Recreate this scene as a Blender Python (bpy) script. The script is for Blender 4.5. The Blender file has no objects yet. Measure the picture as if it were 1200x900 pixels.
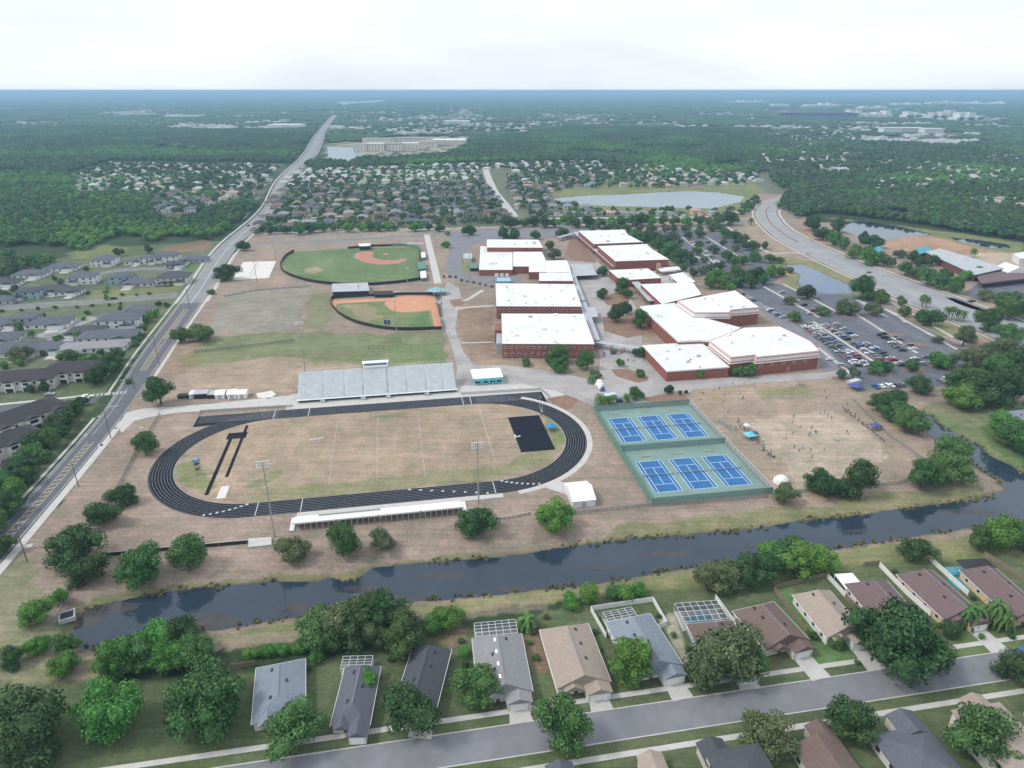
import bpy, bmesh, math, random
import numpy as np
from mathutils import Vector, noise as mnoise
random.seed(7); rng = np.random.default_rng(7)
scene = bpy.context.scene
C = scene.collection
R = math.radians
# ------------------------------------------------------------------ camera, sky, sun, exposure
CAM_H, PITCH, FPX = 141.82, 0.4068, 798.6
cam_d = bpy.data.cameras.new('camera'); cam = bpy.data.objects.new('camera', cam_d); C.objects.link(cam)
cam.location = (0, 0, CAM_H); cam.rotation_euler = (math.pi/2 - PITCH, 0, 0)
cam_d.sensor_width = 36; cam_d.lens = FPX/1200*36; cam_d.clip_start = 1; cam_d.clip_end = 200000
scene.camera = cam
SUN_EL, SUN_AZ = 50, 262            # degrees; azimuth measured clockwise from +Y
w = bpy.data.worlds.new("World"); scene.world = w; w.use_nodes = True
nt = w.node_tree; bg = nt.nodes['Background']
sky = nt.nodes.new('ShaderNodeTexSky'); sky.sky_type = 'NISHITA'; sky.sun_disc = False
sky.sun_elevation = R(SUN_EL); sky.sun_rotation = R(SUN_AZ); sky.dust_density = 3.0; sky.air_density = 1.2
cl = nt.nodes.new('ShaderNodeTexNoise'); cl.inputs['Scale'].default_value = 2.2; cl.inputs['Detail'].default_value = 6
tc = nt.nodes.new('ShaderNodeTexCoord'); mp = nt.nodes.new('ShaderNodeMapping'); mp.inputs['Scale'].default_value = (1, 1, 5)
rp = nt.nodes.new('ShaderNodeValToRGB'); rp.color_ramp.elements[0].position = .3; rp.color_ramp.elements[1].position = .62
rp.color_ramp.elements[0].color = (.72, .72, .72, 1); rp.color_ramp.elements[1].color = (1, 1, 1, 1)
mx = nt.nodes.new('ShaderNodeMixRGB'); mx.inputs[2].default_value = (8.6, 9.2, 10.0, 1)
nt.links.new(tc.outputs['Generated'], mp.inputs['Vector']); nt.links.new(mp.outputs['Vector'], cl.inputs['Vector'])
nt.links.new(cl.outputs['Fac'], rp.inputs['Fac']); nt.links.new(rp.outputs['Color'], mx.inputs[0])
nt.links.new(sky.outputs['Color'], mx.inputs[1]); nt.links.new(mx.outputs['Color'], bg.inputs['Color'])
bg.inputs['Strength'].default_value = 0.092
sun_d = bpy.data.lights.new('sun', 'SUN'); sun = bpy.data.objects.new('sun', sun_d); C.objects.link(sun)
sun_d.energy = 1.5; sun_d.angle = R(10); sun_d.color = (1, .96, .9)
az, el = R(SUN_AZ), R(SUN_EL)
sdir = Vector((math.sin(az)*math.cos(el), math.cos(az)*math.cos(el), math.sin(el)))
sun.rotation_euler = sdir.to_track_quat('Z', 'Y').to_euler(); sun.location = (0, 0, 130)
scene.view_settings.view_transform = 'Standard'; scene.view_settings.look = 'None'
scene.view_settings.gamma = 1; scene.view_settings.exposure = 0.4
scene.render.engine = 'CYCLES'
scene.cycles.use_denoising = True; scene.cycles.max_bounces = 5; scene.cycles.volume_bounces = 0
scene.cycles.diffuse_bounces = 2; scene.cycles.glossy_bounces = 2; scene.cycles.transparent_max_bounces = 6
scene.cycles.caustics_reflective = False; scene.cycles.caustics_refractive = False
# ------------------------------------------------------------------ measuring: a pixel of the 1200x900 photo to a point of the ground
def G(u, v, z=0.):
    x = (u-600)/FPX; y = -(v-450)/FPX
    dz = -math.sin(PITCH)+y*math.cos(PITCH); dy = math.cos(PITCH)+y*math.sin(PITCH)
    t = (z-CAM_H)/dz
    return (x*t, dy*t)
def PX(x, y, z=0.):
    zz = z-CAM_H; d = y*math.cos(PITCH)-zz*math.sin(PITCH); up = y*math.sin(PITCH)+zz*math.cos(PITCH)
    return 600+FPX*x/d, 450-FPX*up/d
def GP(pts, z=0.): return [G(u, v, z) for u, v in pts]
def slant(x, y, z=0): return math.sqrt(x*x+y*y+(CAM_H-z)**2)
TTH, TCX, TCY = .1736, -57.85, 260.3           # the running track's own axes
def TF(u, v):
    c, s = math.cos(TTH), math.sin(TTH); return (TCX+c*u-s*v, TCY+s*u+c*v)
NTH, NCX, NCY = .1591, 44.7, 287.5             # the tennis courts' own axes
def NF(u, v):
    c, s = math.cos(NTH), math.sin(NTH); return (NCX+c*u-s*v, NCY+s*u+c*v)
ORD = 'first second third fourth fifth sixth seventh eighth ninth tenth eleventh twelfth thirteenth fourteenth fifteenth sixteenth seventeenth eighteenth nineteenth'.split()
TENS = ['', '', 'twenty', 'thirty', 'forty', 'fifty', 'sixty', 'seventy', 'eighty', 'ninety']
def ordn(i):
    i += 1
    if i < 20: return ORD[i-1]
    if i >= 100: return 'one hundred and ' + ordn(i-101) if i > 100 else 'hundredth'
    t, r = divmod(i, 10)
    return (TENS[t][:-1]+'ieth') if r == 0 else TENS[t]+'-'+ORD[r-1]
# ------------------------------------------------------------------ materials
MATS = {}
def mat(name, col, rough=.85, var=.12, scale=.5, metal=0., spec=.3, bump=0., col2=None, scale2=None, objvar=0., coord='Object', detail=4., alpha=None):
    if name in MATS: return MATS[name]
    m = bpy.data.materials.new(name); m.use_nodes = True; t = m.node_tree; b = t.nodes['Principled BSDF']
    b.inputs['Roughness'].default_value = rough; b.inputs['Metallic'].default_value = metal
    b.inputs['Specular IOR Level'].default_value = spec
    co = t.nodes.new('ShaderNodeTexCoord'); n = t.nodes.new('ShaderNodeTexNoise')
    n.inputs['Scale'].default_value = scale; n.inputs['Detail'].default_value = detail; n.inputs['Roughness'].default_value = .65
    t.links.new(co.outputs[coord], n.inputs['Vector'])
    r = t.nodes.new('ShaderNodeValToRGB')
    r.color_ramp.elements[0].position = .3; r.color_ramp.elements[1].position = .7
    c2 = col2 if col2 else tuple(min(1, c*(1+var)) for c in col)
    c1 = tuple(c*(1-var) for c in col)
    r.color_ramp.elements[0].color = (*c1, 1); r.color_ramp.elements[1].color = (*c2, 1)
    t.links.new(n.outputs['Fac'], r.inputs['Fac']); out = r.outputs['Color']
    if objvar:
        oi = t.nodes.new('ShaderNodeObjectInfo'); hs = t.nodes.new('ShaderNodeHueSaturation')
        mr = t.nodes.new('ShaderNodeMapRange'); mr.inputs[3].default_value = 1-objvar; mr.inputs[4].default_value = 1+objvar
        t.links.new(oi.outputs['Random'], mr.inputs[0]); t.links.new(mr.outputs[0], hs.inputs['Value'])
        t.links.new(out, hs.inputs['Color']); out = hs.outputs['Color']
    t.links.new(out, b.inputs['Base Color'])
    if bump:
        bp = t.nodes.new('ShaderNodeBump'); bp.inputs['Strength'].default_value = bump; bp.inputs['Distance'].default_value = .1
        t.links.new(n.outputs['Fac'], bp.inputs['Height']); t.links.new(bp.outputs['Normal'], b.inputs['Normal'])
    if alpha is not None: b.inputs['Alpha'].default_value = alpha
    MATS[name] = m; return m
M = dict(
 asphalt=mat('asphalt', (.12,.125,.14), .9, .14, .25),
 asphalt_old=mat('asphalt_old', (.2,.2,.215), .9, .16, .12),
 asphalt_lot=mat('asphalt_lot', (.125,.13,.15), .9, .22, .15),
 concrete=mat('concrete', (.46,.44,.41), .9, .16, .15),
 conc_pale=mat('conc_pale', (.5,.485,.455), .9, .1, .3),
 paving=mat('paving', (.36,.34,.33), .9, .2, .07),
 paint=mat('road_paint', (.78,.78,.76), .7, .06, 1.),
 paint_y=mat('road_paint_yellow', (.52,.42,.26), .7, .1, 1.),
 paint_worn=mat('road_paint_worn', (.5,.5,.5), .8, .25, .6),
 rubber=mat('track_rubber', (.013,.016,.024), .9, .3, .2, spec=.12),
 brick=mat('brick', (.27,.105,.08), .9, .2, .8),
 brick_dark=mat('brick_dark', (.17,.075,.06), .9, .2, .8),
 roof_white=mat('roof_white', (.72,.72,.71), .7, .14, .06, col2=(.84,.84,.83), detail=9),
 roof_grey=mat('roof_grey', (.42,.44,.46), .7, .12, .2),
 fascia=mat('fascia', (.74,.73,.71), .8, .05, .5),
 band=mat('band_red', (.5,.2,.17), .8, .1, .5),
 white=mat('white_paint', (.78,.78,.77), .6, .05, .6),
 alu=mat('aluminium', (.7,.74,.75), .5, .1, .4, metal=.05),
 alu_seat=mat('aluminium_seat', (.82,.85,.86), .5, .06, .4),
 steel=mat('galvanised_steel', (.4,.41,.42), .5, .1, 1., metal=.5),
 wood_pole=mat('pole_wood', (.16,.13,.11), .9, .2, 2.),
 dark=mat('dark', (.03,.032,.036), .7, .2, .6),
 glass=mat('glass', (.03,.04,.05), .15, .2, .3, spec=.6),
 court_blue=mat('court_blue', (.035,.14,.33), .8, .1, .1),
 court_green=mat('court_green', (.19,.285,.255), .85, .14, .08),
 screen_green=mat('screen_green', (.13,.24,.2), .9, .15, .4),
 turq=mat('turquoise', (.16,.52,.6), .6, .06, .4),
 teal=mat('teal_roof', (.22,.42,.47), .6, .12, .4),
 tealdk=mat('teal_canopy', (.05,.3,.36), .6, .12, .4),
 bluecan=mat('blue_canopy', (.07,.1,.26), .7, .15, .6),
 sand=mat('sand', (.66,.63,.58), .95, .08, .3),
 clay=mat('infield_clay', (.56,.28,.17), .95, .1, .15),
 clay_red=mat('infield_clay_red', (.43,.21,.155), .95, .12, .15),
 mulch=mat('mulch', (.24,.15,.11), .95, .2, .3),
 lawn=mat('lawn', (.085,.17,.05), .95, .25, .2),
 lawn_dry=mat('lawn_dry', (.2,.21,.1), .95, .25, .12),
 fence_wood=mat('fence_wood', (.24,.19,.14), .9, .15, .8),
 bark=mat('bark', (.14,.115,.095), .95, .25, 1.5),
 stucco=mat('stucco', (.6,.57,.51), .9, .06, .5, objvar=.12),
 stucco_white=mat('stucco_white', (.72,.72,.7), .9, .05, .5),
 stucco_peach=mat('stucco_peach', (.66,.48,.3), .9, .05, .5),
 stucco_blue=mat('stucco_blue', (.3,.42,.46), .9, .05, .5),
 stucco_grey=mat('stucco_grey', (.4,.42,.44), .9, .05, .5),
 pool=mat('pool_water', (.05,.27,.34), .05, .1, .5, spec=.6),
 pipe=mat('cage_frame', (.75,.76,.76), .5, .05, 1.),
 mesh_screen=mat('cage_mesh', (.1,.12,.14), .9, .1, 1., alpha=.3),
 chain=mat('chain_link', (.3,.3,.3), .8, .1, 1., alpha=.35),
 ridge=mat('plastic_white', (.8,.8,.78), .5, .03, 1.),
)
def water_mat(name, col, rough=.06, wave=.25, var=.25):
    m = mat(name, col, rough, var, .03, spec=.5); t = m.node_tree; b = t.nodes['Principled BSDF']
    co = t.nodes.new('ShaderNodeTexCoord'); n = t.nodes.new('ShaderNodeTexNoise'); n.inputs['Scale'].default_value = 1.2
    n.inputs['Detail'].default_value = 5; bp = t.nodes.new('ShaderNodeBump'); bp.inputs['Strength'].default_value = wave; bp.inputs['Distance'].default_value = .05
    t.links.new(co.outputs['Object'], n.inputs['Vector']); t.links.new(n.outputs['Fac'], bp.inputs['Height']); t.links.new(bp.outputs['Normal'], b.inputs['Normal'])
    return m
M['water'] = water_mat('canal_water', (.026,.042,.062), .03, .14)
M['water_pond'] = water_mat('pond_water', (.05,.1,.17), .12, .4)
M['water_lake'] = water_mat('lake_water', (.2,.26,.27), .3, .4, .12)
ROOFS = {}
for nm, c in dict(charcoal=(.075,.078,.09), slate=(.11,.118,.14), brown=(.16,.115,.10), tan=(.33,.27,.225), pinkish=(.42,.29,.24), grey=(.25,.25,.255), mauve=(.15,.105,.105), pale=(.42,.4,.37), bluegrey=(.2,.235,.27), darkbrown=(.058,.052,.056)).items():
    ROOFS[nm] = mat('shingle_'+nm, c, .9, .14, 1.2, detail=6, objvar=.08)
# ------------------------------------------------------------------ mesh building
class MB:
    def __init__(s): s.v = []; s.f = []; s.m = []
    def add(s, vs, fs, m=0):
        o = len(s.v); s.v += [tuple(p) for p in vs]; s.f += [tuple(i+o for i in f) for f in fs]; s.m += [m]*len(fs); return s
    def box(s, c, size, rot=0., m=0):
        hx, hy, hz = size[0]/2, size[1]/2, size[2]/2; cs, sn = math.cos(rot), math.sin(rot); vs = []
        for dz in (-hz, hz):
            for dx, dy in ((-hx,-hy),(hx,-hy),(hx,hy),(-hx,hy)): vs.append((c[0]+cs*dx-sn*dy, c[1]+sn*dx+cs*dy, c[2]+dz))
        return s.add(vs, [(3,2,1,0),(4,5,6,7),(0,1,5,4),(1,2,6,5),(2,3,7,6),(3,0,4,7)], m)
    def prism(s, poly, z0, z1, m=0, mtop=None, bottom=True):
        a = sum(poly[i][0]*poly[(i+1)%len(poly)][1]-poly[(i+1)%len(poly)][0]*poly[i][1] for i in range(len(poly)))
        if a < 0: poly = poly[::-1]
        n = len(poly); vs = [(x,y,z0) for x,y in poly]+[(x,y,z1) for x,y in poly]
        s.add(vs, [(i,(i+1)%n,n+(i+1)%n,n+i) for i in range(n)], m)
        s.add([(x,y,z1) for x,y in poly], [tuple(range(n))], m if mtop is None else mtop)
        if bottom: s.add([(x,y,z0) for x,y in poly], [tuple(range(n))[::-1]], m)
        return s
    def sheet(s, poly, z, m=0):
        a = sum(poly[i][0]*poly[(i+1)%len(poly)][1]-poly[(i+1)%len(poly)][0]*poly[i][1] for i in range(len(poly)))
        if a < 0: poly = poly[::-1]
        return s.add([(x,y,z) for x,y in poly], [tuple(range(len(poly)))], m)
    def ring(s, outer, inner, z, m=0, closed=True):
        n = len(outer); vs = [(x,y,z) for x,y in outer]+[(x,y,z) for x,y in inner]
        return s.add(vs, [(i,n+i,n+(i+1)%n,(i+1)%n) for i in range(n if closed else n-1)], m)
    def cyl(s, p0, p1, r0, r1=None, n=8, m=0, cap=True):
        r1 = r0 if r1 is None else r1
        p0 = Vector(p0); p1 = Vector(p1); d = (p1-p0).normalized(); a = d.orthogonal().normalized(); b = d.cross(a)
        vs = []
        for p, r in ((p0,r0),(p1,r1)):
            for i in range(n): t = 2*math.pi*i/n; vs.append(p+a*(r*math.cos(t))+b*(r*math.sin(t)))
        fs = [(i,(i+1)%n,n+(i+1)%n,n+i) for i in range(n)]
        if cap: fs += [tuple(range(n))[::-1], tuple(range(n,2*n))]
        return s.add(vs, fs, m)
    def wall(s, pts, z0, z1, th=.1, m=0):
        for (x0,y0),(x1,y1) in zip(pts[:-1], pts[1:]):
            L = math.hypot(x1-x0,y1-y0); s.box(((x0+x1)/2,(y0+y1)/2,(z0+z1)/2),(L,th,z1-z0),math.atan2(y1-y0,x1-x0),m)
        return s
    def mesh(s, name, mats, origin=(0,0,0)):
        me = bpy.data.meshes.new(name)
        v = s.v if origin == (0,0,0) else [(x-origin[0], y-origin[1], z-origin[2]) for x,y,z in s.v]
        me.from_pydata(v, [], s.f)
        if not isinstance(mats, (list, tuple)): mats = [mats]
        for m in mats: me.materials.append(M[m] if isinstance(m, str) else m)
        if len(mats) > 1: me.polygons.foreach_set('material_index', s.m)
        me.update(); return me
def tag(o, label=None, cat=None, group=None, kind=None):
    if label: o['label'] = label
    if cat: o['category'] = cat
    if group: o['group'] = group
    if kind: o['kind'] = kind
    return o
def thing(name, label, cat, loc=(0,0,0), rot=0., group=None):
    o = bpy.data.objects.new(name, None); C.objects.link(o); o.location = loc if len(loc) == 3 else (*loc, 0); o.rotation_euler = (0,0,rot)
    o.empty_display_size = .5; return tag(o, label, cat, group)
def part(name, mb, mats, parent=None, label=None, world=False):
    """world=True: the mesh was drawn in world coordinates and its thing stands unrotated at parent.location"""
    org = (0,0,0)
    if world and parent is not None:
        p = parent; org = Vector((0,0,0))
        while p is not None: org = org+Vector(p.location); p = p.parent
        org = tuple(org)
    o = bpy.data.objects.new(name, mb.mesh(name, mats, org) if isinstance(mb, MB) else mb); C.objects.link(o)
    if parent is not None: o.parent = parent
    if label: o['label'] = label
    return o
def solo(name, mb, mats, label, cat, loc=None, group=None):
    """a thing of one mesh drawn in world coordinates, its origin moved to its base"""
    if loc is None:
        xs = [p[0] for p in mb.v]; ys = [p[1] for p in mb.v]; loc = ((min(xs)+max(xs))/2, (min(ys)+max(ys))/2, min(p[2] for p in mb.v))
    o = bpy.data.objects.new(name, mb.mesh(name, mats, tuple(loc))); C.objects.link(o); o.location = loc
    return tag(o, label, cat, group)
def struct(name, mb, mats):
    o = bpy.data.objects.new(name, mb.mesh(name, mats) if isinstance(mb, MB) else mb); C.objects.link(o); return tag(o, kind='structure')
def copy_tree(o, parent=None):
    c = o.copy(); C.objects.link(c); c.parent = parent
    for ch in [x for x in KIDS.get(o.name, [])]: copy_tree(ch, c)
    return c
KIDS = {}
def register(o):
    KIDS[o.name] = list(o.children)
    for ch in o.children: register(ch)
def catmull(pts, step=4.):
    out = []
    P = [Vector(p) for p in pts]; P = [P[0]*2-P[1]]+P+[P[-1]*2-P[-2]]
    for i in range(1, len(P)-2):
        n = max(2, int((P[i+1]-P[i]).length/step))
        for k in range(n):
            t = k/n; a,b,c,d = P[i-1],P[i],P[i+1],P[i+2]
            q = .5*((2*b)+(c-a)*t+(2*a-5*b+4*c-d)*t*t+(3*b-a-3*c+d)*t**3); out.append(tuple(q))
    out.append(tuple(P[-2])); return out
def offset(line, w):
    out = []; n = len(line); ws = w if hasattr(w, '__len__') else [w]*n
    for i in range(n):
        a = Vector(line[max(0,i-1)]); b = Vector(line[min(n-1,i+1)]); d = (b-a).normalized(); nn = Vector((-d.y, d.x))
        p = Vector(line[i])+nn*ws[i]; out.append((p.x, p.y))
    return out
def strip(mb, line, wl, wr, z, m=0):
    L = offset(line, wl); Rr = offset(line, wr); n = len(line)
    return mb.add([(x,y,z) for x,y in Rr]+[(x,y,z) for x,y in L], [(i,i+1,n+i+1,n+i) for i in range(n-1)], m)
def shrink_poly(poly, d):
    n = len(poly); a = sum(poly[i][0]*poly[(i+1)%n][1]-poly[(i+1)%n][0]*poly[i][1] for i in range(n)); sg = 1 if a > 0 else -1
    out = []
    for i in range(n):
        p0 = Vector(poly[i-1]); p = Vector(poly[i]); p1 = Vector(poly[(i+1)%n])
        e0 = (p-p0).normalized(); e1 = (p1-p).normalized(); n0 = Vector((-e0.y,e0.x))*sg; n1 = Vector((-e1.y,e1.x))*sg
        b = (n0+n1); b = b/max(.35, b.dot(n0)) if b.length > .1 else n0
        q = p+b*d; out.append((q.x,q.y))
    return out
# ================================================================== GROUND (one sheet to the horizon), water, roads
def vnoise(x, y, s, seed=0):
    x = x/s; y = y/s; xi = np.floor(x).astype(np.int64); yi = np.floor(y).astype(np.int64); fx = x-xi; fy = y-yi
    fx = fx*fx*(3-2*fx); fy = fy*fy*(3-2*fy)
    def h(a, b):
        n = (a*374761393+b*668265263+seed*1442695041) & 0x7fffffff; n = ((n ^ (n >> 13))*1274126177) & 0x7fffffff
        return ((n ^ (n >> 16)) & 0xffff)/65535.
    return (h(xi,yi)*(1-fx)+h(xi+1,yi)*fx)*(1-fy)+(h(xi,yi+1)*(1-fx)+h(xi+1,yi+1)*fx)*fy
def fbm(x, y, s, seed=0, o=4): return sum(vnoise(x, y, s/2**k, seed+k)*.5**k for k in range(o))/sum(.5**k for k in range(o))
def inside(px_, py_, poly):
    r = np.zeros(px_.shape, bool); n = len(poly)
    xs = [p[0] for p in poly]; ys = [p[1] for p in poly]
    bb = (px_ > min(xs)) & (px_ < max(xs)) & (py_ > min(ys)) & (py_ < max(ys)); X = px_[bb]; Y = py_[bb]; q = np.zeros(X.shape, bool)
    for i in range(n):
        x0,y0 = poly[i]; x1,y1 = poly[(i+1)%n]
        if y0 == y1: continue
        c = ((y0 > Y) != (y1 > Y)) & (X < (x1-x0)*(Y-y0)/(y1-y0)+x0); q ^= c
    r[bb] = q; return r
def polydist(X, Y, poly):
    d = np.full(X.shape, 1e9); n = len(poly)
    for i in range(n):
        x0,y0 = poly[i]; x1,y1 = poly[(i+1)%n]; dx,dy = x1-x0,y1-y0
        t = np.clip(((X-x0)*dx+(Y-y0)*dy)/(dx*dx+dy*dy+1e-9),0,1); d = np.minimum(d, np.hypot(X-x0-t*dx, Y-y0-t*dy))
    return d
WL = -1.4
canal = GP([(84,745),(93,726),(100,714),(133,706),(170,699),(200,693),(253,688),(290,685),(320,682),(373,682),(387,677),(405,684),(423,677),(437,667),(480,662),(540,657),(587,653),(630,647),(683,638),(740,632),(800,627),(867,622),(905,617),(943,610),(1020,602),(1060,597),(1117,588),(1160,583),(1177,574),(1170,563),(1155,554),(1140,542),(1130,532),(1115,522),(1101,515),(1088,509),(1080,500),(1078,490),(1084,484),(1093,490),(1104,500),(1125,511),(1147,523),(1162,535),(1185,546),(1200,556),(1260,585),(1290,600),(1270,612),(1200,611),(1133,618),(1077,627),(1033,635),(983,643),(925,651),(860,659),(800,667),(733,678),(650,690),(587,697),(535,701),(483,705),(440,706),(400,709),(353,723),(280,733),(233,740),(170,751),(117,760),(90,760)], WL)
pond2 = GP([(922,310.6),(942,310.6),(973,325),(999,336),(997,343),(965,346),(950,343),(936.5,333),(939,322),(924,315)], -.8)
pond3 = GP([(990,259.7),(1018.6,259.7),(1058,266.7),(1092,274.4),(1064,276.7),(1041,281),(1030,279),(1001.6,275.8),(985,268)], -.8)
pond4 = GP([(1112,278),(1143,281),(1180,286.6),(1183,291),(1160,290.4),(1129,284.5)], -.8)
lake1 = GP([(648,233),(690,229.5),(732,228.3),(769,226),(806.7,224),(841.7,226),(872,230.7),(866,236),(852,240),(835,244),(800,243.5),(750,242),(713,241),(680,239.5),(657,238)], -.4)
farpond = GP([(1140,233),(1160,231),(1178,234),(1182,241),(1170,246),(1150,243)], -.4)
lake2 = GP([(383.4,172),(415,173),(425.7,182.8),(420,187),(408,190),(390,188),(384.5,185)], 0)
lake3 = GP([(391,121),(402,119),(421,119),(455,116.7),(452,118.6),(438.7,121.5),(420,121.5),(402,124)], 0)
DIPS = [(canal, WL, 7.), (pond2, -.8, 5.), (pond3, -.8, 5.), (pond4, -.8, 5.), (lake1, -.4, 6.), (farpond, -.4, 6.)]
D_ = dict(dirt=(.30,.235,.21), tan=(.36,.28,.215), green=(.15,.2,.085), lawn=(.12,.2,.085), forest=(.035,.055,.03), sand=(.62,.58,.52), clay=(.42,.25,.17), bank=(.17,.19,.085), yard=(.12,.145,.08), suburb=(.16,.17,.13), mulch=(.24,.155,.115), greyd=(.285,.255,.235), olive=(.2,.21,.1), pale=(.5,.45,.39), redd=(.36,.18,.13), wet=(.13,.1,.07))
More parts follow.
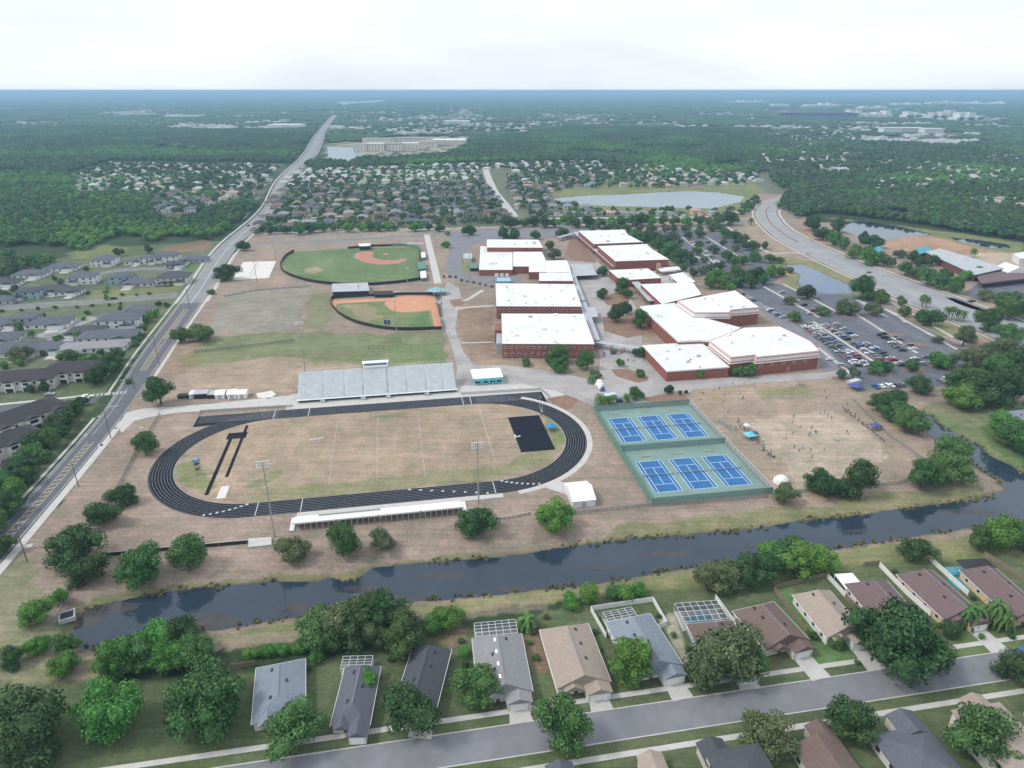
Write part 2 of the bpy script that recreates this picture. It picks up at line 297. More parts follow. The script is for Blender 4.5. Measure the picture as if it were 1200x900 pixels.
ZONES = [  # colour, pixel polygon, edge roughness in metres, weight
 ('suburb',[(0,118),(340,116),(330,150),(250,152),(90,148),(0,140)],60,.35),
 ('suburb',[(385,126),(560,130),(560,156),(400,165),(365,150)],40,.5),
 ('suburb',[(560,128),(730,132),(820,150),(800,168),(700,160),(560,150)],40,.4),
 ('suburb',[(860,116),(1200,114),(1200,160),(1000,170),(860,160)],80,.35),
 ('suburb',[(900,150),(1010,160),(1000,200),(930,196),(895,180)],30,.5),
 ('suburb',[(1010,190),(1100,170),(1200,175),(1200,250),(1130,235),(1040,222),(1010,212)],20,.6),
 ('suburb',[(85,200),(130,188),(290,190),(335,192),(305,235),(262,240),(240,245),(205,262),(185,262),(180,240),(160,230),(90,235)],8,.8),
 ('suburb',[(300,275),(330,215),(350,195),(560,192),(640,195),(760,192),(900,200),(930,225),(890,262),(700,262),(520,270)],4,.85),
 ('olive',[(650,222),(720,215),(820,208),(880,212),(900,226),(885,240),(860,250),(640,250)],3,.9),
 ('green',[(960,192),(1010,190),(1012,203),(990,207),(965,204)],5,.9),
 ('pale',[(1010,180),(1030,178),(1045,200),(1020,215),(1012,205)],5,.6),
 ('pale',[(383,168),(430,165),(550,158),(555,178),(428,190),(382,189)],8,.75),
 # campus
 ('dirt',[(-60,740),(8,655),(60,600),(130,500),(180,430),(230,355),(275,296),(296,272),(400,268),(520,267),(690,262),(870,250),(885,228),(925,226),(950,260),(1000,262),(1100,278),(1200,300),(1200,470),(1150,500),(1200,560),(1200,640),(1000,665),(800,690),(640,705),(400,735),(260,760),(90,800),(0,800)],2,1),
 ('greyd',[(265,342),(364,335),(345,386),(243,393)],.6,1),
 ('greyd',[(330,266),(520,268),(520,278),(300,292)],2,.5),
 ('green',[(205,425),(240,398),(345,388),(460,392),(520,388),(527,402),(525,425),(430,430),(300,420),(240,432)],5,.7),
 ('green',[(364,345),(385,342),(390,372),(378,386),(352,384)],2,.5),
 ('lawn',[(455,405),(520,400),(527,415),(525,428),(460,427)],3,.5),
 ('tan',[(200,432),(330,418),(440,428),(350,440),(340,462),(230,455)],4,.6),
 ('mulch',[(150,430),(200,400),(235,395),(232,430),(190,455)],3,.4),
 ('lawn',[(332,300),(346,295),(410,291),(492,290),(493,329),(450,333),(400,334),(366,330),(342,324),(333,312)],1,.85),
 ('tan',[(358,314),(372,312),(379,317),(370,321),(358,319)],1,.7),
 ('green',[(392,352),(450,351),(452,360),(470,367),(504,364),(509,384),(480,386),(425,378),(402,369),(390,357)],1,.85),
 ('lawn',[(485,368),(504,365),(508,384),(482,384)],1.5,.8),
 ('tan',[(400,358),(430,356),(450,372),(430,378)],2,.6),
 ('mulch',[(535,365),(560,358),(577,365),(578,402),(545,404),(536,385)],1,.6),
 ('redd',[(545,404),(580,403),(582,425),(553,424)],1,.3),
 ('tan',[(545,427),(582,420),(700,428),(700,444),(640,436),(590,428)],1,.5),
 ('tan',[(212,560),(215,530),(250,500),(330,480),(560,462),(630,470),(662,500),(650,535),(600,558),(400,580),(290,590),(230,582)],1.5,.7),
 ('green',[(275,588),(300,574),(400,566),(520,553),(600,542),(650,515),(662,520),(640,545),(560,565),(400,582),(300,592)],2.5,.5),
 ('green',[(208,545),(228,540),(250,565),(245,582),(215,572)],2,.7),
 ('green',[(635,486),(655,497),(662,515),(648,528),(640,505)],1.5,.7),
 ('green',[(282,574),(310,556),(330,550),(322,562),(300,575)],1.2,.6),
 ('green',[(430,488),(470,484),(470,489),(432,492)],1.5,.5),
 # PE field
 ('tan',[(802,468),(815,456),(960,443),(985,440),(1015,470),(1100,540),(1078,560),(1000,585),(900,590),(830,510)],2,.5),
 ('dirt',[(850,480),(900,460),(980,455),(1040,500),(1085,545),(1000,575),(930,575),(860,520)],4,.55),
 ('pale',[(870,500),(960,480),(1030,520),(1000,560),(920,565)],6,.35),
 ('green',[(880,458),(950,452),(955,462),(890,470)],3,.4),
 # banks
 ('bank',[(60,760),(70,715),(110,695),(200,682),(400,668),(540,648),(640,640),(760,610),(900,595),(1010,585),(1110,570),(1150,568),(1180,590),(1000,610),(700,640),(400,680),(100,715),(80,745)],2.5,.7),
 ('bank',[(1080,476),(1110,470),(1200,540),(1200,560),(1100,505)],2,.6),
 ('lawn',[(1085,480),(1120,490),(1200,535),(1200,548),(1140,522),(1100,498)],1.5,.5),
 ('dirt',[(700,600),(900,585),(890,600),(700,618)],2,.5),
 ('olive',[(85,770),(240,745),(400,715),(560,700),(700,682),(900,655),(1000,642),(1200,615),(1200,650),(1050,668),(900,690),(700,700),(500,725),(250,765),(100,800)],2,.85),
 ('dirt',[(240,765),(240,750),(340,738),(360,742),(340,755)],1.5,.6),
 ('dirt',[(480,722),(640,700),(640,712),(500,732)],2,.5),
 ('wet',[(60,740),(80,700),(97,712),(86,745),(95,762),(60,775)],3,.6),
 ('green',[(-20,640),(25,650),(60,700),(60,800),(-60,800)],5,.5),
 # bottom gardens
 ('yard',[(330,790),(470,745),(560,735),(700,700),(850,690),(980,668),(1100,655),(1200,650),(1300,700),(1300,900),(-100,900),(0,800)],1.5,.9),
 ('lawn',[(910,690),(925,683),(970,740),(1010,775),(960,784),(935,745)],.6,.95),
 ('lawn',[(925,760),(990,745),(1012,780),(955,785)],.6,.95),
 ('green',[(1108,760),(1120,740),(1160,740),(1200,745),(1200,770),(1120,775)],1,.7),
 ('mulch',[(610,740),(632,738),(650,787),(628,790)],.6,.7),
 ('pale',[(775,725),(790,718),(812,780),(798,780)],.6,.7),
 ('mulch',[(475,742),(530,725),(550,740),(530,760)],.8,.5),
 # west housing
 ('yard',[(-30,345),(30,312),(120,290),(262,282),(225,340),(150,430),(100,490),(40,570),(-40,640)],1.5,.9),
 ('suburb',[(-30,345),(30,312),(262,290),(225,340),(60,470),(-30,520)],1.5,.45),
 ('lawn',[(55,385),(100,365),(112,375),(70,395)],.8,.8),
 ('lawn',[(70,335),(95,338),(90,345),(66,346)],.8,.8),('lawn',[(218,310),(240,310),(225,330),(218,325)],.8,.8),
 ('olive',[(110,340),(215,335),(205,346),(100,350)],.8,.8),
 ('olive',[(80,296),(120,286),(150,290),(140,303),(85,303)],2,.8),
 ('mulch',[(185,292),(240,280),(250,284),(245,293),(190,297)],2,.7),
 # right side
 ('redd',[(935,262),(950,268),(975,292),(1010,310),(990,304),(950,285)],1.5,.4),
 ('clay',[(1035,284),(1060,277),(1110,278),(1150,287),(1200,300),(1200,330),(1110,300),(1045,293)],2,.7),
 ('pale',[(1150,296),(1200,296),(1200,318),(1170,320),(1128,300)],2,.6),
 ('olive',[(965,254),(1050,264),(1120,273),(1200,284),(1200,298),(1160,294),(1100,279),(1060,270),(1000,262)],2,.85),
 ('olive',[(905,312),(920,300),(960,308),(1015,335),(1010,350),(960,352),(920,335)],1.5,.8),
 ('clay',[(905,318),(918,314),(930,325),(915,328)],2,.5),
 ('tan',[(870,262),(885,255),(900,275),(925,295),(930,300),(880,278)],2,.6),
 ('mulch',[(1040,360),(1110,375),(1200,425),(1200,445),(1130,400),(1050,370)],1.5,.6),
 ('green',[(1080,380),(1115,375),(1130,392),(1100,395)],1.5,.6),
 ('green',[(1120,480),(1200,470),(1200,530),(1150,505)],3,.7),
]
def axis(lo, hi, step, far_lo, far_hi, g=1.06):
    a = list(np.arange(lo, hi, step)); s = step
    v = lo
    left = []
    while v > far_lo: s *= g; v -= s; left.append(v)
    s = step; v = hi; right = []
    while v < far_hi: right.append(v); s *= g; v += s
    return np.array(left[::-1]+a+right)
gx = axis(-270, 430, 1.25, -90000, 90000, 1.045); gy = axis(120, 640, 1.25, -3000, 120000, 1.03)
X, Y = np.meshgrid(gx, gy); sh = X.shape; X = X.ravel(); Y = Y.ravel()
Zg = np.zeros_like(X)
n1 = fbm(X, Y, 14, 1, 4)-.5; n2 = fbm(X, Y, 14, 9, 4)-.5
bigs = fbm(X, Y, 260, 5, 4)
col = np.array(D_['forest'])[None,:]*(.75+.9*bigs[:,None])*np.ones((len(X),3))
for nm, pp, er, wt in ZONES:
    poly = GP(pp); k = er*3.2
    if er > 7:
        q1 = fbm(X, Y, er*3, 31, 4)-.5; q2 = fbm(X, Y, er*3, 37, 4)-.5
        ins = inside(X+q1*k, Y+q2*k, poly); wv = np.clip((fbm(X, Y, er*2, 41, 4)-.35)*4, 0, 1)*wt
    else:
        ins = inside(X+n1*k, Y+n2*k, poly); wv = wt*np.clip(.55+1.1*fbm(X, Y, 9, 51, 3), .3, 1) if wt < .8 else np.full(X.shape, wt)
    wv = np.where(ins, wv, 0)[:,None]; col = col*(1-wv)+np.array(D_[nm])[None,:]*wv
for poly, lev, wd in DIPS:
    xs = [p[0] for p in poly]; ys = [p[1] for p in poly]
    bb = (X > min(xs)-12) & (X < max(xs)+12) & (Y > min(ys)-12) & (Y < max(ys)+12)
    idx = np.nonzero(bb)[0]
    if not len(idx): continue
    jx = X[idx]+n1[idx]*2.4; jy = Y[idx]+n2[idx]*2.4
    d = polydist(jx, jy, poly); ins = inside(jx, jy, poly)
    t = np.clip(d/wd, 0, 1); t = t*t*(3-2*t)
    Zg[idx] = np.where(ins, lev-np.clip(d*.5, 0, 1.6), np.minimum(Zg[idx], lev*(1-t)))
    wr = np.where(ins, 1, np.clip(1-d/2.2, 0, 1))[:,None]*.75; col[idx] = col[idx]*(1-wr)+np.array([.13,.105,.07])*wr
def grid_mesh(name, X, Y, Z, sh, colr=None):
    ny, nx = sh; me = bpy.data.meshes.new(name); nv = nx*ny
    me.vertices.add(nv); co = np.stack([X,Y,Z],1).astype(np.float32); me.vertices.foreach_set('co', co.ravel())
    ii = (np.arange(ny-1)[:,None]*nx+np.arange(nx-1)[None,:]).ravel()
    q = np.stack([ii, ii+1, ii+nx+1, ii+nx],1).astype(np.int32); nf = len(q)
    me.loops.add(nf*4); me.polygons.add(nf); me.polygons.foreach_set('loop_start', np.arange(nf, dtype=np.int32)*4)
    me.loops.foreach_set('vertex_index', q.ravel()); me.update(calc_edges=True)
    if colr is not None:
        at = me.color_attributes.new('kind_of_soil', 'FLOAT_COLOR', 'POINT')
        at.data.foreach_set('color', np.concatenate([colr, np.ones((nv,1))],1).astype(np.float32).ravel())
    me.polygons.foreach_set('use_smooth', np.ones(nf, bool)); return me
gm = bpy.data.materials.new('ground'); gm.use_nodes = True; t = gm.node_tree; b = t.nodes['Principled BSDF']
b.inputs['Roughness'].default_value = .95; b.inputs['Specular IOR Level'].default_value = .15
at = t.nodes.new('ShaderNodeAttribute'); at.attribute_name = 'kind_of_soil'; co = t.nodes.new('ShaderNodeTexCoord')
def nz(scale, det, lo, hi, p0=.3, p1=.7):
    n = t.nodes.new('ShaderNodeTexNoise'); n.inputs['Scale'].default_value = scale; n.inputs['Detail'].default_value = det; n.inputs['Roughness'].default_value = .7
    t.links.new(co.outputs['Object'], n.inputs['Vector']); r = t.nodes.new('ShaderNodeValToRGB')
    r.color_ramp.elements[0].position = p0; r.color_ramp.elements[1].position = p1; r.color_ramp.elements[0].color = (*lo,1); r.color_ramp.elements[1].color = (*hi,1)
    t.links.new(n.outputs['Fac'], r.inputs['Fac']); return r, n
def mul(a, b_):
    m = t.nodes.new('ShaderNodeMixRGB'); m.blend_type = 'MULTIPLY'; m.inputs[0].default_value = 1; t.links.new(a, m.inputs[1]); t.links.new(b_, m.inputs[2]); return m.outputs[0]
r1, _ = nz(.045, 6, (.8,.82,.8), (1.18,1.15,1.12)); r2, nn = nz(.9, 5, (.72,.75,.72), (1.22,1.2,1.18)); r3, _ = nz(.16, 7, (.78,.9,.78), (1.15,1.08,1.12), .35, .62)
mpg = t.nodes.new('ShaderNodeMapping'); mpg.inputs['Rotation'].default_value = (0,0,-TTH); mpg.inputs['Scale'].default_value = (.035,.55,1); t.links.new(co.outputs['Object'], mpg.inputs['Vector'])
r4, n4 = nz(1., 4, (.86,.87,.84), (1.14,1.12,1.12), .35, .65); t.links.new(mpg.outputs['Vector'], n4.inputs['Vector'])
r5, n5 = nz(.011, 5, (.9,.92,.9), (1.1,1.08,1.06), .4, .6)
o = mul(mul(mul(mul(mul(at.outputs['Color'], r1.outputs[0]), r2.outputs[0]), r3.outputs[0]), r4.outputs[0]), r5.outputs[0]); t.links.new(o, b.inputs['Base Color'])
bp = t.nodes.new('ShaderNodeBump'); bp.inputs['Strength'].default_value = .5; bp.inputs['Distance'].default_value = .15
t.links.new(nn.outputs['Fac'], bp.inputs['Height']); t.links.new(bp.outputs['Normal'], b.inputs['Normal'])
g = grid_mesh('ground', X, Y, Zg, sh, col); g.materials.append(gm); struct('ground', g, None)
for nm, poly, z, m in [('canal_water',canal,WL,'water'),('parking_pond_water',pond2,-.8,'water_pond'),('field_pond_water',pond3,-.8,'water'),('field_ditch_water',pond4,-.8,'water')]:
    struct(nm, MB().sheet(shrink_poly(poly, -2.5), z, 0), m)
struct('lake_water', MB().sheet(shrink_poly(lake1,-3), -.4), 'water_lake'); struct('pond_water', MB().sheet(shrink_poly(farpond,-3), -.4), 'water_lake')
struct('lake_water', MB().sheet(lake2, .3), 'water_lake'); struct('lake_water', MB().sheet(lake3, 2.), 'water_lake')
def slab(name, pts, z, m, world=False): return struct(name, MB().sheet(pts if world else GP(pts), z), m)
# ---- avenue along the west side
ave = [(-155,60),(-160,100),(-165,135),(-175,200),(-181,240),(-189.5,290),(-199,330),(-208,366),(-216,400),(-240,507),(-280,674),(-317,908),(-403,1254),(-496,1764),(-720,2750),(-1125,4650)]
ave_w = [5,5,5,5,5,5,6,6.8,7,7.6,8.6,8.6,7.5,14,14,14]
AL = catmull(ave, 6.); yy = [p[1] for p in AL]; AW = [float(np.interp(y, [p[1] for p in ave], ave_w)) for y in yy]
iN = [i for i,p in enumerate(AL) if p[1] < 480]; iF = [i for i,p in enumerate(AL) if p[1] >= 474]
mb = MB(); strip(mb, [AL[i] for i in iN], [AW[i] for i in iN], [-AW[i] for i in iN], .05); struct('avenue_road', mb, 'asphalt')
mb = MB(); strip(mb, [AL[i] for i in iF], [AW[i] for i in iF], [-AW[i] for i in iF], .045); struct('avenue_road', mb, mat('avenue_worn_asphalt', (.25,.25,.255), .9, .15, .1))
mb = MB(); q_ = [i for i in iF if AL[i][1] < 2600]; strip(mb, [AL[i] for i in q_], .5, -.5, .075); strip(mb, [AL[i] for i in q_], [-AW[i]-2 for i in q_], [-AW[i]-4.5 for i in q_], .07); strip(mb, [AL[i] for i in q_], [AW[i]+4.5 for i in q_], [AW[i]+2 for i in q_], .07); struct('avenue_edge', mb, 'concrete')
def sub(line, y0, y1): return [p for p in line if y0 <= p[1] <= y1]
mb = MB(); seg = sub(AL, 60, 700)
def edge_lines(seg, off0, w=.14, z=.07):
    strip(mb, seg, off0+w, off0-w, z)
ws = [float(np.interp(p[1], [q[1] for q in ave], ave_w)) for p in seg]
strip(mb, seg, [a-.5 for a in ws], [a-.75 for a in ws], .07); strip(mb, seg, [-a+.75 for a in ws], [-a+.5 for a in ws], .07)
def dashes(line, off, d0=3., gap=9., w=.09, z=.07, m=0):
    acc = 0
    for a, b_ in zip(line[:-1], line[1:]):
        L = math.dist(a, b_); an = math.atan2(b_[1]-a[1], b_[0]-a[0]); t0 = 0
        while t0 < L:
            if acc % (d0+gap) < d0:
                cx = a[0]+(b_[0]-a[0])*t0/L-math.sin(an)*off; cy = a[1]+(b_[1]-a[1])*t0/L+math.cos(an)*off
                mb.box((cx, cy, z), (1., 2*w, .01), an, m)
            t0 += 1; acc += 1
hatch0 = sub(AL, 160, 268)      # striped median before the junction, then a turn lane, then stripes again
strip(mb, hatch0, 1.45, 1.2, .07, 1); strip(mb, hatch0, -1.2, -1.45, .07, 1)
hatch1 = sub(AL, 345, 470); strip(mb, hatch1, 1.7, 1.4, .07, 1); strip(mb, hatch1, -1.4, -1.7, .07, 1)
for hl, hw in ((hatch0,1.15),(hatch1,1.35)):
    d = 0
    for a, b_ in zip(hl[:-1], hl[1:]):
        an = math.atan2(b_[1]-a[1], b_[0]-a[0])
        for k in range(2):
            q = (a[0]+(b_[0]-a[0])*(k/2), a[1]+(b_[1]-a[1])*(k/2)); mb.box((q[0],q[1],.074), (.55, 2*hw, .008), an+.6, 1)
seg2 = sub(AL, 270, 325); strip(mb, seg2, 1.9, 1.7, .07, 0); dashes(sub(AL,470,1200), 0, 3, 6); dashes(sub(AL,470,1200), 3.9, 3, 6)
for q0, q1 in (((103,470),(134,466)),):      # ladder crossing
    a = G(106,461); b_ = G(150,461)
a = G(107.5,463.5); b_ = G(149,459.5); L = math.dist(a,b_); an = math.atan2(b_[1]-a[1], b_[0]-a[0])
for k in range(9):
    tt = (k+.5)/9; mb.box((a[0]+(b_[0]-a[0])*tt, a[1]+(b_[1]-a[1])*tt, .075), (.75, 2.6, .008), an+math.pi/2*0, 0)
for off in (1.6, -1.6):
    mb.box(((a[0]+b_[0])/2-math.sin(an)*off, (a[1]+b_[1])/2+math.cos(an)*off, .078), (L, .3, .008), an, 0)
a = G(127,477); b_ = G(139,475.5); mb.box(((a[0]+b_[0])/2,(a[1]+b_[1])/2,.075),(math.dist(a,b_),.6,.008),math.atan2(b_[1]-a[1],b_[0]-a[0]),0)
a = G(140,446); b_ = G(147,445); mb.box(((a[0]+b_[0])/2,(a[1]+b_[1])/2,.075),(math.dist(a,b_),.6,.008),math.atan2(b_[1]-a[1],b_[0]-a[0]),0)
for (u, v) in ((118,488),(102,510)):        # turn arrows
    x, y = G(u, v); an = 1.75
    def loc(px_, py_): return (x+math.cos(an)*px_-math.sin(an)*py_, y+math.sin(an)*px_+math.cos(an)*py_)
    mb.sheet([loc(-2,-.15),(loc(.4,-.15)),loc(.4,.15),loc(-2,.15)], .076); mb.sheet([loc(.1,.15),loc(.6,.15),loc(.6,1.),loc(.1,1.)], .0765); mb.sheet([loc(-.5,1.),loc(1.1,1.),loc(.35,1.9)], .077)
struct('road_markings', mb, ['paint_worn','paint_y'])
mb = MB(); strip(mb, sub(AL,160,285), [-a-.3 for a in AW][:len(sub(AL,160,285))] if False else -5.3, -8.2, .12); strip(mb, sub(AL,316,640), [-float(np.interp(p[1],[q[1] for q in ave],ave_w))-1.2 for p in sub(AL,316,640)], [-float(np.interp(p[1],[q[1] for q in ave],ave_w))-3.0 for p in sub(AL,316,640)], .08)
struct('east_sidewalk', mb, 'conc_pale')
mb = MB(); sw = sub(AL,215,640); wsw = [float(np.interp(p[1],[q[1] for q in ave],ave_w)) for p in sw]
strip(mb, [p for p in sw if p[1] < 292], 8.2, 6.8, .08); s2 = [p for p in sw if p[1] > 316]; w2 = [float(np.interp(p[1],[q[1] for q in ave],ave_w)) for p in s2]
strip(mb, s2, [a+4.6 for a in w2], [a+3.3 for a in w2], .08); strip(mb, sw, [a+.5 for a in wsw], [a+.1 for a in wsw], .14)
struct('west_sidewalk', mb, 'concrete')
def road(name, pts, wd, m='asphalt', z=.04, kerb=None, mark=None, smooth=6.):
    L = catmull(GP(pts), smooth); mb = MB(); strip(mb, L, wd/2, -wd/2, z); struct(name, mb, m)
    if kerb: mb = MB(); strip(mb, L, wd/2+kerb, wd/2+.1, z+.08); strip(mb, L, -wd/2-.1, -wd/2-kerb, z+.08); struct(name+'_kerb', mb, 'conc_pale')
    return L
road('west_boulevard', [(-60,365),(0,361),(110,353.5),(208,346)], 13, 'asphalt_old', .035, .5)
road('west_boulevard_verge', [(-60,365),(0,361),(110,353.5),(196,347)], 2.6, 'lawn_dry', .07)
road('estate_street', [(-20,398),(25,397),(60,391),(90,379),(112,372)], 10, mat('pale_asphalt',(.3,.3,.3),.9,.12,.2), .04, .5)
road('estate_lane', [(60,391),(67,402),(66,418)], 8, 'asphalt_old', .045)
road('estate_close', [(110,322),(140,317),(180,315),(215,316)], 8, 'asphalt_old', .04, .5)
road('townhouse_drive', [(112,470),(85,471),(45,474),(-20,482)], 7.5, 'asphalt', .04)
slab('townhouse_court', [(30,480),(88,474),(82,486),(50,497),(35,510),(20,530),(-10,560),(-20,520)], .03, 'asphalt')
road('townhouse_walk', [(96,464),(75,466.5),(30,471),(-20,476)], 2.4, 'conc_pale', .06)
slab('school_drive', [(138,501),(147,484),(165,479),(200,477),(250,473),(342,463),(342,475),(262,480),(205,484),(175,489),(158,493),(143,507)], .05, 'conc_pale')
road('cross_road', [(292,287),(340,284),(400,281),(480,277),(540,273),(600,270.5),(700,267),(790,265),(850,263),(880,258)], 9, 'asphalt_old', .04)
road('verge_path', [(297,274),(360,272),(430,271),(520,268),(600,266),(700,262.5)], 3, 'concrete', .03)
road('suburb_street', [(568,196),(573,210),(580,225),(592,240),(602,254)], 12, 'concrete', .04)
road('suburb_street', [(300,232),(292,245),(280,258)], 10, 'asphalt_old', .04)
road('hillside_street', [(250,240),(268,228),(286,215),(295,208)], 14, 'concrete', .05)
road('far_street', [(1012,178),(1016,192),(1025,205),(1010,214)], 16, 'asphalt_old', .06)
for (a0, b0) in (((330,240),(560,228)),((340,222),(570,212)),((350,208),(560,202)),((310,258),(540,246)),((620,212),(880,203)),((640,256),(860,254))):
    road('suburb_lane', [a0, ((a0[0]+b0[0])/2, (a0[1]+b0[1])/2), b0], 8, 'concrete', .03, smooth=40)
# ---- parkway on the right (left edge, right edge)
LE = [(935,226),(925,228.5),(905,234),(892,240),(886,248),(888,258),(897,268),(911,279.5),(945,298),(979,315),(1018.6,333),(1058,353),(1115,376),(1171,398),(1230,426),(1300,465)]
RE = [(945,230),(935,231),(922,237),(913,243),(909,249),(913,257),(920,265),(935,275),(975,293.7),(1000,305),(1040,320),(1080,334.5),(1135,355),(1190,375),(1250,400),(1320,432)]
L_ = catmull(GP(LE), 8.); 
def resamp(pl, n):
    P = [Vector(p) for p in pl]; d = [0]
    for a, b_ in zip(P[:-1], P[1:]): d.append(d[-1]+(b_-a).length)
    return [(float(np.interp(s, d, [p.x for p in P])), float(np.interp(s, d, [p.y for p in P]))) for s in np.linspace(0, d[-1], n)]
L_ = resamp(L_, 120); R_ = resamp(catmull(GP(RE), 8.), 120)
mid = lambda t: [((1-t)*a[0]+t*b_[0], (1-t)*a[1]+t*b_[1]) for a, b_ in zip(L_, R_)]
def band(name, t0, t1, z, m, i0=0, i1=120):
    A = mid(t0)[i0:i1]; B = mid(t1)[i0:i1]; n = len(A); mb = MB(); mb.add([(x,y,z) for x,y in A]+[(x,y,z) for x,y in B], [(i,i+1,n+i+1,n+i) for i in range(n-1)]); return struct(name, mb, m)
band('parkway', 0, 1, .05, mat('parkway_asphalt',(.3,.3,.305),.9,.14,.05)); band('parkway_median', .46, .54, .18, 'mulch', 22, 62); band('parkway_median', .44, .56, .19, 'lawn_dry', 6, 20)
for t0, t1 in ((.02,.035),(.965,.98),(.43,.44),(.56,.57)): band('parkway_markings', t0, t1, .08, 'paint_worn')
mb = MB()
for t0 in (.23,.77): dashes(mid(t0), 0, 3, 9)
struct('parkway_lane_markings', mb, 'paint_worn')
mb = MB(); strip(mb, L_, 5.0, 3.4, .1) if False else None
A = offset(L_, -3.2); B = offset(L_, -5.2); n = len(A); 
s0 = 1 if inside(np.array([A[60][0]]), np.array([A[60][1]]), L_+R_[::-1])[0] else -1
A = offset(L_, 3.0*s0); B = offset(L_, 4.6*s0); mb = MB(); mb.add([(x,y,.1) for x,y in A]+[(x,y,.1) for x,y in B], [(i,i+1,n+i+1,n+i) for i in range(n-1)])
A = offset(R_, -3.0*s0); B = offset(R_, -5.2*s0); mb.add([(x,y,.1) for x,y in A]+[(x,y,.1) for x,y in B], [(i,i+1,n+i+1,n+i) for i in range(n-1)]); struct('parkway_sidewalk', mb, 'conc_pale')
# ---- paved areas
slab('campus_paving', [(541,466),(534,446),(536,432),(528,402),(519,380),(516,352),(524,330),(538,338),(541,350),(536,368),(533,385),(543,412),(556,428),(590,428),(640,434),(700,446),(704,420),(690,370),(672,332),(664,306),(700,306),(738,348),(752,372),(752,404),(782,446),(960,437),(992,433),(992,442),(880,450),(812,457),(797,470),(703,482),(692,474),(660,462),(635,458),(590,460)], .045, 'paving')
slab('concrete_apron', [(537,468),(531,452),(560,452),(612,450),(634,455),(652,458),(662,463),(640,467),(634,459)], .055, 'conc_pale')
slab('stadium_apron', [(333,484),(341,462),(537,446),(540,466)], .04, 'conc_pale')
road('ballpark_walk', [(500,275),(503,288),(507,305),(511,322),(513,332)], 6, 'conc_pale', .06, smooth=3)
road('ballpark_path', [(526,352),(545,352),(556,346),(566,340)], 3, 'conc_pale', .05); road('ballpark_path', [(533,362),(552,360),(580,358)], 3, 'conc_pale', .05)
road('lawn_path', [(540,402),(578,401)], 2, 'concrete', .06)
slab('service_yard', [(524,272),(552,270),(700,268),(700,277),(640,279),(595,279),(565,283),(552,289),(545,298),(540,312),(544,321),(578,325),(612,325),(612,333),(560,333),(528,326),(522,316),(526,296),(527,282)], .035, 'asphalt_old')
slab('fenced_lawn', [(541,302),(556,300),(562,318),(540,320)], .05, 'lawn_dry')
slab('front_walk_paving', [(760,318),(795,312),(812,325),(790,333),(768,332)], .05, 'concrete')
slab('main_car_park', [(868,341),(905,330),(935,342),(1012,347),(1040,362),(1078,382),(1135,410),(1152,432),(1148,446),(1104,452),(1060,455),(1010,457),(978,436),(955,402),(905,365)], .04, 'asphalt_lot')
slab('upper_car_park', [(768,270),(800,267),(850,275),(888,296),(905,312),(912,328),(880,342),(858,336),(845,326),(812,320),(797,300),(778,286)], .035, 'asphalt_lot')
slab('side_drive', [(862,338),(872,342),(962,400),(990,432),(1000,446),(985,447),(965,440),(958,415),(885,360)], .044, 'asphalt_old')
slab('chapel_car_park', [(1128,345),(1148,331),(1215,327),(1215,350),(1170,349),(1150,353)], .04, 'asphalt_lot')
road('chapel_drive', [(1115,349),(1135,358),(1165,366),(1215,368)], 9, 'asphalt_old', .05, .5)
slab('chapel_car_park', [(1175,377),(1215,368),(1215,392),(1200,388)], .045, 'asphalt_lot')
road('front_path', [(852,266),(868,276),(890,290),(905,297),(925,296),(950,298)], 3, 'conc_pale', .05)
road('pond_path', [(1003,352),(1025,358),(1050,368),(1062,378)], 3, 'concrete', .08)
# car-park islands: raised concrete walks and planted strips
mb = MB(); ISL = [((953,377),(1033,430)),((1003,368),(1075,414)),((1040,364),(1122,410)),((1040,352),(1136,406)),((958,407),(1008,447)),((1005,352),(1040,372)),((895,336),(960,372)),((918,333),(982,366)),((800,278),(842,312)),((825,276),(868,302)),((815,300),(860,325))]
for (p, q) in ISL:
    a = Vector(G(*p)); b_ = Vector(G(*q)); d = (b_-a).normalized(); nn = Vector((-d.y,d.x))
    mb.prism([tuple(a+nn*1.1),tuple(b_+nn*1.1),tuple(b_-nn*1.1),tuple(a-nn*1.1)], .0, .16)
struct('car_park_islands', mb, 'concrete')
mb = MB()
for (u,v,rx,ry) in ((946,351,5,2),(963,368,6,2),(993,371,8,3),(1023,370,7,3),(1031,437,14,4),(1070,434,12,4),(1104,430,14,4),(987,444,12,3),(850,330,14,4),(887,329,14,4),(870,312,8,3),(836,299,8,2),(820,279,8,2),(797,290,6,2),(932,376,9,3),(1044,393,14,3),(1072,404,14,3)):
    x,y = G(u,v); k = slant(x,y)/FPX; mb.prism([(x+rx*k*math.cos(a_*.785), y+ry*k*2.0*math.sin(a_*.785)) for a_ in range(8)], 0, .18)
struct('car_park_planters', mb, 'mulch')
# stall lines
mb = MB()
LOT_ROWS = [((944,381),(1012,430),(1,)),((972,381),(1050,430),(1,)),((990,362),(1092,430),(1,)),((1010,356),(1112,416),(1,)),((1030,352),(1135,418),(1,)),((902,362),(950,392),(1,)),((905,340),(955,368),(1,)),((805,283),(848,315),(1,)),((830,282),(872,308),(1,))]
for p, q, _ in LOT_ROWS:
    a = Vector(G(*p)); b_ = Vector(G(*q)); L = (b_-a).length; d = (b_-a)/L; an = math.atan2(d.y,d.x); nn = Vector((-d.y,d.x))
    k = 0
    while k*2.75 < L:
        c = a+d*(k*2.75); mb.box((c.x,c.y,.085),(.12,10.5,.01),an,0); k += 1
    mb.box(((a.x+b_.x)/2,(a.y+b_.y)/2,.087),(L,.12,.01),an,0)
struct('car_park_markings', mb, 'paint_worn')
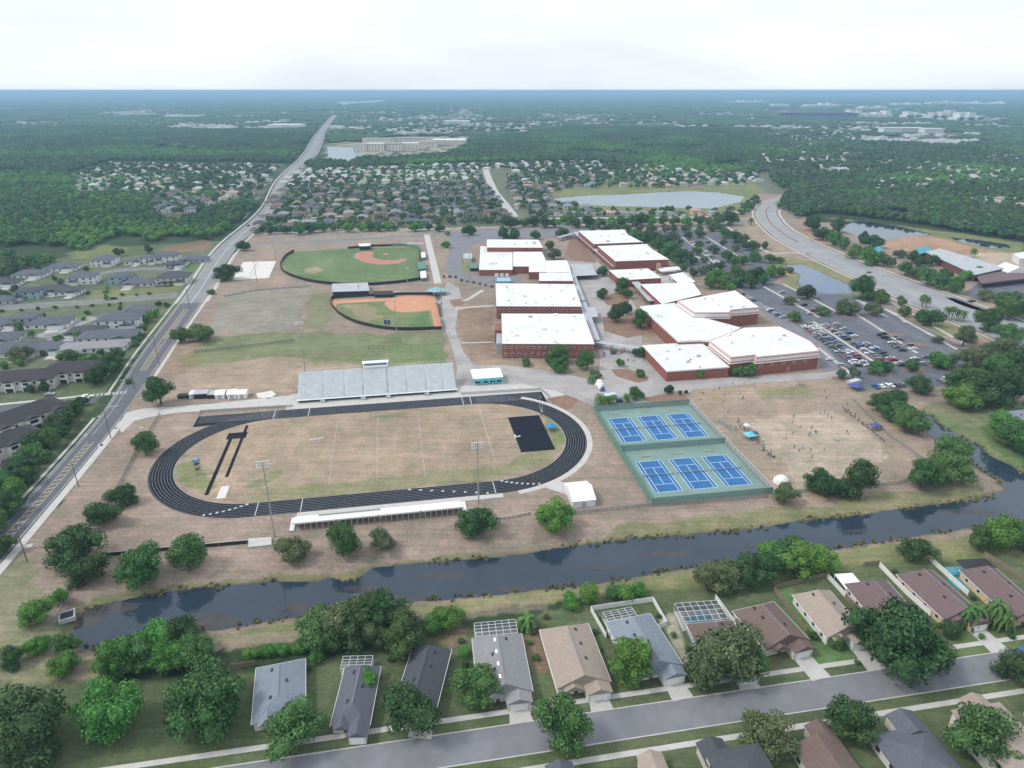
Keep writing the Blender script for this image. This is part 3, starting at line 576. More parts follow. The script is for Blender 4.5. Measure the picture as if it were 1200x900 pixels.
# mulch rings in the courtyard and by the entrance
for nm, pts in (('courtyard_bed',[(702,347),(722,343),(738,350),(735,358),(712,358)]),('courtyard_bed',[(706,372),(740,368),(765,378),(768,390),(735,396),(708,388)]),('entrance_bed',[(716,433),(735,432),(757,440),(760,446),(748,449),(722,441)]),('tennis_bed',[(751,467),(775,462),(803,462),(808,470),(770,474)]),('walk_bed',[(642,467),(664,463),(678,468),(672,476),(663,482)]),('ballpark_bed',[(526,352),(540,350),(545,356),(532,360)]),('garden_bed',[(668,280),(680,278),(690,296),(700,308),(672,306),(662,298)])):
    struct(nm, MB().sheet(shrink_poly(GP(pts),0), .062), 'mulch')
struct('volleyball_sand', MB().sheet(GP([(285,307),(323.7,306),(315,325.6),(272,328.6)]), .05), 'sand')
struct('gravel_heap_patch', MB().sheet(GP([(300,461),(318,458),(324,462),(316,467),(302,466)]), .05), 'sand')
# ---- bottom street and its sidewalks
sa = Vector(G(1041.7,784)); sb = Vector(G(1187,762.5)); sd = (sb-sa).normalized(); sn = Vector((-sd.y,sd.x))
STA = math.atan2(sd.y, sd.x)
def SF(u, v): p = sa+sd*u+sn*v; return (p.x, p.y)     # along the street, away from it
mb = MB(); mb.sheet([SF(-260,0),SF(160,0),SF(160,-8.5),SF(-260,-8.5)], .04); struct('residential_street', mb, 'asphalt_old')
mb = MB(); mb.box((*SF(-50,.15),.07),(420,.3,.14),STA); mb.box((*SF(-50,-8.65),.07),(420,.3,.14),STA); mb.box((*SF(-50,3.9),.04),(420,1.5,.08),STA); mb.box((*SF(-50,-12.4),.04),(420,1.5,.08),STA)
struct('residential_sidewalk', mb, 'conc_pale')
# ================================================================== TRACK AND FIELD
TL_, TR_, LW = 91.9, 36.5, 8.69
def stadium(r, n=40):
    pts = []
    for k in range(n+1): a = -math.pi/2+math.pi*k/n; pts.append(TF(TL_/2+r*math.cos(a), r*math.sin(a)))
    for k in range(n+1): a = math.pi/2+math.pi*k/n; pts.append(TF(-TL_/2+r*math.cos(a), r*math.sin(a)))
    return pts
mb = MB(); mb.ring(stadium(TR_+LW+.4), stadium(TR_), .06)
mb.sheet([TF(-TL_/2,TR_+.3),TF(-84,TR_+.3-3),TF(-84,TR_+LW-.2),TF(-TL_/2,TR_+LW+.35)], .056); mb.sheet([TF(TL_/2,TR_+LW+.35),TF(82,TR_+LW+.3),TF(82,TR_-5),TF(TL_/2,TR_+.2)], .056)
mb.sheet([TF(60,18.8),TF(75,18.8),TF(75,-15.5),TF(60,-15.5)], .056); mb.sheet([TF(-66,21),TF(-58.6,21),TF(-58.6,31),TF(-66,31)][0:0] or [TF(-66.5,18.6),TF(-58.2,18.6),TF(-58.2,24.6),TF(-66.5,24.6)], .056)
mb.sheet([TF(-65.3,18.6),TF(-63.8,18.6),TF(-63.8,-27.5),TF(-65.3,-27.5)], .052); mb.sheet([TF(-60.3,31.5),TF(-59,31.5),TF(-59,-15),TF(-60.3,-15)], .064)
struct('running_track', mb, 'rubber')
mb = MB()
for k in range(9):
    r = TR_+LW*k/8+ (.0 if k < 8 else -.02); mb.ring(stadium(r+.032), stadium(r-.032), .075)
    if 0 < k <= 8:
        v = TR_+LW*k/8; mb.box((*TF(-1,v),.0772),(164,.1,.002),TTH); mb.box((*TF(0,-v),.0772),(91,.08,.002),TTH)
def tline(u0, v0, u1, v1, w_=.15, z=.079): 
    a = TF(u0,v0); b_ = TF(u1,v1); mb.box(((a[0]+b_[0])/2,(a[1]+b_[1])/2,z),(math.dist(a,b_),w_,.004),math.atan2(b_[1]-a[1],b_[0]-a[0]))
for u in (-49,-33,41,45): tline(u, TR_, u, TR_+LW, .35)
for u in (-44,-28,44.5): tline(u, -TR_, u, -TR_-LW, .3)
for k in range(8):
    for u0, s in ((-46,-1),(8,1),(50,1)):
        a = -math.pi/2 - (.06+.045*k)*(1 if s < 0 else -1); r = TR_+LW*(k+.5)/8
        if u0 == 8: p = TF(12+4.2*k, -r)
        elif s < 0: p = TF(-TL_/2+r*math.cos(a), r*math.sin(a))
        else: p = TF(TL_/2+r*math.cos(a), r*math.sin(a))
        mb.box((p[0],p[1],.08),(1.2,.75,.004),TTH+.2*k)
for k in range(5): tline(-2+9*k, -46.6, 4+9*k, -46.6, .7, .085) if k in (0,1) else None
struct('track_markings', mb, mat('track_paint', (.5,.51,.53), .8, .15, .5))
mb = MB()
for u in (-19,-.4,18.5): tline(u, 30, u, -28, .12, .03)
tline(48,30,48,-20,.16,.03); tline(-30,12,-24,13,.9,.03)
struct('field_markings', mb, 'paint_worn')
# the strip of greener turf along the south of the infield: part of the ground colour, laid as thin uneven sheets
def blob(name, c, ru, rv, m, z, fr=TF, seed=0, n=40):
    random.seed(seed); ph = [random.uniform(0, 6.28) for _ in range(4)]
    pts = []
    for k in range(n):
        a = 2*math.pi*k/n; f = 1+.12*math.sin(2*a+ph[0])+.1*math.sin(3*a+ph[1])+.08*math.sin(5*a+ph[2])+.06*math.sin(9*a+ph[3]); pts.append(fr(c[0]+ru*f*math.cos(a), c[1]+rv*f*math.sin(a)))
    return struct(name, MB().sheet(pts, z), m)
struct('long_jump_sand_pit', MB().sheet([TF(-60.2,-22),TF(-57,-22),TF(-57,-31),TF(-60.2,-31)], .07), 'sand')
struct('pathway_slab', MB().sheet([TF(-62,-59),TF(-58.5,-59),TF(-58.5,-62),TF(-62,-62)], .07), 'conc_pale')
mb = MB(); c0 = stadium(TR_+LW+.45); c1 = stadium(TR_+LW+2.9); n0 = 4; n1 = 38
ii = list(range(2, 34)); mb.add([(*c1[i],.07) for i in ii]+[(*c0[i],.07) for i in ii], [(k,k+1,len(ii)+k+1,len(ii)+k) for k in range(len(ii)-1)])
mb.sheet([TF(-29,-45.8),TF(47,-45.8),TF(47,-48.6),TF(-29,-48.6)], .068); mb.sheet([TF(62,-43),TF(70,-40),TF(78,-50),TF(72,-52)], .072)
struct('track_walk', mb, 'conc_pale')
# ---- home grandstand
def grandstand():
    hx, hy = TF(0,51.2); t = thing('grandstand', 'long silver aluminium grandstand with press box beside the running track', 'grandstand', (hx,hy,0), TTH)
    rows = 24; v0, v1, z0, z1 = 2.2, 18.2, 1.6, 9.6
    secs = [(-39.5,-27.7),(-26.9,-17.3),(-16.5,-8.2),(-7.2,4.2),(5.2,13.8),(14.6,23.6),(24.4,32.4),(33.2,39.0)]
    for a, b_ in secs:
        mb = MB()
        for r_ in range(rows):
            va = v0+(v1-v0)*r_/rows; vb = v0+(v1-v0)*(r_+1)/rows; z = z0+(z1-z0)*r_/rows; zn = z0+(z1-z0)*(r_+1)/rows
            mb.add([(a,va,z),(b_,va,z),(b_,vb,z),(a,vb,z),(a,vb,zn),(b_,vb,zn)], [(0,1,2,3),(3,2,5,4)], 0)
            mb.box(((a+b_)/2, vb-.14, zn+.12), (b_-a-.1, .26, .05), 0, 1)
        part('seating_section', mb, ['alu','alu_seat'], t)
    for (_, a), (b_, _) in zip(secs[:-1], secs[1:]):
        mb = MB()
        for r_ in range(rows*2):
            va = v0+(v1-v0)*r_/rows/2; vb = v0+(v1-v0)*(r_+1)/rows/2; z = z0+(z1-z0)*r_/rows/2-.02; mb.add([(a,va,z),(b_,va,z),(b_,vb,z),(a,vb,z)], [(0,1,2,3)])
        part('aisle', mb, 'alu', t)
    mb = MB(); mb.box((0,1.5,1.45),(79.6,1.6,.12)); part('front_walkway', mb, 'alu', t)
    for u in (-27.3,-7.7,4.7,24):
        mb = MB(); mb.box((u,.2,.8),(2.2,1.2,.1)); [mb.box((u,.65-.32*k,1.2-.25*k),(2.,.34,.06)) for k in range(5)]; mb.box((u-1.1,-.1,1.3),(.06,1.8,.9)); mb.box((u+1.1,-.1,1.3),(.06,1.8,.9)); part('stair', mb, 'alu', t)
    mb = MB()
    for k in range(41):
        u = -39.6+k*1.98; mb.box((u,.72,2.0),(.06,.06,1.1)); mb.box((u,18.4,10.2),(.06,.06,1.4))
        if k % 2 == 0:
            mb.box((u,9,3),(.16,.16,5.4)); mb.box((u,18,4.8),(.2,.2,9.6)); mb.box((u,2.4,.7),(.16,.16,1.4))
    for z in (2.1,2.5): mb.box((0,.72,z),(79.4,.05,.05))
    mb.box((0,18.4,10.85),(79.4,.06,.06)); mb.box((-39.9,9.5,6.5),(.05,16,.06)); mb.box((39.9,9.5,6.5),(.05,16,.06)); part('railing', mb, 'alu', t)
    mb = MB(); mb.box((0,2.1,.75),(78.5,.2,1.2)); part('front_skirt', mb, 'dark', t)
    mb = MB(); mb.box((-1,19.2,11.1),(12.4,2.6,2.6)); pb = part('press_box', mb, 'alu_seat', t)
    for k in range(9): part('window', MB().box((-6+1.25*k,17.87,11.6),(1.05,.06,.95)), 'glass', pb)
    mb = MB(); mb.box((-1,19.1,12.5),(13.4,3.6,.18)); part('roof', mb, 'alu_seat', pb)
    mb = MB(); [mb.box((-7+1.5*k,17.5,13.1),(.05,.05,1.1)) for k in range(9)]; mb.box((-1,17.5,13.6),(12,.05,.05)); [mb.box((-7+1.5*k,20.8,13.1),(.05,.05,1.1)) for k in range(9)]; mb.box((-1,20.8,13.6),(12,.05,.05)); part('roof_railing', mb, 'alu', pb)
    mb = MB(); mb.box((-1,19.2,5),(11.5,1.6,9.6)); part('support_wall', mb, 'alu', t)
grandstand()
def visitor_stand():
    hx, hy = TF(0,-48.8); t = thing('visitor_stand', 'long low white visitor stand on the canal side of the track', 'grandstand', (hx,hy,0), TTH)
    rows = 5; mb = MB(); mb.box((0.5,-2.2,.55),(60,3.8,.12)); part('front_walkway', mb, 'white', t)
    for a, b_ in ((-29,-14.6),(-14.2,.3),(.7,15.3),(15.7,30.6)):
        mb = MB()
        for r_ in range(rows):
            z = .75+.5*r_; v = -4.3-.85*r_; mb.add([(a,v,z),(b_,v,z),(b_,v-.85,z),(a,v-.85,z),(a,v-.85,z+.5),(b_,v-.85,z+.5)], [(3,2,1,0),(4,5,2,3)]); mb.box(((a+b_)/2,v-.72,z+.5+.06),(b_-a,.3,.05))
        part('seating_section', mb, 'ridge', t)
    mb = MB()
    for k in range(31):
        u = -29+k*2; mb.box((u,-8.6,1.6),(.1,.1,3.2)); mb.box((u,-8.62,3.6),(.05,.05,1.1)); mb.box((u,-5.8,.8),(.1,.1,1.5)); mb.box((u,-.4,1.1),(.05,.05,1.1))
    mb.box((.5,-8.62,4.1),(60,.05,.05)); mb.box((.5,-.4,1.6),(60,.05,.05)); part('railing', mb, 'alu', t)
    for k, u in enumerate((-29.6, 31.4)): mb = MB(); mb.box((u,-4.6,.32),(1.6,8,.12)); mb.box((u-.8,-4.6,.9),(.05,8,.05)); part('access_ramp', mb, 'white', t)
    mb = MB(); mb.box((-10,-1.2,.9),(22,.35,.5)); part('bench_rail', mb, 'steel', t)
visitor_stand()
# ---- flood-light masts
def pole_h(base, top):
    x, y = G(*base); lo, hi = 1, 60
    for _ in range(40):
        m_ = (lo+hi)/2
        if PX(x, y, m_)[1] > top: lo = m_
        else: hi = m_
    return x, y, (lo+hi)/2
def mast(base, top, label, rows=3, n=7, wid=3.6, rot=0., name='floodlight_mast', r=.3, m='steel', group='floodlight masts round the sports fields'):
    x, y, h = pole_h(base, top); t = thing(name, label, 'floodlight mast', (x,y,0), rot, group)
    part('pole', MB().cyl((0,0,0),(0,0,h),r,r*.5,8), m, t)
    for k in range(rows):
        z = h-.3-k*1.05; mb = MB(); mb.box((0,0,z),(wid,.14,.14)); a = part('crossarm', mb, 'steel', t)
        for i in range(n):
            u = -wid/2+wid*(i+.5)/n; mb = MB(); mb.box((u,-.28,z+.05),(.42,.4,.45)); part('lamp_head', mb, 'ridge', a)
mast((322,629),(0,540)[1],'tall floodlight mast by the canal side, left of the visitor stand',3,6,4.6,TTH)
mast((561,590),518,'tall floodlight mast behind the right end of the visitor stand',3,6,4.6,TTH)
mast((358,438),377,'tall floodlight mast behind the left end of the silver grandstand',2,6,4.4,TTH)
mast((520,427),372,'slim floodlight mast behind the right end of the silver grandstand',2,5,3.4,TTH)
mast((323,304),276,'floodlight mast between the sand court and the ballpark outfield',2,4,3.,.3)
mast((396,281),257,'floodlight mast at the back of the baseball infield',2,4,3.)
mast((421,345),300,'floodlight mast beside the grey roofed batting shed',2,5,3.4)
mast((465,390),350,'floodlight mast at the softball outfield fence',2,4,3.)
mast((510,291),263,'floodlight mast behind the baseball home plate corner',2,4,3.)
mast((519,388),338,'floodlight mast at the right corner of the softball field',2,4,3.)
mast((478,334),314,'short floodlight mast on the baseball right field fence',1,4,2.4)
mast((551,330),294,'lamp mast at the edge of the school service yard',1,3,2.)
# ---- wooden utility poles down the avenue
for i, (b_, tp, lb) in enumerate([((32,658),616,'near the lower left corner'),((92,570),543,'beside the striped median'),((130,514),465,'beside the school drive'),((158,456),440,'by the crossing'),((186.5,427),392,'left of the dry practice field'),((222.5,362),339,'by the small roadside shrub'),((301,330),303,'beyond the roadside oak')]):
    x, y, h = pole_h(b_, tp); h = min(h, 17); t = thing('utility_pole', 'tall brown utility pole on the avenue verge '+lb, 'utility pole', (x,y,0), 1.75-math.pi/2, 'utility poles along the avenue')
    part('pole', MB().cyl((0,0,0),(0,0,h),.2,.14,8), 'wood_pole', t); part('crossarm', MB().box((0,0,h-.7),(2.2,.12,.14)), 'wood_pole', t)
    for s in (-1,0,1): part('insulator', MB().cyl((s*.95,0,h-.62),(s*.95,0,h-.3),.07,.05,6), 'ridge', t)
# ---- generic flat-roofed building parts
def wall_windows(t, a, b_, z0, n, w_=1.4, h_=1.5, name='window', lab=None, off=.05, fr='white'):
    """n windows set along the wall from a to b (world), outward = right of a->b"""
    L = math.dist(a,b_); an = math.atan2(b_[1]-a[1], b_[0]-a[0]); nx, ny = math.sin(an), -math.cos(an)
    for k in range(n):
        tt = (k+.5)/n; x = a[0]+(b_[0]-a[0])*tt; y = a[1]+(b_[1]-a[1])*tt
        f = part(name, MB().box((x+nx*off,y+ny*off,z0),(w_+.3,.12,h_+.3),an), fr, t, None, True)
        part('pane', MB().box((x+nx*(off+.045),y+ny*(off+.045),z0),(w_,.08,h_),an), 'glass', f, None, True)
def _b(): pass
def block(name, label, cat, roof_px, h, wallm='brick', roofm='roof_white', band_=None, loc=None, parapet=.5, units=0, skylights=0, group=None, world=None, t=None):
    poly = world if world else GP(roof_px, h)
    a = sum(poly[i][0]*poly[(i+1)%len(poly)][1]-poly[(i+1)%len(poly)][0]*poly[i][1] for i in range(len(poly)))
    if a < 0: poly = poly[::-1]
    cx = sum(p[0] for p in poly)/len(poly); cy = sum(p[1] for p in poly)/len(poly)
    if t is None: t = thing(name, label, cat, (cx,cy,0), 0, group)
    hw = h-.9 if band_ else h-.25
    part('wall', MB().prism(poly, 0, hw), wallm, t, None, True)
    if band_: part('fascia', MB().prism(shrink_poly(poly,-.12), hw, h-.25, bottom=True), band_, t, None, True)
    inner = shrink_poly(poly, .45); mb = MB(); n = len(poly); o_ = shrink_poly(poly, -.2)
    vs = [(x,y,h-.25) for x,y in o_]+[(x,y,h) for x,y in o_]+[(x,y,h) for x,y in inner]+[(x,y,h-.2) for x,y in inner]
    for i in range(n):
        j = (i+1)%n; mb.add([vs[i],vs[j],vs[n+j],vs[n+i]],[(0,1,2,3)]); mb.add([vs[n+i],vs[n+j],vs[2*n+j],vs[2*n+i]],[(0,1,2,3)]); mb.add([vs[2*n+i],vs[2*n+j],vs[3*n+j],vs[3*n+i]],[(0,1,2,3)])
    part('parapet', mb, 'fascia', t, None, True)
    rf = part('roof', MB().sheet(inner, h-.15), roofm, t, None, True)
    random.seed(int(abs(cx*7+cy)))
    bx0,bx1 = min(p[0] for p in inner), max(p[0] for p in inner); by0,by1 = min(p[1] for p in inner), max(p[1] for p in inner)
    placed = 0; tries = 0
    while placed < units and tries < 200:
        tries += 1; x = random.uniform(bx0,bx1); y = random.uniform(by0,by1)
        if inside(np.array([x]),np.array([y]),shrink_poly(poly,2.))[0]:
            s = random.choice([.7,.9,1.2,1.8]); mb = MB().box((x,y,h-.15+s*.3),(s*1.3,s,s*.6),.16); mb.box((x,y,h-.15+s*.62),(s*.8,s*.6,.06),.16); part('roof_vent', mb, random.choice(['alu','roof_grey','alu_seat']), rf, None, True); placed += 1
    return t, poly
GR = 'school buildings with white flat roofs'
t1, p1 = block('school_building','two storey brick school building with white roof nearest the running track','school building',[(588,367.5),(683.3,367.8),(696.3,403),(589,402.5)],9,units=22,group=GR)
q = GP([(589,402.5),(696.3,403)],9); wall_windows(t1,q[0],q[1],6.6,16,1.3,1.1); wall_windows(t1,q[0],q[1],2.4,14,1.3,1.3)
blk = MB().prism(GP([(581.5,402.5),(590,402.5),(589,388),(582,388)],6), 0, 6); part('stair_tower', blk, 'roof_grey', t1, None, True)
part('stair_tower', MB().prism(GP([(580,379),(596,379),(596,387),(580,387)],8), 0, 8), 'brick', t1, None, True)
t2, p2 = block('school_building','two storey brick school building with white roof, second from the track','school building',[(581,332),(672.8,333),(681.4,359),(582,358.6)],9,units=24,group=GR)
q = GP([(582,358.6),(681.4,359)],9); wall_windows(t2,q[0],q[1],6.2,17,1.3,1.6); wall_windows(t2,q[0],q[1],2.4,14,1.3,1.4)
t3, p3 = block('school_building','brick school block with tall red rear wall and stepped white roofs beside the service yard','school building',[(570.8,280.5),(630.8,281),(636,290),(570.8,289.7)],9.5,units=8,group=GR)
for px_, h in (([(563.3,288.5),(600.5,289),(600.5,316),(561.5,316)],5.2),([(601.5,295),(635,295),(639.5,305),(640,318.5),(620,318.5),(620,312),(601.5,312)],6.4),([(639.4,305.3),(664,305),(669.5,318.5),(640.5,319)],7.4),([(632,319.6),(669,319.3),(671.5,329),(632,329)],8.2)):
    poly = GP(px_, h); part('wall', MB().prism(poly, 0, h-.3), 'brick', t3, None, True); part('roof', MB().prism(shrink_poly(poly,-.15), h-.3, h), 'roof_white', t3, None, True)
for u in (582,588,594): x, y = G(u,324.5); part('loading_door', MB().box((x,y-.4,1.6),(3.,.2,3.)), 'white', t3, None, True)
for k in range(3): part('roof_unit', MB().box((*G(575+k*3.6,309.5,5.2),5.9),(2.,1.4,1.4),.16), 'alu', t3, None, True)
t4, p4 = block('school_building','tall brick hall with white roof at the far end of the campus','school building',[(678,270.5),(732,269),(735,274.5),(752,283.5),(696,285.8)],9,units=8,group=GR)
t5, p5 = block('school_building','tall brick hall with white stepped roof in front of the far hall','school building',[(700.5,288.3),(758,286),(763.5,291.8),(783.8,303.8),(721.5,306)],9.6,units=9,group=GR)
t6, p6 = block('school_building','low brick building with plain white roof in the middle of the campus','school building',[(714,316.5),(759,314.5),(774.8,325.5),(727.5,328.2)],6,units=8,group=GR)
t7, p7 = block('gymnasium','large brick gymnasium complex with stepped white roofs beside the car park','gymnasium',[(751,333),(812,331),(822,345),(776,356)],7,units=4)
for nm, px_, h, wm, bd in (('upper_hall',[(794,352.7),(861.7,340.2),(889.8,360),(856.5,363),(855,366),(813.8,366.3)],11.5,'brick',3.6),('link_wing',[(750.2,359),(790,355),(816,370),(868,384),(835,400),(821,398.5),(795,399.6)],8.2,'brick',.9),('main_hall',[(831.5,399.6),(872,384),(913.8,382.5),(950,399.8),(960.6,411),(952,412),(886.7,418.5),(884.6,415.7),(856.5,418.8)],10.5,'brick',3.2),('low_wing',[(753.3,404.8),(821,400.6),(854.4,429.8),(782,435)],6.,'brick',.6)):
    poly = GP(px_, h); w0 = part(nm, MB().prism(poly, 0, h-bd), wm, t7, None, True)
    part('fascia', MB().prism(shrink_poly(poly,-.15), h-bd, h-.1), 'fascia', w0, None, True)
    if bd > 2:
        part('stripe', MB().prism(shrink_poly(poly,-.35), h-bd+.1, h-bd+.6), 'band', w0, None, True); part('stripe', MB().prism(shrink_poly(poly,-.2), h-.9, h-.45), 'band', w0, None, True)
        part('ledge', MB().prism(shrink_poly(poly,-.8), h-bd-.5, h-bd-.1), 'fascia', w0, None, True)
    rf = part('roof', MB().prism(shrink_poly(poly,.3), h-.1, h+.02), 'roof_white', w0, None, True)
    part('roof_edge', MB().ring(shrink_poly(poly,-.2), shrink_poly(poly,.25), h+.1), 'band' if bd > 1 else 'fascia', w0, None, True)
    random.seed(len(nm))
    for k in range(16):
        x = sum(p[0] for p in poly)/len(poly)+random.uniform(-26,26); y = sum(p[1] for p in poly)/len(poly)+random.uniform(-18,18)
        if inside(np.array([x]),np.array([y]),shrink_poly(poly,2.))[0]: q_ = random.choice([.5,.7,1.,1.5]); part('roof_vent', MB().box((x,y,h+.05+.35*q_),(1.2*q_,.9*q_,.7*q_),.16), random.choice(['alu','roof_grey']), rf, None, True)
q = GP([(782,435),(854.4,429.8)],6); 
q2 = GP([(886.7,418.5),(952,412)],10.5); wall_windows(t7,q2[0],q2[1],5.2,5,1.6,.9)
a = Vector(q2[0]); b_ = Vector(q2[1]); c = a+(b_-a)*.6; part('door', MB().box((c.x+.03,c.y-.12,1.5),(1.9,.12,2.8),math.atan2((b_-a).y,(b_-a).x)), 'band', t7, None, True)
mb = MB()
for k in range(6): x,y = G(796,343,0) if False else G(844+k*3,330-k*.0+0,0); 
# covered walks: roof on posts, a thing each
def covered_walk(pts, wd, h, label, m='roof_grey'):
    L = GP(pts, h); c = L[0]; t = thing('covered_walkway', label, 'walkway', (*c,0), 0, 'covered walkways between school buildings')
    mb = MB()
    for a, b_ in zip(L[:-1], L[1:]):
        d = math.dist(a,b_); an = math.atan2(b_[1]-a[1],b_[0]-a[0]); mb.box(((a[0]+b_[0])/2,(a[1]+b_[1])/2,h),(d+wd*.5,wd,.3),an)
        mb.box(((a[0]+b_[0])/2,(a[1]+b_[1])/2,h+.2),(d,.5,.12),an)
    part('roof', mb, m, t, None, True)
    for a, b_ in zip(L[:-1], L[1:]):
        d = math.dist(a,b_); n = max(2,int(d/7)); an = math.atan2(b_[1]-a[1],b_[0]-a[0])
        for k in range(n):
            tt = (k+.5)/n
            for s in (-1,1): part('post', MB().box((a[0]+(b_[0]-a[0])*tt-math.sin(an)*s*(wd/2-.4),a[1]+(b_[1]-a[1])*tt+math.cos(an)*s*(wd/2-.4),h/2-.1),(.35,.35,h-.2),an), 'brick', t, None, True)
covered_walk([(675,272),(722,312)],6.5,4.2,'long grey covered walkway along the left side of the far brick halls')
covered_walk([(669,318),(682,353),(698,398)],5.2,4.4,'grey covered walkway running down the right side of the two storey buildings')
covered_walk([(655,278),(670,274)],5,4,'short grey covered walkway at the garden behind the far halls')
covered_walk([(744,330),(764,352)],6,4,'grey covered walkway beside the gymnasium complex')
covered_walk([(722,318),(748,330)],4,3.8,'narrow grey covered walkway in front of the low white roofed building')
covered_walk([(697,400),(752,409)],4.5,3.6,'grey covered walkway between the track side building and the gymnasium')
def canopy(name, label, cat, px_, h, roofm, postm='brick', wallm=None):
    poly = GP(px_, h); cx = sum(p[0] for p in poly)/len(poly); cy = sum(p[1] for p in poly)/len(poly); t = thing(name, label, cat, (cx,cy,0))
    part('roof', MB().prism(poly, h-.3, h), roofm, t, None, True)
    for p in shrink_poly(poly, .7): part('post', MB().box((p[0],p[1],h/2-.15),(.4,.4,h-.3)), postm, t, None, True)
    if wallm: part('wall', MB().prism(shrink_poly(poly,2.), 0, h-.3), wallm, t, None, True)
    return t
canopy('entrance_canopy','pale grey square canopy on posts beside the covered walkway','canopy',[(685,360),(698,360),(701,371),(688,372)],4.6,'roof_grey')
canopy('courtyard_shelter','wide grey flat roof shelter over the courtyard lunch tables','shelter',[(668,309.5),(693,310),(700,322),(673,323.5)],4,'roof_grey','brick_dark')
canopy('entrance_canopy','white flat canopy at the car park entrance of the gymnasium','canopy',[(784,322),(800,319),(815,330),(795,332)],4.5,'roof_white')
canopy('entrance_canopy','thin pale canopy jutting from the tall brick hall','canopy',[(770,314),(795,312),(798,315.5),(774,318)],4.2,'roof_white')
x,y = G(771,320); solo('brick_tower', MB().box((x,y,4.),(3.2,2.4,8.)), mat('tan_brick',(.4,.3,.2)), 'slim tan brick pylon between the campus halls', 'pylon')
# small structures
def simple_shed(name, label, cat, cx, cy, w_, d_, h, rot, wallm, roofm, gable=True, group=None, door=True):
    t = thing(name, label, cat, (cx,cy,0), rot, group); part('wall', MB().box((0,0,h/2),(w_,d_,h)), wallm, t)
    mb = MB(); e = .25; r = (d_/2)*.35 if gable else .15
    if gable: mb.add([(-w_/2-e,-d_/2-e,h),(w_/2+e,-d_/2-e,h),(w_/2+e,0,h+r),(-w_/2-e,0,h+r),(-w_/2-e,d_/2+e,h),(w_/2+e,d_/2+e,h),(-w_/2-e,-d_/2-e,h-.1),(w_/2+e,-d_/2-e,h-.1),(-w_/2-e,d_/2+e,h-.1),(w_/2+e,d_/2+e,h-.1)],[(0,1,2,3),(3,2,5,4),(0,3,4,8,6),(1,7,9,5,2),(6,7,1,0),(8,4,5,9)])
    else: mb.box((0,0,h+.1),(w_+.5,d_+.5,.2))
    part('roof', mb, roofm, t)
    if door: part('door', MB().box((0,-d_/2-.04,1.05),(min(1.6,w_*.4),.08,2.1)), 'stucco_grey', t)
    return t
t = thing('concession_building','small white roofed concession building with turquoise walls by the grandstand','kiosk',(*TF(56.5,64.5),0),TTH)
part('wall', MB().box((0,0,1.7),(14,8.5,3.4)), 'turq', t)
part('roof', MB().add([(-8,-5.2,3.5),(8,-5.2,3.5),(8,6,4.4),(-8,6,4.4),(-8,-5.2,3.7),(8,-5.2,3.7),(8,6,4.6),(-8,6,4.6)],[(3,2,1,0),(4,5,6,7),(0,1,5,4),(1,2,6,5),(2,3,7,6),(3,0,4,7)]), 'alu_seat', t)
part('front_fascia', MB().box((0,-5.3,3.0),(16,.14,1.5)), 'turq', t)
for u in (-5.5,-1.5,2.5,6): part('serving_hatch', MB().box((u,-4.3,1.5),(2.4,.12,1.4)), 'dark', t)
for u in (-7.5,-2.5,2.5,7.5): part('post', MB().box((u,-5.1,1.6),(.2,.2,3.2)), 'white', t)
simple_shed('storage_building','white metal storage building at the curve of the track','shed',*TF(75.2,-54),8.6,13,3.,TTH,'alu','alu_seat')
bs = [('dark open trailer parked by the roadside oak',218,463.5,7,3,1.4,'dark','dark',0),('small white cargo trailer beside the dark trailer',227,463,2.6,5,2.4,'white','roof_white',0),('grey flat roofed equipment shelter in the trailer row',237,463,6.5,5,2.6,'dark','roof_grey',0),('small dark trailer left of the white gabled sheds',249,463,3,5,2.2,'dark','roof_grey',0),('white gabled storage shed, left of three beside the practice field',259.5,463,4.4,6.5,2.6,'white','ridge',1),('white gabled storage shed, middle of three beside the practice field',273.5,462.5,4.4,6.5,2.6,'white','ridge',1),('white gabled storage shed, right of three beside the practice field',285,462.5,4.4,6.,2.6,'white','ridge',1)]
for lb, u, v, w_, d_, h, wm, rm, gb in bs:
    x,y = G(u,v+2,0); simple_shed('cargo_trailer' if 'trailer' in lb and not gb and 'shelter' not in lb else 'storage_shed', lb, 'trailer' if 'trailer' in lb and 'shelter' not in lb else 'shed', x,y,w_,d_,h,TTH if not gb else TTH,wm,rm,bool(gb),'sheds and trailers beside the practice field',wm=='white')
t = thing('pavilion','teal hipped pavilion between the baseball and softball fields','pavilion',(*G(512.5,345),0),.2)
ap = (0,0,5.6); b8 = [(8.4*math.cos(a_*math.pi/3+.3),6.6*math.sin(a_*math.pi/3+.3),3.3) for a_ in range(6)]
part('roof', MB().add(b8+[ap],[(i,(i+1)%6,6) for i in range(6)]+[tuple(range(6))[::-1]]), 'teal', t)
for p in b8: part('post', MB().box((p[0]*.85,p[1]*.85,1.6),(.3,.3,3.2)), 'dark', t)
part('counter_wall', MB().box((0,0,1.3),(7,5,2.6)), 'stucco_grey', t)
def px_build(name, label, cat, px_, h, wallm, roofm, ov=.4):
    poly = GP(px_, h); cx = sum(p[0] for p in poly)/len(poly); cy = sum(p[1] for p in poly)/len(poly); t = thing(name, label, cat, (cx,cy,0))
    part('wall', MB().prism(shrink_poly(poly,ov), 0, h-.25), wallm, t, None, True); part('roof', MB().prism(poly, h-.25, h), roofm, t, None, True); return t
t = px_build('batting_shed','long grey roofed batting shed with dark sides between the ball fields','shed',[(389,332.5),(431,331),(433,340.5),(389,342)],4.5,'dark','roof_grey',.6)
t = px_build('dugout','dark low dugout at the softball field fence','dugout',[(437,341),(460,340.5),(462,345),(438,345.5)],2.4,'dark','dark')
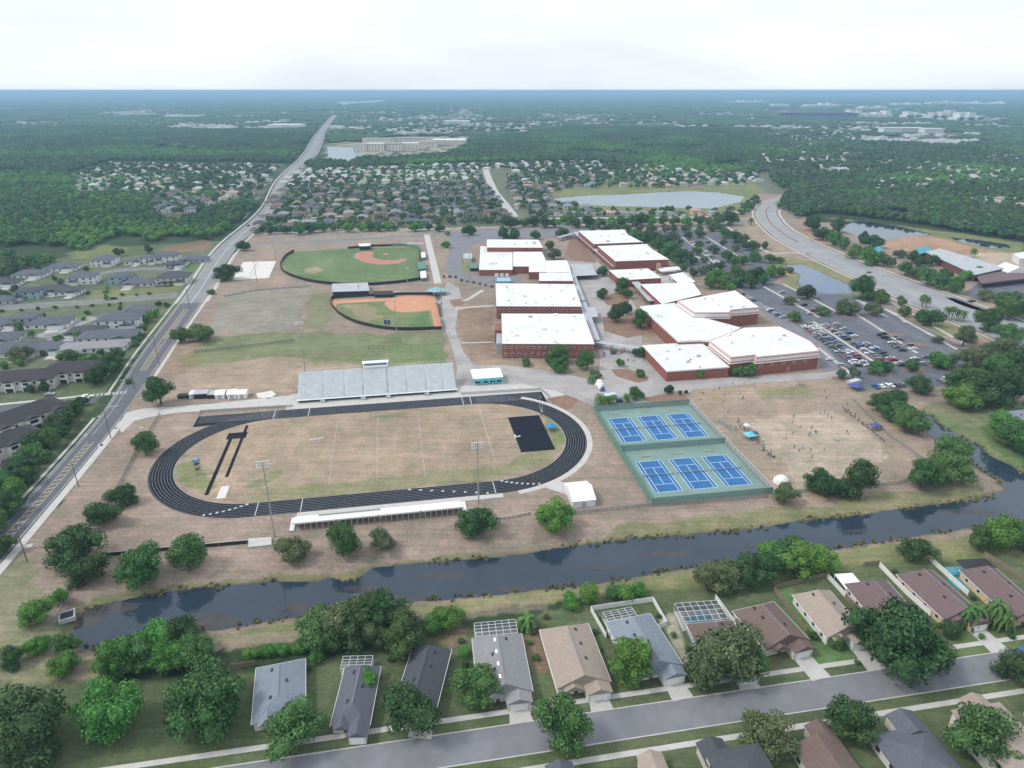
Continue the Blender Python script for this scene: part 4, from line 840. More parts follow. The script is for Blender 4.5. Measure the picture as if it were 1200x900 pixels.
t = px_build('press_hut','small white roofed hut on the far side of the baseball field','hut',[(420,285.5),(434,285),(434,288),(421,288.5)],4,'dark','roof_white')
px_build('dugout','low pale dugout by the path at the right of the baseball field','dugout',[(492,318),(499,317),(500,325),(493,326)],3,'screen_green','roof_white')
px_build('dugout','low white roofed dugout above the batting cage','dugout',[(493,296),(498,295),(499,301),(494,302)],3,'screen_green','roof_white')
px_build('batting_cage','green netted batting cage beside the ballpark path','batting cage',[(489,307),(498,306.5),(500,314),(490,315.5)],3,'screen_green','screen_green')
px_build('utility_building','small cream service building inside the fenced lawn','utility building',[(543,297),(553,297),(553,303),(543,303)],4.2,'stucco','roof_grey')
px_build('tank_enclosure','dark green chiller enclosure beside the service yard','enclosure',[(550,308),(560,308),(560.5,314),(550.5,314)],3,'dark','screen_green')
px_build('blue_tarp_shelter','light blue roofed shelter between the two school buildings','shelter',[(582,325.5),(598,325.5),(599,329.5),(582,329.5)],3.2,'stucco_grey',mat('sky_blue_roof',(.3,.5,.68)))
t = thing('inflatable_play_set','blue and white outdoor play equipment on the paving by the tennis courts','play equipment',(*G(705,456),0))
for (u,v,s) in ((702,450,2.6),(704,454,1.8),(706,458,1.5)):
    x,y = G(u,v); part('dome', MB().cyl((x,y,0),(x,y,2.2),s,s*.5,10), 'ridge' if s>1.6 else 'bluecan', t, None, True)
x,y = G(715,468); part('screen_board', MB().box((x,y,1.6),(6,3,2.6),.3), mat('sky_white',(.5,.62,.72)), t, None, True); part('panel', MB().box((x+4,y-3,.9),(3,2,1.8),.2), 'bluecan', t, None, True)
# ---- fences: top rail, posts and fabric
def fence(pts, h, label, m='chain', th=.06, postm='steel', gap=4., name='chain_link_fence', cat='fence', world=False, group=None, rail=True, postlimit=60):
    L = pts if world else GP(pts); t = thing(name, label, cat, (*L[0],0), 0, group)
    part('panel', MB().wall(L, .03, h-.05, th), m, t, None, True)
    if rail: part('rail', MB().wall(L, h-.05, h+.05, .09), postm, t, None, True)
    tot = sum(math.dist(a,b_) for a,b_ in zip(L[:-1],L[1:])); g_ = max(gap, tot/postlimit); d = 0
    for a, b_ in zip(L[:-1], L[1:]):
        s = math.dist(a,b_); k = 0
        while d <= s:
            x = a[0]+(b_[0]-a[0])*d/s; y = a[1]+(b_[1]-a[1])*d/s; part('post', MB().box((x,y,h/2+.06),(.12,.12,h+.12)), postm, t, None, True); d += g_
        d -= s
    return t
bb = catmull(GP([(344.7,295),(335,301),(329,310.7),(332,318.6),(344.7,325),(367,331),(401.7,334.7),(430,334.6),(449,333.5),(475,331),(492,328)]), 6)
fence(bb, 2.4, 'curved dark green fence round the baseball outfield', 'dark', .12, 'dark', 8, world=True, name='outfield_fence')
fence([(492,328),(492,310),(491,291.7),(475,288.5),(458.7,288.5)], 2.6, 'dark fence beside the baseball dugouts', 'screen_green', .1, 'dark', 6, name='ballpark_fence')
fence([(458.7,288.5),(436,289),(408,291.7)], 2.0, 'low dark fence along the far side of the baseball field', 'dark', .1, 'dark', 6, name='ballpark_fence')
sf = catmull(GP([(389,350),(387.5,356),(393,364),(401.7,371),(420.7,379.7),(452,386),(481,387.3),(518.8,386)]), 6)
fence(sf, 2.2, 'curved dark fence round the softball outfield', 'dark', .12, 'dark', 8, world=True, name='outfield_fence')
fence([(518.8,386),(515,368),(511,345.5)], 2.8, 'dark fence along the right side of the softball clay', 'dark', .1, 'dark', 6, name='ballpark_fence')
fence([(511,345.5),(478,345.5),(440,347),(389,350)], 2.0, 'dark fence behind the softball infield', 'dark', .1, 'dark', 6, name='ballpark_fence')
fence([(229,414),(290,407),(345,400)], 1.6, 'low dark fence along the near edge of the dry practice plot', 'chain', .1, 'dark', 6, name='practice_fence')
fence([(262,348),(300,341),(364,336)], 1.4, 'thin grey fence along the far edge of the dry practice plot', 'chain', .1, 'steel', 6, name='practice_fence')
struct('warning_track', MB().sheet(GP([(388,352),(440,350),(452,350),(451,353),(395,356),(392,361),(399,367),(392,364),(388,357)]), .05), 'clay')
struct('softball_infield', MB().sheet(GP([(451.8,350),(451,356),(457,362.8),(464,365),(472,365.8),(490,365),(505,363.5),(509.5,384.5),(518.6,384.5),(511.5,356),(509.7,347.5),(478,346.8)]), .055), 'clay')
struct('baseball_infield', MB().sheet(catmull(GP([(425.5,295),(416.5,297),(416.5,301),(420,304.5),(430,308),(448,310),(466,308.8),(476.5,305),(474.5,303),(460,305),(445,304),(436.5,301),(438,296.5),(432,294.5),(425.5,295)]),3)[:-1], .055), 'clay_red')
mb = MB()
for u,v in ((452,298),(471,355)): x,y = G(u,v); mb.prism([(x+2.7*math.cos(a_*.6283),y+2.7*math.sin(a_*.6283)) for a_ in range(10)], 0, .25)
struct('pitching_mound', mb, 'clay')
def bleacher(x, y, rot, label, L=8., rows=4):
    t = thing('bleacher', label, 'bleacher', (x,y,0), rot, 'small bleachers at the ball fields'); mb = MB(); fr = MB()
    for k in range(rows): mb.box((0,k*.7,.5+.35*k),(L,.3,.06)); mb.box((0,k*.7-.35,.25+.3*k),(L,.35,.05)); [fr.box((s*L*.45,k*.7,.25+.17*k),(.08,.5,.5+.35*k)) for s in (-1,0,1)]
    part('plank', mb, 'alu_seat', t); part('frame', fr, 'steel', t)
for u,v,r_,lb in ((476,287,.2,'left'),(484,286.5,.1,'middle'),(492,286.5,-.1,'right')): bleacher(*G(u,v),r_,lb+' one of the aluminium bleachers behind the baseball home plate')
bleacher(*G(515,355),1.5,'aluminium bleacher behind the softball backstop')
# chain-link along the track, fence beside the canal path, avenue side
fence([TF(-84,46),TF(-84,50),TF(-41,48.5)], 1.2, 'low chain fence round the left end of the sprint straight', 'chain', world=True)
fence([TF(41,48.6),TF(82,47.2),TF(84,40),TF(84.5,30)], 1.4, 'low chain fence at the right end of the sprint straight', 'chain', world=True)
fence([(124,652),(200,645),(258,640),(291,637)], 1.5, 'long low black windscreen fence with white posts beside the canal', 'dark', .12, 'ridge', 9, name='windscreen_fence')
px_build('concrete_block','flat white concrete box beside the floodlight mast','slab',[(291,631),(318,629),(318,638),(291,641)],.7,'conc_pale','conc_pale',.02)
fence([(648,606),(700,600),(760,594),(820,590),(900,583)], 1.6, 'chain link fence between the storage building and the tennis courts', 'chain')
fence([(568,611),(598,608),(622,603)], 1.3, 'low white rail by the round green tree', 'chain', .08, 'ridge')
fence([(1000,470),(1040,510),(1090,545),(1110,552)], 1.6, 'chain link fence on the right side of the sports field', 'chain')
fence([(930,578),(1000,573),(1050,568),(1078,560)], 1.6, 'chain link fence along the canal side of the sports field', 'chain')
fence([(188,486),(165,520),(143,562),(120,610),(100,650),(80,692),(66,735)], 1.6, 'thin chain link fence between the avenue verge and the track', 'chain')
# ---- tennis courts
struct('tennis_court_surface', MB().sheet([NF(-4.2,9),NF(44,9),NF(44,-72.5),NF(-4.2,-72.5)], .06), 'court_green')
DX, DY = 14.4, 41.0
for i in range(6):
    ox, oy = (i%3)*DX+.1, -(i//3)*DY
    lab = ('far','near')[i//3]+' row '+('left','middle','right')[i%3]
    t = thing('tennis_court', f'blue tennis court, {lab} of the six', 'tennis court', (*NF(ox+5.485,oy-11.885),0), NTH, 'six blue tennis courts')
    part('playing_surface', MB().sheet([(-5.485,-11.885),(5.485,-11.885),(5.485,11.885),(-5.485,11.885)], .075), 'court_blue', t)
    mb = MB(); ln = lambda x0,y0,x1,y1: mb.box(((x0+x1)/2,(y0+y1)/2,.088),(abs(x1-x0)+.2,abs(y1-y0)+.2,.006))
    for x_ in (-5.485,-4.115,4.115,5.485): ln(x_,-11.885,x_,11.885)
    for y_ in (-11.885,11.885): ln(-5.485,y_,5.485,y_)
    for y_ in (-6.4,6.4): ln(-4.115,y_,4.115,y_)
    ln(0,-6.4,0,6.4); part('court_line', mb, mat('court_line',(.62,.78,.88)), t)
    part('net', MB().box((0,0,.5),(12.6,.05,.9)), mat('net',(.2,.24,.27),alpha=.28), t)
    part('net_band', MB().box((0,0,.98),(12.6,.05,.05)), 'ridge', t)
    for s in (-1,1): part('net_post', MB().cyl((s*6.4,0,0),(s*6.4,0,1.1),.06,.06,6), 'dark', t)
for i in range(6):
    u = (i%3)*DX+5.5; v = 4.6 if i < 3 else -37.2
    t = thing('players_bench', f'pale slatted players bench behind the {"far" if i<3 else "near"} row {("left","middle","right")[i%3]} tennis court', 'bench', (*NF(u,v),0), NTH, 'benches on the tennis courts')
    part('seat', MB().box((0,0,.45),(4.5,.35,.06)), mat('bench_tan',(.5,.5,.38)), t); part('backrest', MB().box((0,.2,.75),(4.5,.06,.3)), mat('bench_tan',(.5,.5,.38)), t)
    for s in (-1,1): part('leg', MB().box((s*2,0,.22),(.08,.35,.44)), 'steel', t)
SCR = mat('windscreen',(.2,.32,.28),.9,.12,.6,alpha=.6)
for nm, pts, lb in (('tennis_fence',[NF(-4.2,9),NF(-4.2,-72.5)],'left'),('tennis_fence',[NF(-4.2,-72.5),NF(44,-72.5)],'near'),('tennis_fence',[NF(44,-72.5),NF(44,9)],'right'),('tennis_fence',[NF(44,9),NF(-4.2,9)],'far'),('tennis_fence',[NF(-4.1,-31.4),NF(43.9,-31.4)],'dividing')):
    t = fence(pts, 3., f'high green windscreen fence on the {lb} side of the tennis courts' if lb != 'dividing' else 'high green windscreen fence dividing the two rows of tennis courts', SCR if lb in ('near','dividing','far') else 'chain' if lb=='right' else 'screen_green', .08, 'court_green', 3.5, 'tennis_fence', world=True)
struct('tennis_side_walk', MB().sheet([NF(44.6,12),NF(47.2,12),NF(47.2,-73),NF(44.6,-73)], .07), 'conc_pale')
mb = MB(); [mb.box((*NF(-3.6+i*.9,10.3+.3*random.random()),.9),(1.3,1.2+.5*random.random(),1.6+.5*random.random()),random.random()) for i in range(26)]
# ================================================================== TREES
def leaf_mat(name, c1, c2, ov=.18):
    m = bpy.data.materials.new(name); m.use_nodes = True; t = m.node_tree; b = t.nodes['Principled BSDF']
    b.inputs['Roughness'].default_value = .75; b.inputs['Specular IOR Level'].default_value = .2
    ge = t.nodes.new('ShaderNodeNewGeometry'); co = t.nodes.new('ShaderNodeTexCoord'); oi = t.nodes.new('ShaderNodeObjectInfo')
    n = t.nodes.new('ShaderNodeTexNoise'); n.inputs['Scale'].default_value = .6; n.inputs['Detail'].default_value = 4; t.links.new(co.outputs['Object'], n.inputs['Vector'])
    ad = t.nodes.new('ShaderNodeMath'); ad.operation = 'MULTIPLY_ADD'; ad.inputs[1].default_value = .5; t.links.new(ge.outputs['Random Per Island'], ad.inputs[0])
    m2 = t.nodes.new('ShaderNodeMath'); m2.operation = 'MULTIPLY'; m2.inputs[1].default_value = .62; t.links.new(n.outputs['Fac'], m2.inputs[0]); t.links.new(m2.outputs[0], ad.inputs[2])
    r = t.nodes.new('ShaderNodeValToRGB'); r.color_ramp.elements[0].position = .25; r.color_ramp.elements[1].position = .8
    r.color_ramp.elements[0].color = (*c1,1); r.color_ramp.elements[1].color = (*c2,1); t.links.new(ad.outputs[0], r.inputs['Fac'])
    hs = t.nodes.new('ShaderNodeHueSaturation'); mr = t.nodes.new('ShaderNodeMapRange'); mr.inputs[3].default_value = 1-ov; mr.inputs[4].default_value = 1+ov
    t.links.new(oi.outputs['Random'], mr.inputs[0]); t.links.new(mr.outputs[0], hs.inputs['Value'])
    h2 = t.nodes.new('ShaderNodeMapRange'); h2.inputs[3].default_value = .475; h2.inputs[4].default_value = .52; mm = t.nodes.new('ShaderNodeMath'); mm.operation = 'FRACT'; mk = t.nodes.new('ShaderNodeMath'); mk.operation = 'MULTIPLY'; mk.inputs[1].default_value = 7.3
    t.links.new(oi.outputs['Random'], mk.inputs[0]); t.links.new(mk.outputs[0], mm.inputs[0]); t.links.new(mm.outputs[0], h2.inputs[0]); t.links.new(h2.outputs[0], hs.inputs['Hue'])
    t.links.new(r.outputs['Color'], hs.inputs['Color']); t.links.new(hs.outputs['Color'], b.inputs['Base Color']); MATS[name] = m; return m
LEAF = dict(dark=leaf_mat('foliage_dark',(.02,.05,.02),(.075,.15,.05)), mid=leaf_mat('foliage_mid',(.03,.078,.026),(.105,.22,.062)), bright=leaf_mat('foliage_bright',(.045,.12,.025),(.13,.3,.06)), olive=leaf_mat('foliage_olive',(.05,.08,.035),(.16,.2,.09)), grey=leaf_mat('foliage_greygreen',(.05,.085,.05),(.14,.2,.11)))
def ico(sub=1):
    bm = bmesh.new(); bmesh.ops.create_icosphere(bm, subdivisions=sub, radius=1); v = np.array([p.co[:] for p in bm.verts]); f = [[x.index for x in q.verts] for q in bm.faces]; bm.free(); return v, np.array(f)
IV, IF = ico(1)
IV2, IF2 = ico(2)
def crown_mesh(name, m, seed, nb=14, nl=110, leaf=.62, R_=5., H_=3.3, zc=5.2, core=.66, br=(1.3,2.5), cone=False):
    r = np.random.default_rng(seed); V = []; F = []; o = 0
    cs = []; rs = []
    for k in range(nb):
        a = r.uniform(0,2*math.pi); u = r.uniform(-.8,1); rr = math.sqrt(max(0,1-u*u))*r.uniform(.35,.85)
        if cone: rr = (1-(u+.55)/1.6)*r.uniform(.3,.8)
        cs.append(((R_-br[0]*.6)*rr*math.cos(a), (R_-br[0]*.6)*rr*math.sin(a), zc+(H_-br[0]*.5)*u*.8)); rs.append(r.uniform(*br)*(1 if not cone else .8))
    cs.append((0,0,zc)); rs.append(min(R_,H_)*.72)
    quads = []
    for c, rad in zip(cs, rs):
        v = IV*rad*core*(1+r.uniform(-.18,.18,(len(IV),1)))*np.array([1,1,.85])+np.array(c); V.append(v); F += [list(map(int, q+o)) for q in IF]; o += len(v)  # solid inner blob, added to block light through the leaf cards
        n = int(nl*(rad/2.)**2)
        d = r.normal(size=(n,3)); d /= np.linalg.norm(d,axis=1)[:,None]; d[:,2] = np.where(d[:,2] < -.7, -d[:,2], d[:,2])
        p = np.array(c)+d*rad*r.uniform(.78,1.12,(n,1))*np.array([1,1,.85])
        t1 = np.cross(d, r.normal(size=(n,3))); t1 /= np.linalg.norm(t1,axis=1)[:,None]; nn = d+r.normal(size=(n,3))*.45; t1 -= nn*(t1*nn).sum(1)[:,None]/(nn*nn).sum(1)[:,None]; t1 /= np.linalg.norm(t1,axis=1)[:,None]
        t2 = np.cross(nn, t1); t2 /= np.linalg.norm(t2,axis=1)[:,None]
        s = leaf*r.uniform(.5,1.15,(n,1)); s2 = s*r.uniform(.5,1.,(n,1))
        q = np.stack([p-t1*s, p-t2*s2*.7, p+t1*s*.8, p+t2*s2],1).reshape(-1,3); V.append(q)
        idx = np.arange(n*4).reshape(-1,4)+o; F += idx.tolist(); o += n*4
    V = np.concatenate(V); me = bpy.data.meshes.new(name); me.from_pydata(V.tolist(), [], F); me.materials.append(m); me.update(); return me
def trunk_mesh(seed, h=3.9, r0=.34, R_=5.):
    random.seed(seed); mb = MB(); mb.cyl((0,0,-.1),(0,0,h*.45),r0,r0*.75,7); 
    for k in range(5):
        a = k*1.257+random.uniform(-.3,.3); e = random.uniform(.35,.6)*R_; p1 = (0,0,h*.4); p2 = (e*.5*math.cos(a),e*.5*math.sin(a),h*.75); p3 = (e*math.cos(a),e*math.sin(a),h*random.uniform(.95,1.2))
        mb.cyl(p1,p2,r0*.55,r0*.35,5); mb.cyl(p2,p3,r0*.35,r0*.12,5)
    return mb.mesh('trunk','bark')
TRK = [trunk_mesh(k) for k in range(4)]
PROT = {}
for tone in LEAF:
    PROT[('near',tone)] = [crown_mesh('crown', LEAF[tone], 10+k+len(tone), nb=[19,23,17][k], nl=430, leaf=.25, R_=5.2, H_=[3.5,3.1,3.9][k], zc=3.5, br=(.9,2.2)) for k in range(3)]
    PROT[('mid',tone)] = [crown_mesh('crown', LEAF[tone], 40+k, nb=[13,15,12][k], nl=150, leaf=.42, R_=5.1, H_=[3.5,3.0,3.9][k], zc=3.45) for k in range(3)]
shrub = {tone: [crown_mesh('crown', LEAF[tone], 70+k, nb=9, nl=190, leaf=.3, R_=5., H_=4., zc=3.0, br=(2.,3.)) for k in range(2)] for tone in ('dark','mid','bright','olive')}
TREES = []      # x, y, diameter, tone, kind, zone
def add_tree(u, v, wpx, tone='mid', kind='tree', zone='on the campus lawn', real=None):
    for z in (4.,):
        x, y = G(u, v, z); D = wpx*slant(x, y, z)/FPX
        zc = (.36 if kind == 'tree' else .34)*D; x, y = G(u, v, zc); D = wpx*slant(x, y, zc)/FPX
    if real: D = real
    TREES.append([x, y, max(D, 1.), tone, kind, zone, u])
def TT(zone, lst, kind='tree'):
    for e in lst: add_tree(e[0], e[1], e[2], e[3] if len(e) > 3 else 'mid', e[4] if len(e) > 4 else kind, zone)
TT('on the north canal bank', [(85,640,58,'dark'),(100,667,42,'dark'),(118,600,38,'dark'),(144,580,32,'dark'),(169,522,32),(163,662,50),(219,652,50),(341,640,44,'olive'),(400,637,46,'mid'),(448,631,34,'grey'),(558,610,48,'dark'),(652,603,57,'bright'),(186,460,38,'dark')])
TT('at the west end of the canal', [(40,718,36,'bright'),(70,700,18,'bright'),(12,770,30,'dark'),(42,755,26,'bright'),(75,757,24),(72,778,30,'bright'),(0,640,26,'dark')])
TT('beside the dry practice fields', [(210,392,24),(233,388,29),(265,318,26,'dark'),(285,287,17,'dark'),(248,341,10,'bright','shrub')])
TT('on the south bank of the canal', [(136,772,50,'bright'),(160,760,50,'mid'),(182,752,50,'bright'),(207,744,44,'dark'),(226,760,44,'mid'),(198,768,46,'bright'),(374,732,56,'mid'),(396,724,60,'olive'),(420,728,62,'dark'),(444,720,62,'dark'),(466,730,58,'dark'),(470,752,52,'mid'),(438,742,46,'olive'),(386,748,34,'mid'),(525,720,42,'bright'),(510,730,30,'bright'),(668,703,24,'bright'),(690,697,28,'bright','shrub'),(718,694,24,'mid','shrub'),(735,694,28,'bright','shrub'),(748,692,24,'bright','shrub'),(830,678,44,'olive'),(850,676,44,'olive'),(876,668,46,'dark'),(897,664,46,'dark'),(915,655,44),(940,655,50,'bright'),(966,655,42,'bright'),(928,642,40,'mid'),(905,643,34,'bright'),(1075,643,32,'dark'),(1150,632,30,'mid'),(1168,626,42,'bright'),(1188,618,40,'bright'),(1200,632,30)])
TT('in the front gardens', [(845,765,80,'olive'),(828,780,56,'olive'),(872,775,56,'mid'),(1052,747,100,'dark'),(1030,738,56,'dark'),(1085,752,48,'mid'),(742,778,60,'bright'),(1192,782,42,'dark'),(1115,737,23,'dark','shrub'),(980,752,22,'mid','shrub'),(947,758,12,'dark','shrub'),(953,744,12,'dark','shrub'),(371,768,20,'bright'),(544,765,16,'bright','shrub'),(625,735,20,'olive','shrub'),(655,780,16,'bright','shrub'),(560,800,60,'mid'),(480,830,70,'dark'),(240,820,80,'mid'),(120,830,80,'bright'),(660,850,70,'mid'),(1000,840,60,'dark'),(340,850,70,'mid'),(900,860,60,'olive'),(1150,860,70,'mid'),(30,850,80,'dark'),(430,800,30,'bright')])
TT('between the canal street houses', [(u_,v_,w_,t_,'shrub') for u_,v_,w_,t_ in [(540,750,9,'mid'),(545,778,12,'dark'),(536,790,9,'bright'),(622,752,8,'bright'),(628,770,10,'mid'),(640,722,8,'olive'),(698,740,9,'dark'),(704,762,8,'mid'),(700,723,7,'bright'),(772,722,7,'dark'),(790,744,9,'olive'),(806,760,9,'mid'),(880,745,9,'bright'),(884,757,8,'dark'),(950,700,8,'dark'),(1000,736,9,'mid'),(1018,718,9,'olive'),(1100,732,8,'bright'),(1140,700,7,'dark'),(1150,745,8,'bright'),(1186,745,8,'dark'),(1005,776,7,'mid'),(470,765,9,'bright'),(362,782,9,'mid'),(458,772,9,'dark'),(1048,668,8,'olive'),(975,676,8,'dark')]])
TT('between sports field and parking lot', [(1030,470,26,'dark'),(1042,476,32,'dark'),(1055,483,34,'mid'),(1067,492,34,'mid'),(1050,470,26,'dark'),(1078,448,30,'dark'),(1132,462,38,'bright'),(1122,448,30,'mid'),(1140,445,34,'mid'),(1160,457,42,'dark'),(1182,452,42,'dark'),(1196,440,36,'dark'),(1180,498,34,'bright'),(1195,512,36,'mid'),(1170,488,20,'bright'),(1172,430,36,'mid'),(1192,425,40,'dark'),(1155,412,20,'grey')])
TT('at the canal corner', [(922,578,34,'olive'),(962,566,38,'dark'),(985,570,30,'dark'),(1005,563,46,'dark'),(1083,556,40,'mid'),(1100,560,28,'mid'),(1117,545,44,'mid'),(1118,521,36,'mid')])
TT('around the school buildings', [(616,423,16),(655,416,26,'mid'),(655,427,26,'mid'),(645,422,16,'dark'),(688,424,26,'mid'),(697,437,16,'olive'),(727,425,13,'bright'),(750,437,14,'mid'),(745,461,20,'mid'),(751,412,18,'dark'),(784.6,456,15,'dark'),(797,460,7,'dark'),(804,459,6,'dark'),(820,437,18,'bright'),(866,434,20,'mid'),(878,434,20,'mid'),(724.5,367.5,27,'dark'),(733.5,360,18,'dark'),(751.5,375,26,'mid'),(706.5,342,22,'dark'),(729,334.5,25,'dark'),(735,343.5,16,'mid'),(706.5,317,17,'mid'),(795,301.5,26,'dark'),(805,300,20,'dark'),(756,277.5,24,'dark'),(742,274,20,'mid'),(768,277,20,'dark'),(772,289,20,'mid'),(785,294,22,'mid'),(590,274,18,'dark'),(602,274,18,'dark'),(628,274,16,'dark'),(658,270.5,18,'dark'),(645,285.5,18,'dark'),(649,298,16,'grey'),(523,286,12,'bright'),(524.5,273,8,'bright'),(550,270,16,'dark'),(719,412,9,'olive','shrub')])
TT('in the parking lot', [(946,342.5,20,'dark'),(1013,338,28,'dark'),(1031,345.5,20),(963.5,363.5,16),(932,370,18),(988,361,18,'olive'),(999,362,18,'olive'),(1023.5,362,20,'olive'),(926,352,13,'olive'),(987,438,15,'grey'),(1001,436,18,'grey'),(1027,430,20),(1040,429,18),(1032,348,18),(1056,353,14,'olive'),(1060.5,364,16),(1082,368,22,'dark'),(1093,372,24,'dark'),(1131,394,26,'olive'),(1160,377,26,'dark'),(1183.5,388,27),(1138,421,26,'olive'),(1152,423,24,'olive'),(1098,422,20,'bright'),(1110,423,20,'bright'),(1069.5,427,20),(1176,410,32,'olive'),(1186,356,34),(1155,346,16,'olive'),(1160,427,22,'mid'),(1100,397,12,'olive')])
TT('in the upper parking lot', [(836.5,266,14,'grey'),(850,272,17),(862,278,16,'dark'),(871,281,18,'dark'),(881,286.5,18,'dark'),(897,287,13,'dark'),(806.5,274.5,14,'dark'),(820,273,14,'grey'),(797.5,283.5,9),(820,285,10),(836.5,292.5,13,'grey'),(817,294,12),(853,301,15),(862,306,18),(872,305,14),(884.5,300,16),(903,303,14),(913,304,12),(838,321,20,'bright'),(850,323,22,'mid'),(863,318,18,'mid'),(875,320,20,'dark'),(888,321,22,'dark'),(904,317,20,'bright'),(915,318,14,'mid'),(833,329,22,'bright'),(823,316,16,'grey'),(832,313,14,'grey'),(858,336,14,'bright'),(846,331,18,'mid'),(780,281,16,'dark'),(790,276,14,'mid'),(812,304,16,'dark'),(826,303,13,'mid'),(843,311,14,'dark'),(896,327,18,'mid'),(880,331,18,'dark'),(866,330,18,'mid'),(926,316,10,'grey'),(848,284,11,'mid'),(862,290,12,'grey'),(800,312,15,'mid'),(812,318,15,'dark')])
TT('along the far side of the parkway', [(953,262.5,20,'dark'),(966,272.4,22,'dark'),(984,262.5,24,'dark'),(979,279,22),(990,284,20),(1001,293,22),(1013,278,18,'dark'),(1023,282,20,'dark'),(1018,301,22,'bright'),(1030,304,16),(1041,306,15,'grey'),(1055,297,13,'grey'),(1070,301,16,'dark'),(1078,306,15,'dark'),(1092,305,14,'dark'),(1062,315,18),(1075,319,18),(1088,324,24),(1101,330,20),(1109,319,16,'dark'),(1132,322,14,'bright'),(1120,333,22),(1185,362,30,'mid')])
for k in range(21): add_tree(600+k*12.8+random.uniform(-2,2), 259.5-k*.12+random.uniform(-1.5,1.5), random.uniform(15,20), random.choice(['mid','bright','mid','dark']), 'tree', 'in the belt behind the school')
for k in range(12): add_tree(694+k*14+random.uniform(-3,3), 268-k*.1, random.uniform(10,14), random.choice(['grey','olive','mid']), 'tree', 'in the belt behind the school')
TT('behind the baseball field', [(335,268,14,'dark'),(350,268,18),(362,266,18,'dark'),(378,266,15),(392,266,12),(408,266,15,'bright'),(424,265,16,'bright'),(434,265,14),(443,266,14,'mid'),(454,265,14,'bright'),(462,266,10),(487,264,18,'bright'),(503,266,11,'dark'),(515,267,12,'dark'),(318,270,11,'dark'),(308,267,11,'grey')])
TT('around the estate by the avenue', [(117,435.5,26,'dark'),(127,423.5,28,'dark'),(108,443,20,'dark'),(137,416,18,'dark'),(84,419,18,'mid'),(97,421,14,'bright'),(110,420,12,'mid'),(51,453,15,'dark'),(36,455,12,'dark'),(19.5,416,18,'olive'),(30,414,14,'olive'),(85,477,22,'dark'),(70,490,24,'dark'),(57,502,22,'dark'),(44,516,26,'dark'),(32,530,28,'mid'),(22,546,28,'dark'),(45,532,22,'mid'),(3,562,30,'mid'),(14,574,28,'bright'),(4,592,30,'dark'),(-8,612,34,'mid'),(16,560,24,'dark'),(58,516,26,'mid'),(72,503,22,'dark'),(30,556,26,'dark'),(96,470,14,'dark'),(80,488,20,'mid'),(180,367,13,'bright'),(186,356,7,'dark'),(195,357,7,'dark'),(173,373,12,'bright'),(166,383,10,'mid'),(158,392,9,'mid'),(173,291,14,'dark'),(139,295,12,'dark'),(8,345,10,'dark'),(16,340,10,'mid'),(60,412,8,'dark'),(50,413,8,'dark'),(24,425,10,'bright','shrub'),(5,428,10,'mid','shrub'),(70,418,10,'bright','shrub'),(20,382,8,'bright'),(63,378,8,'mid'),(150,447,8,'mid','shrub'),(55,380,7,'mid','shrub')])
for k,(u,v) in enumerate([(44,361),(64.5,360),(90,359.5),(108,357.5),(128,356.5),(141,356),(25,363),(2,364),(63,343),(90,344),(124,346),(143,345),(103,343),(175,344),(160,345)]): add_tree(u, v, 4.6, 'mid', 'tree', 'along the boulevard')
for k in range(34):
    u = random.uniform(-5,215); v = random.uniform(300,415); u = min(u, 235-(v-300)*.75); add_tree(u, v, random.uniform(5,9), random.choice(['mid','dark','bright','grey']), 'tree', 'among the estate houses')
for k in range(9): add_tree(520+k*7, 324+0*k+ (k*1.4 if k>2 else 0), 4, 'olive', 'shrub', 'by the service yard')
# ================================================================== HOUSES
def roof_hip(mb, w_, d_, z, rise, ov=.5, mt=1):
    a, b_ = w_/2+ov, d_/2+ov
    if a >= b_: r1, r2 = (-(a-b_),0,z+rise), (a-b_,0,z+rise)
    else: r1, r2 = (0,-(b_-a),z+rise), (0,b_-a,z+rise)
    vs = [(-a,-b_,z),(a,-b_,z),(a,b_,z),(-a,b_,z),r1,r2,(-a,-b_,z-.22),(a,-b_,z-.22),(a,b_,z-.22),(-a,b_,z-.22)]
    if a >= b_: fs = [(0,1,5,4),(1,2,5),(2,3,4,5),(3,0,4)]
    else: fs = [(0,1,4),(1,2,5,4),(2,3,5),(3,0,4,5)]
    mb.add(vs, fs+[(6,7,1,0),(7,8,2,1),(8,9,3,2),(9,6,0,3),(9,8,7,6)], mt)
def roof_gable(mb, w_, d_, z, rise, ov=.4, along='y', mt=1, cx=0, cy=0):
    a, b_ = w_/2+ov, d_/2+ov
    if along == 'y': vs = [(-a,-b_,z),(a,-b_,z),(a,b_,z),(-a,b_,z),(0,-b_,z+rise),(0,b_,z+rise)]; fs = [(0,4,5,3),(1,2,5,4),(0,1,4),(2,3,5),(3,2,1,0)]
    else: vs = [(-a,-b_,z),(a,-b_,z),(a,b_,z),(-a,b_,z),(-a,0,z+rise),(a,0,z+rise)]; fs = [(0,1,5,4),(2,3,4,5),(0,4,3),(1,2,5),(3,2,1,0)]
    mb.add([(x+cx,y+cy,q) for x,y,q in vs], fs, mt)
HCACHE = {}
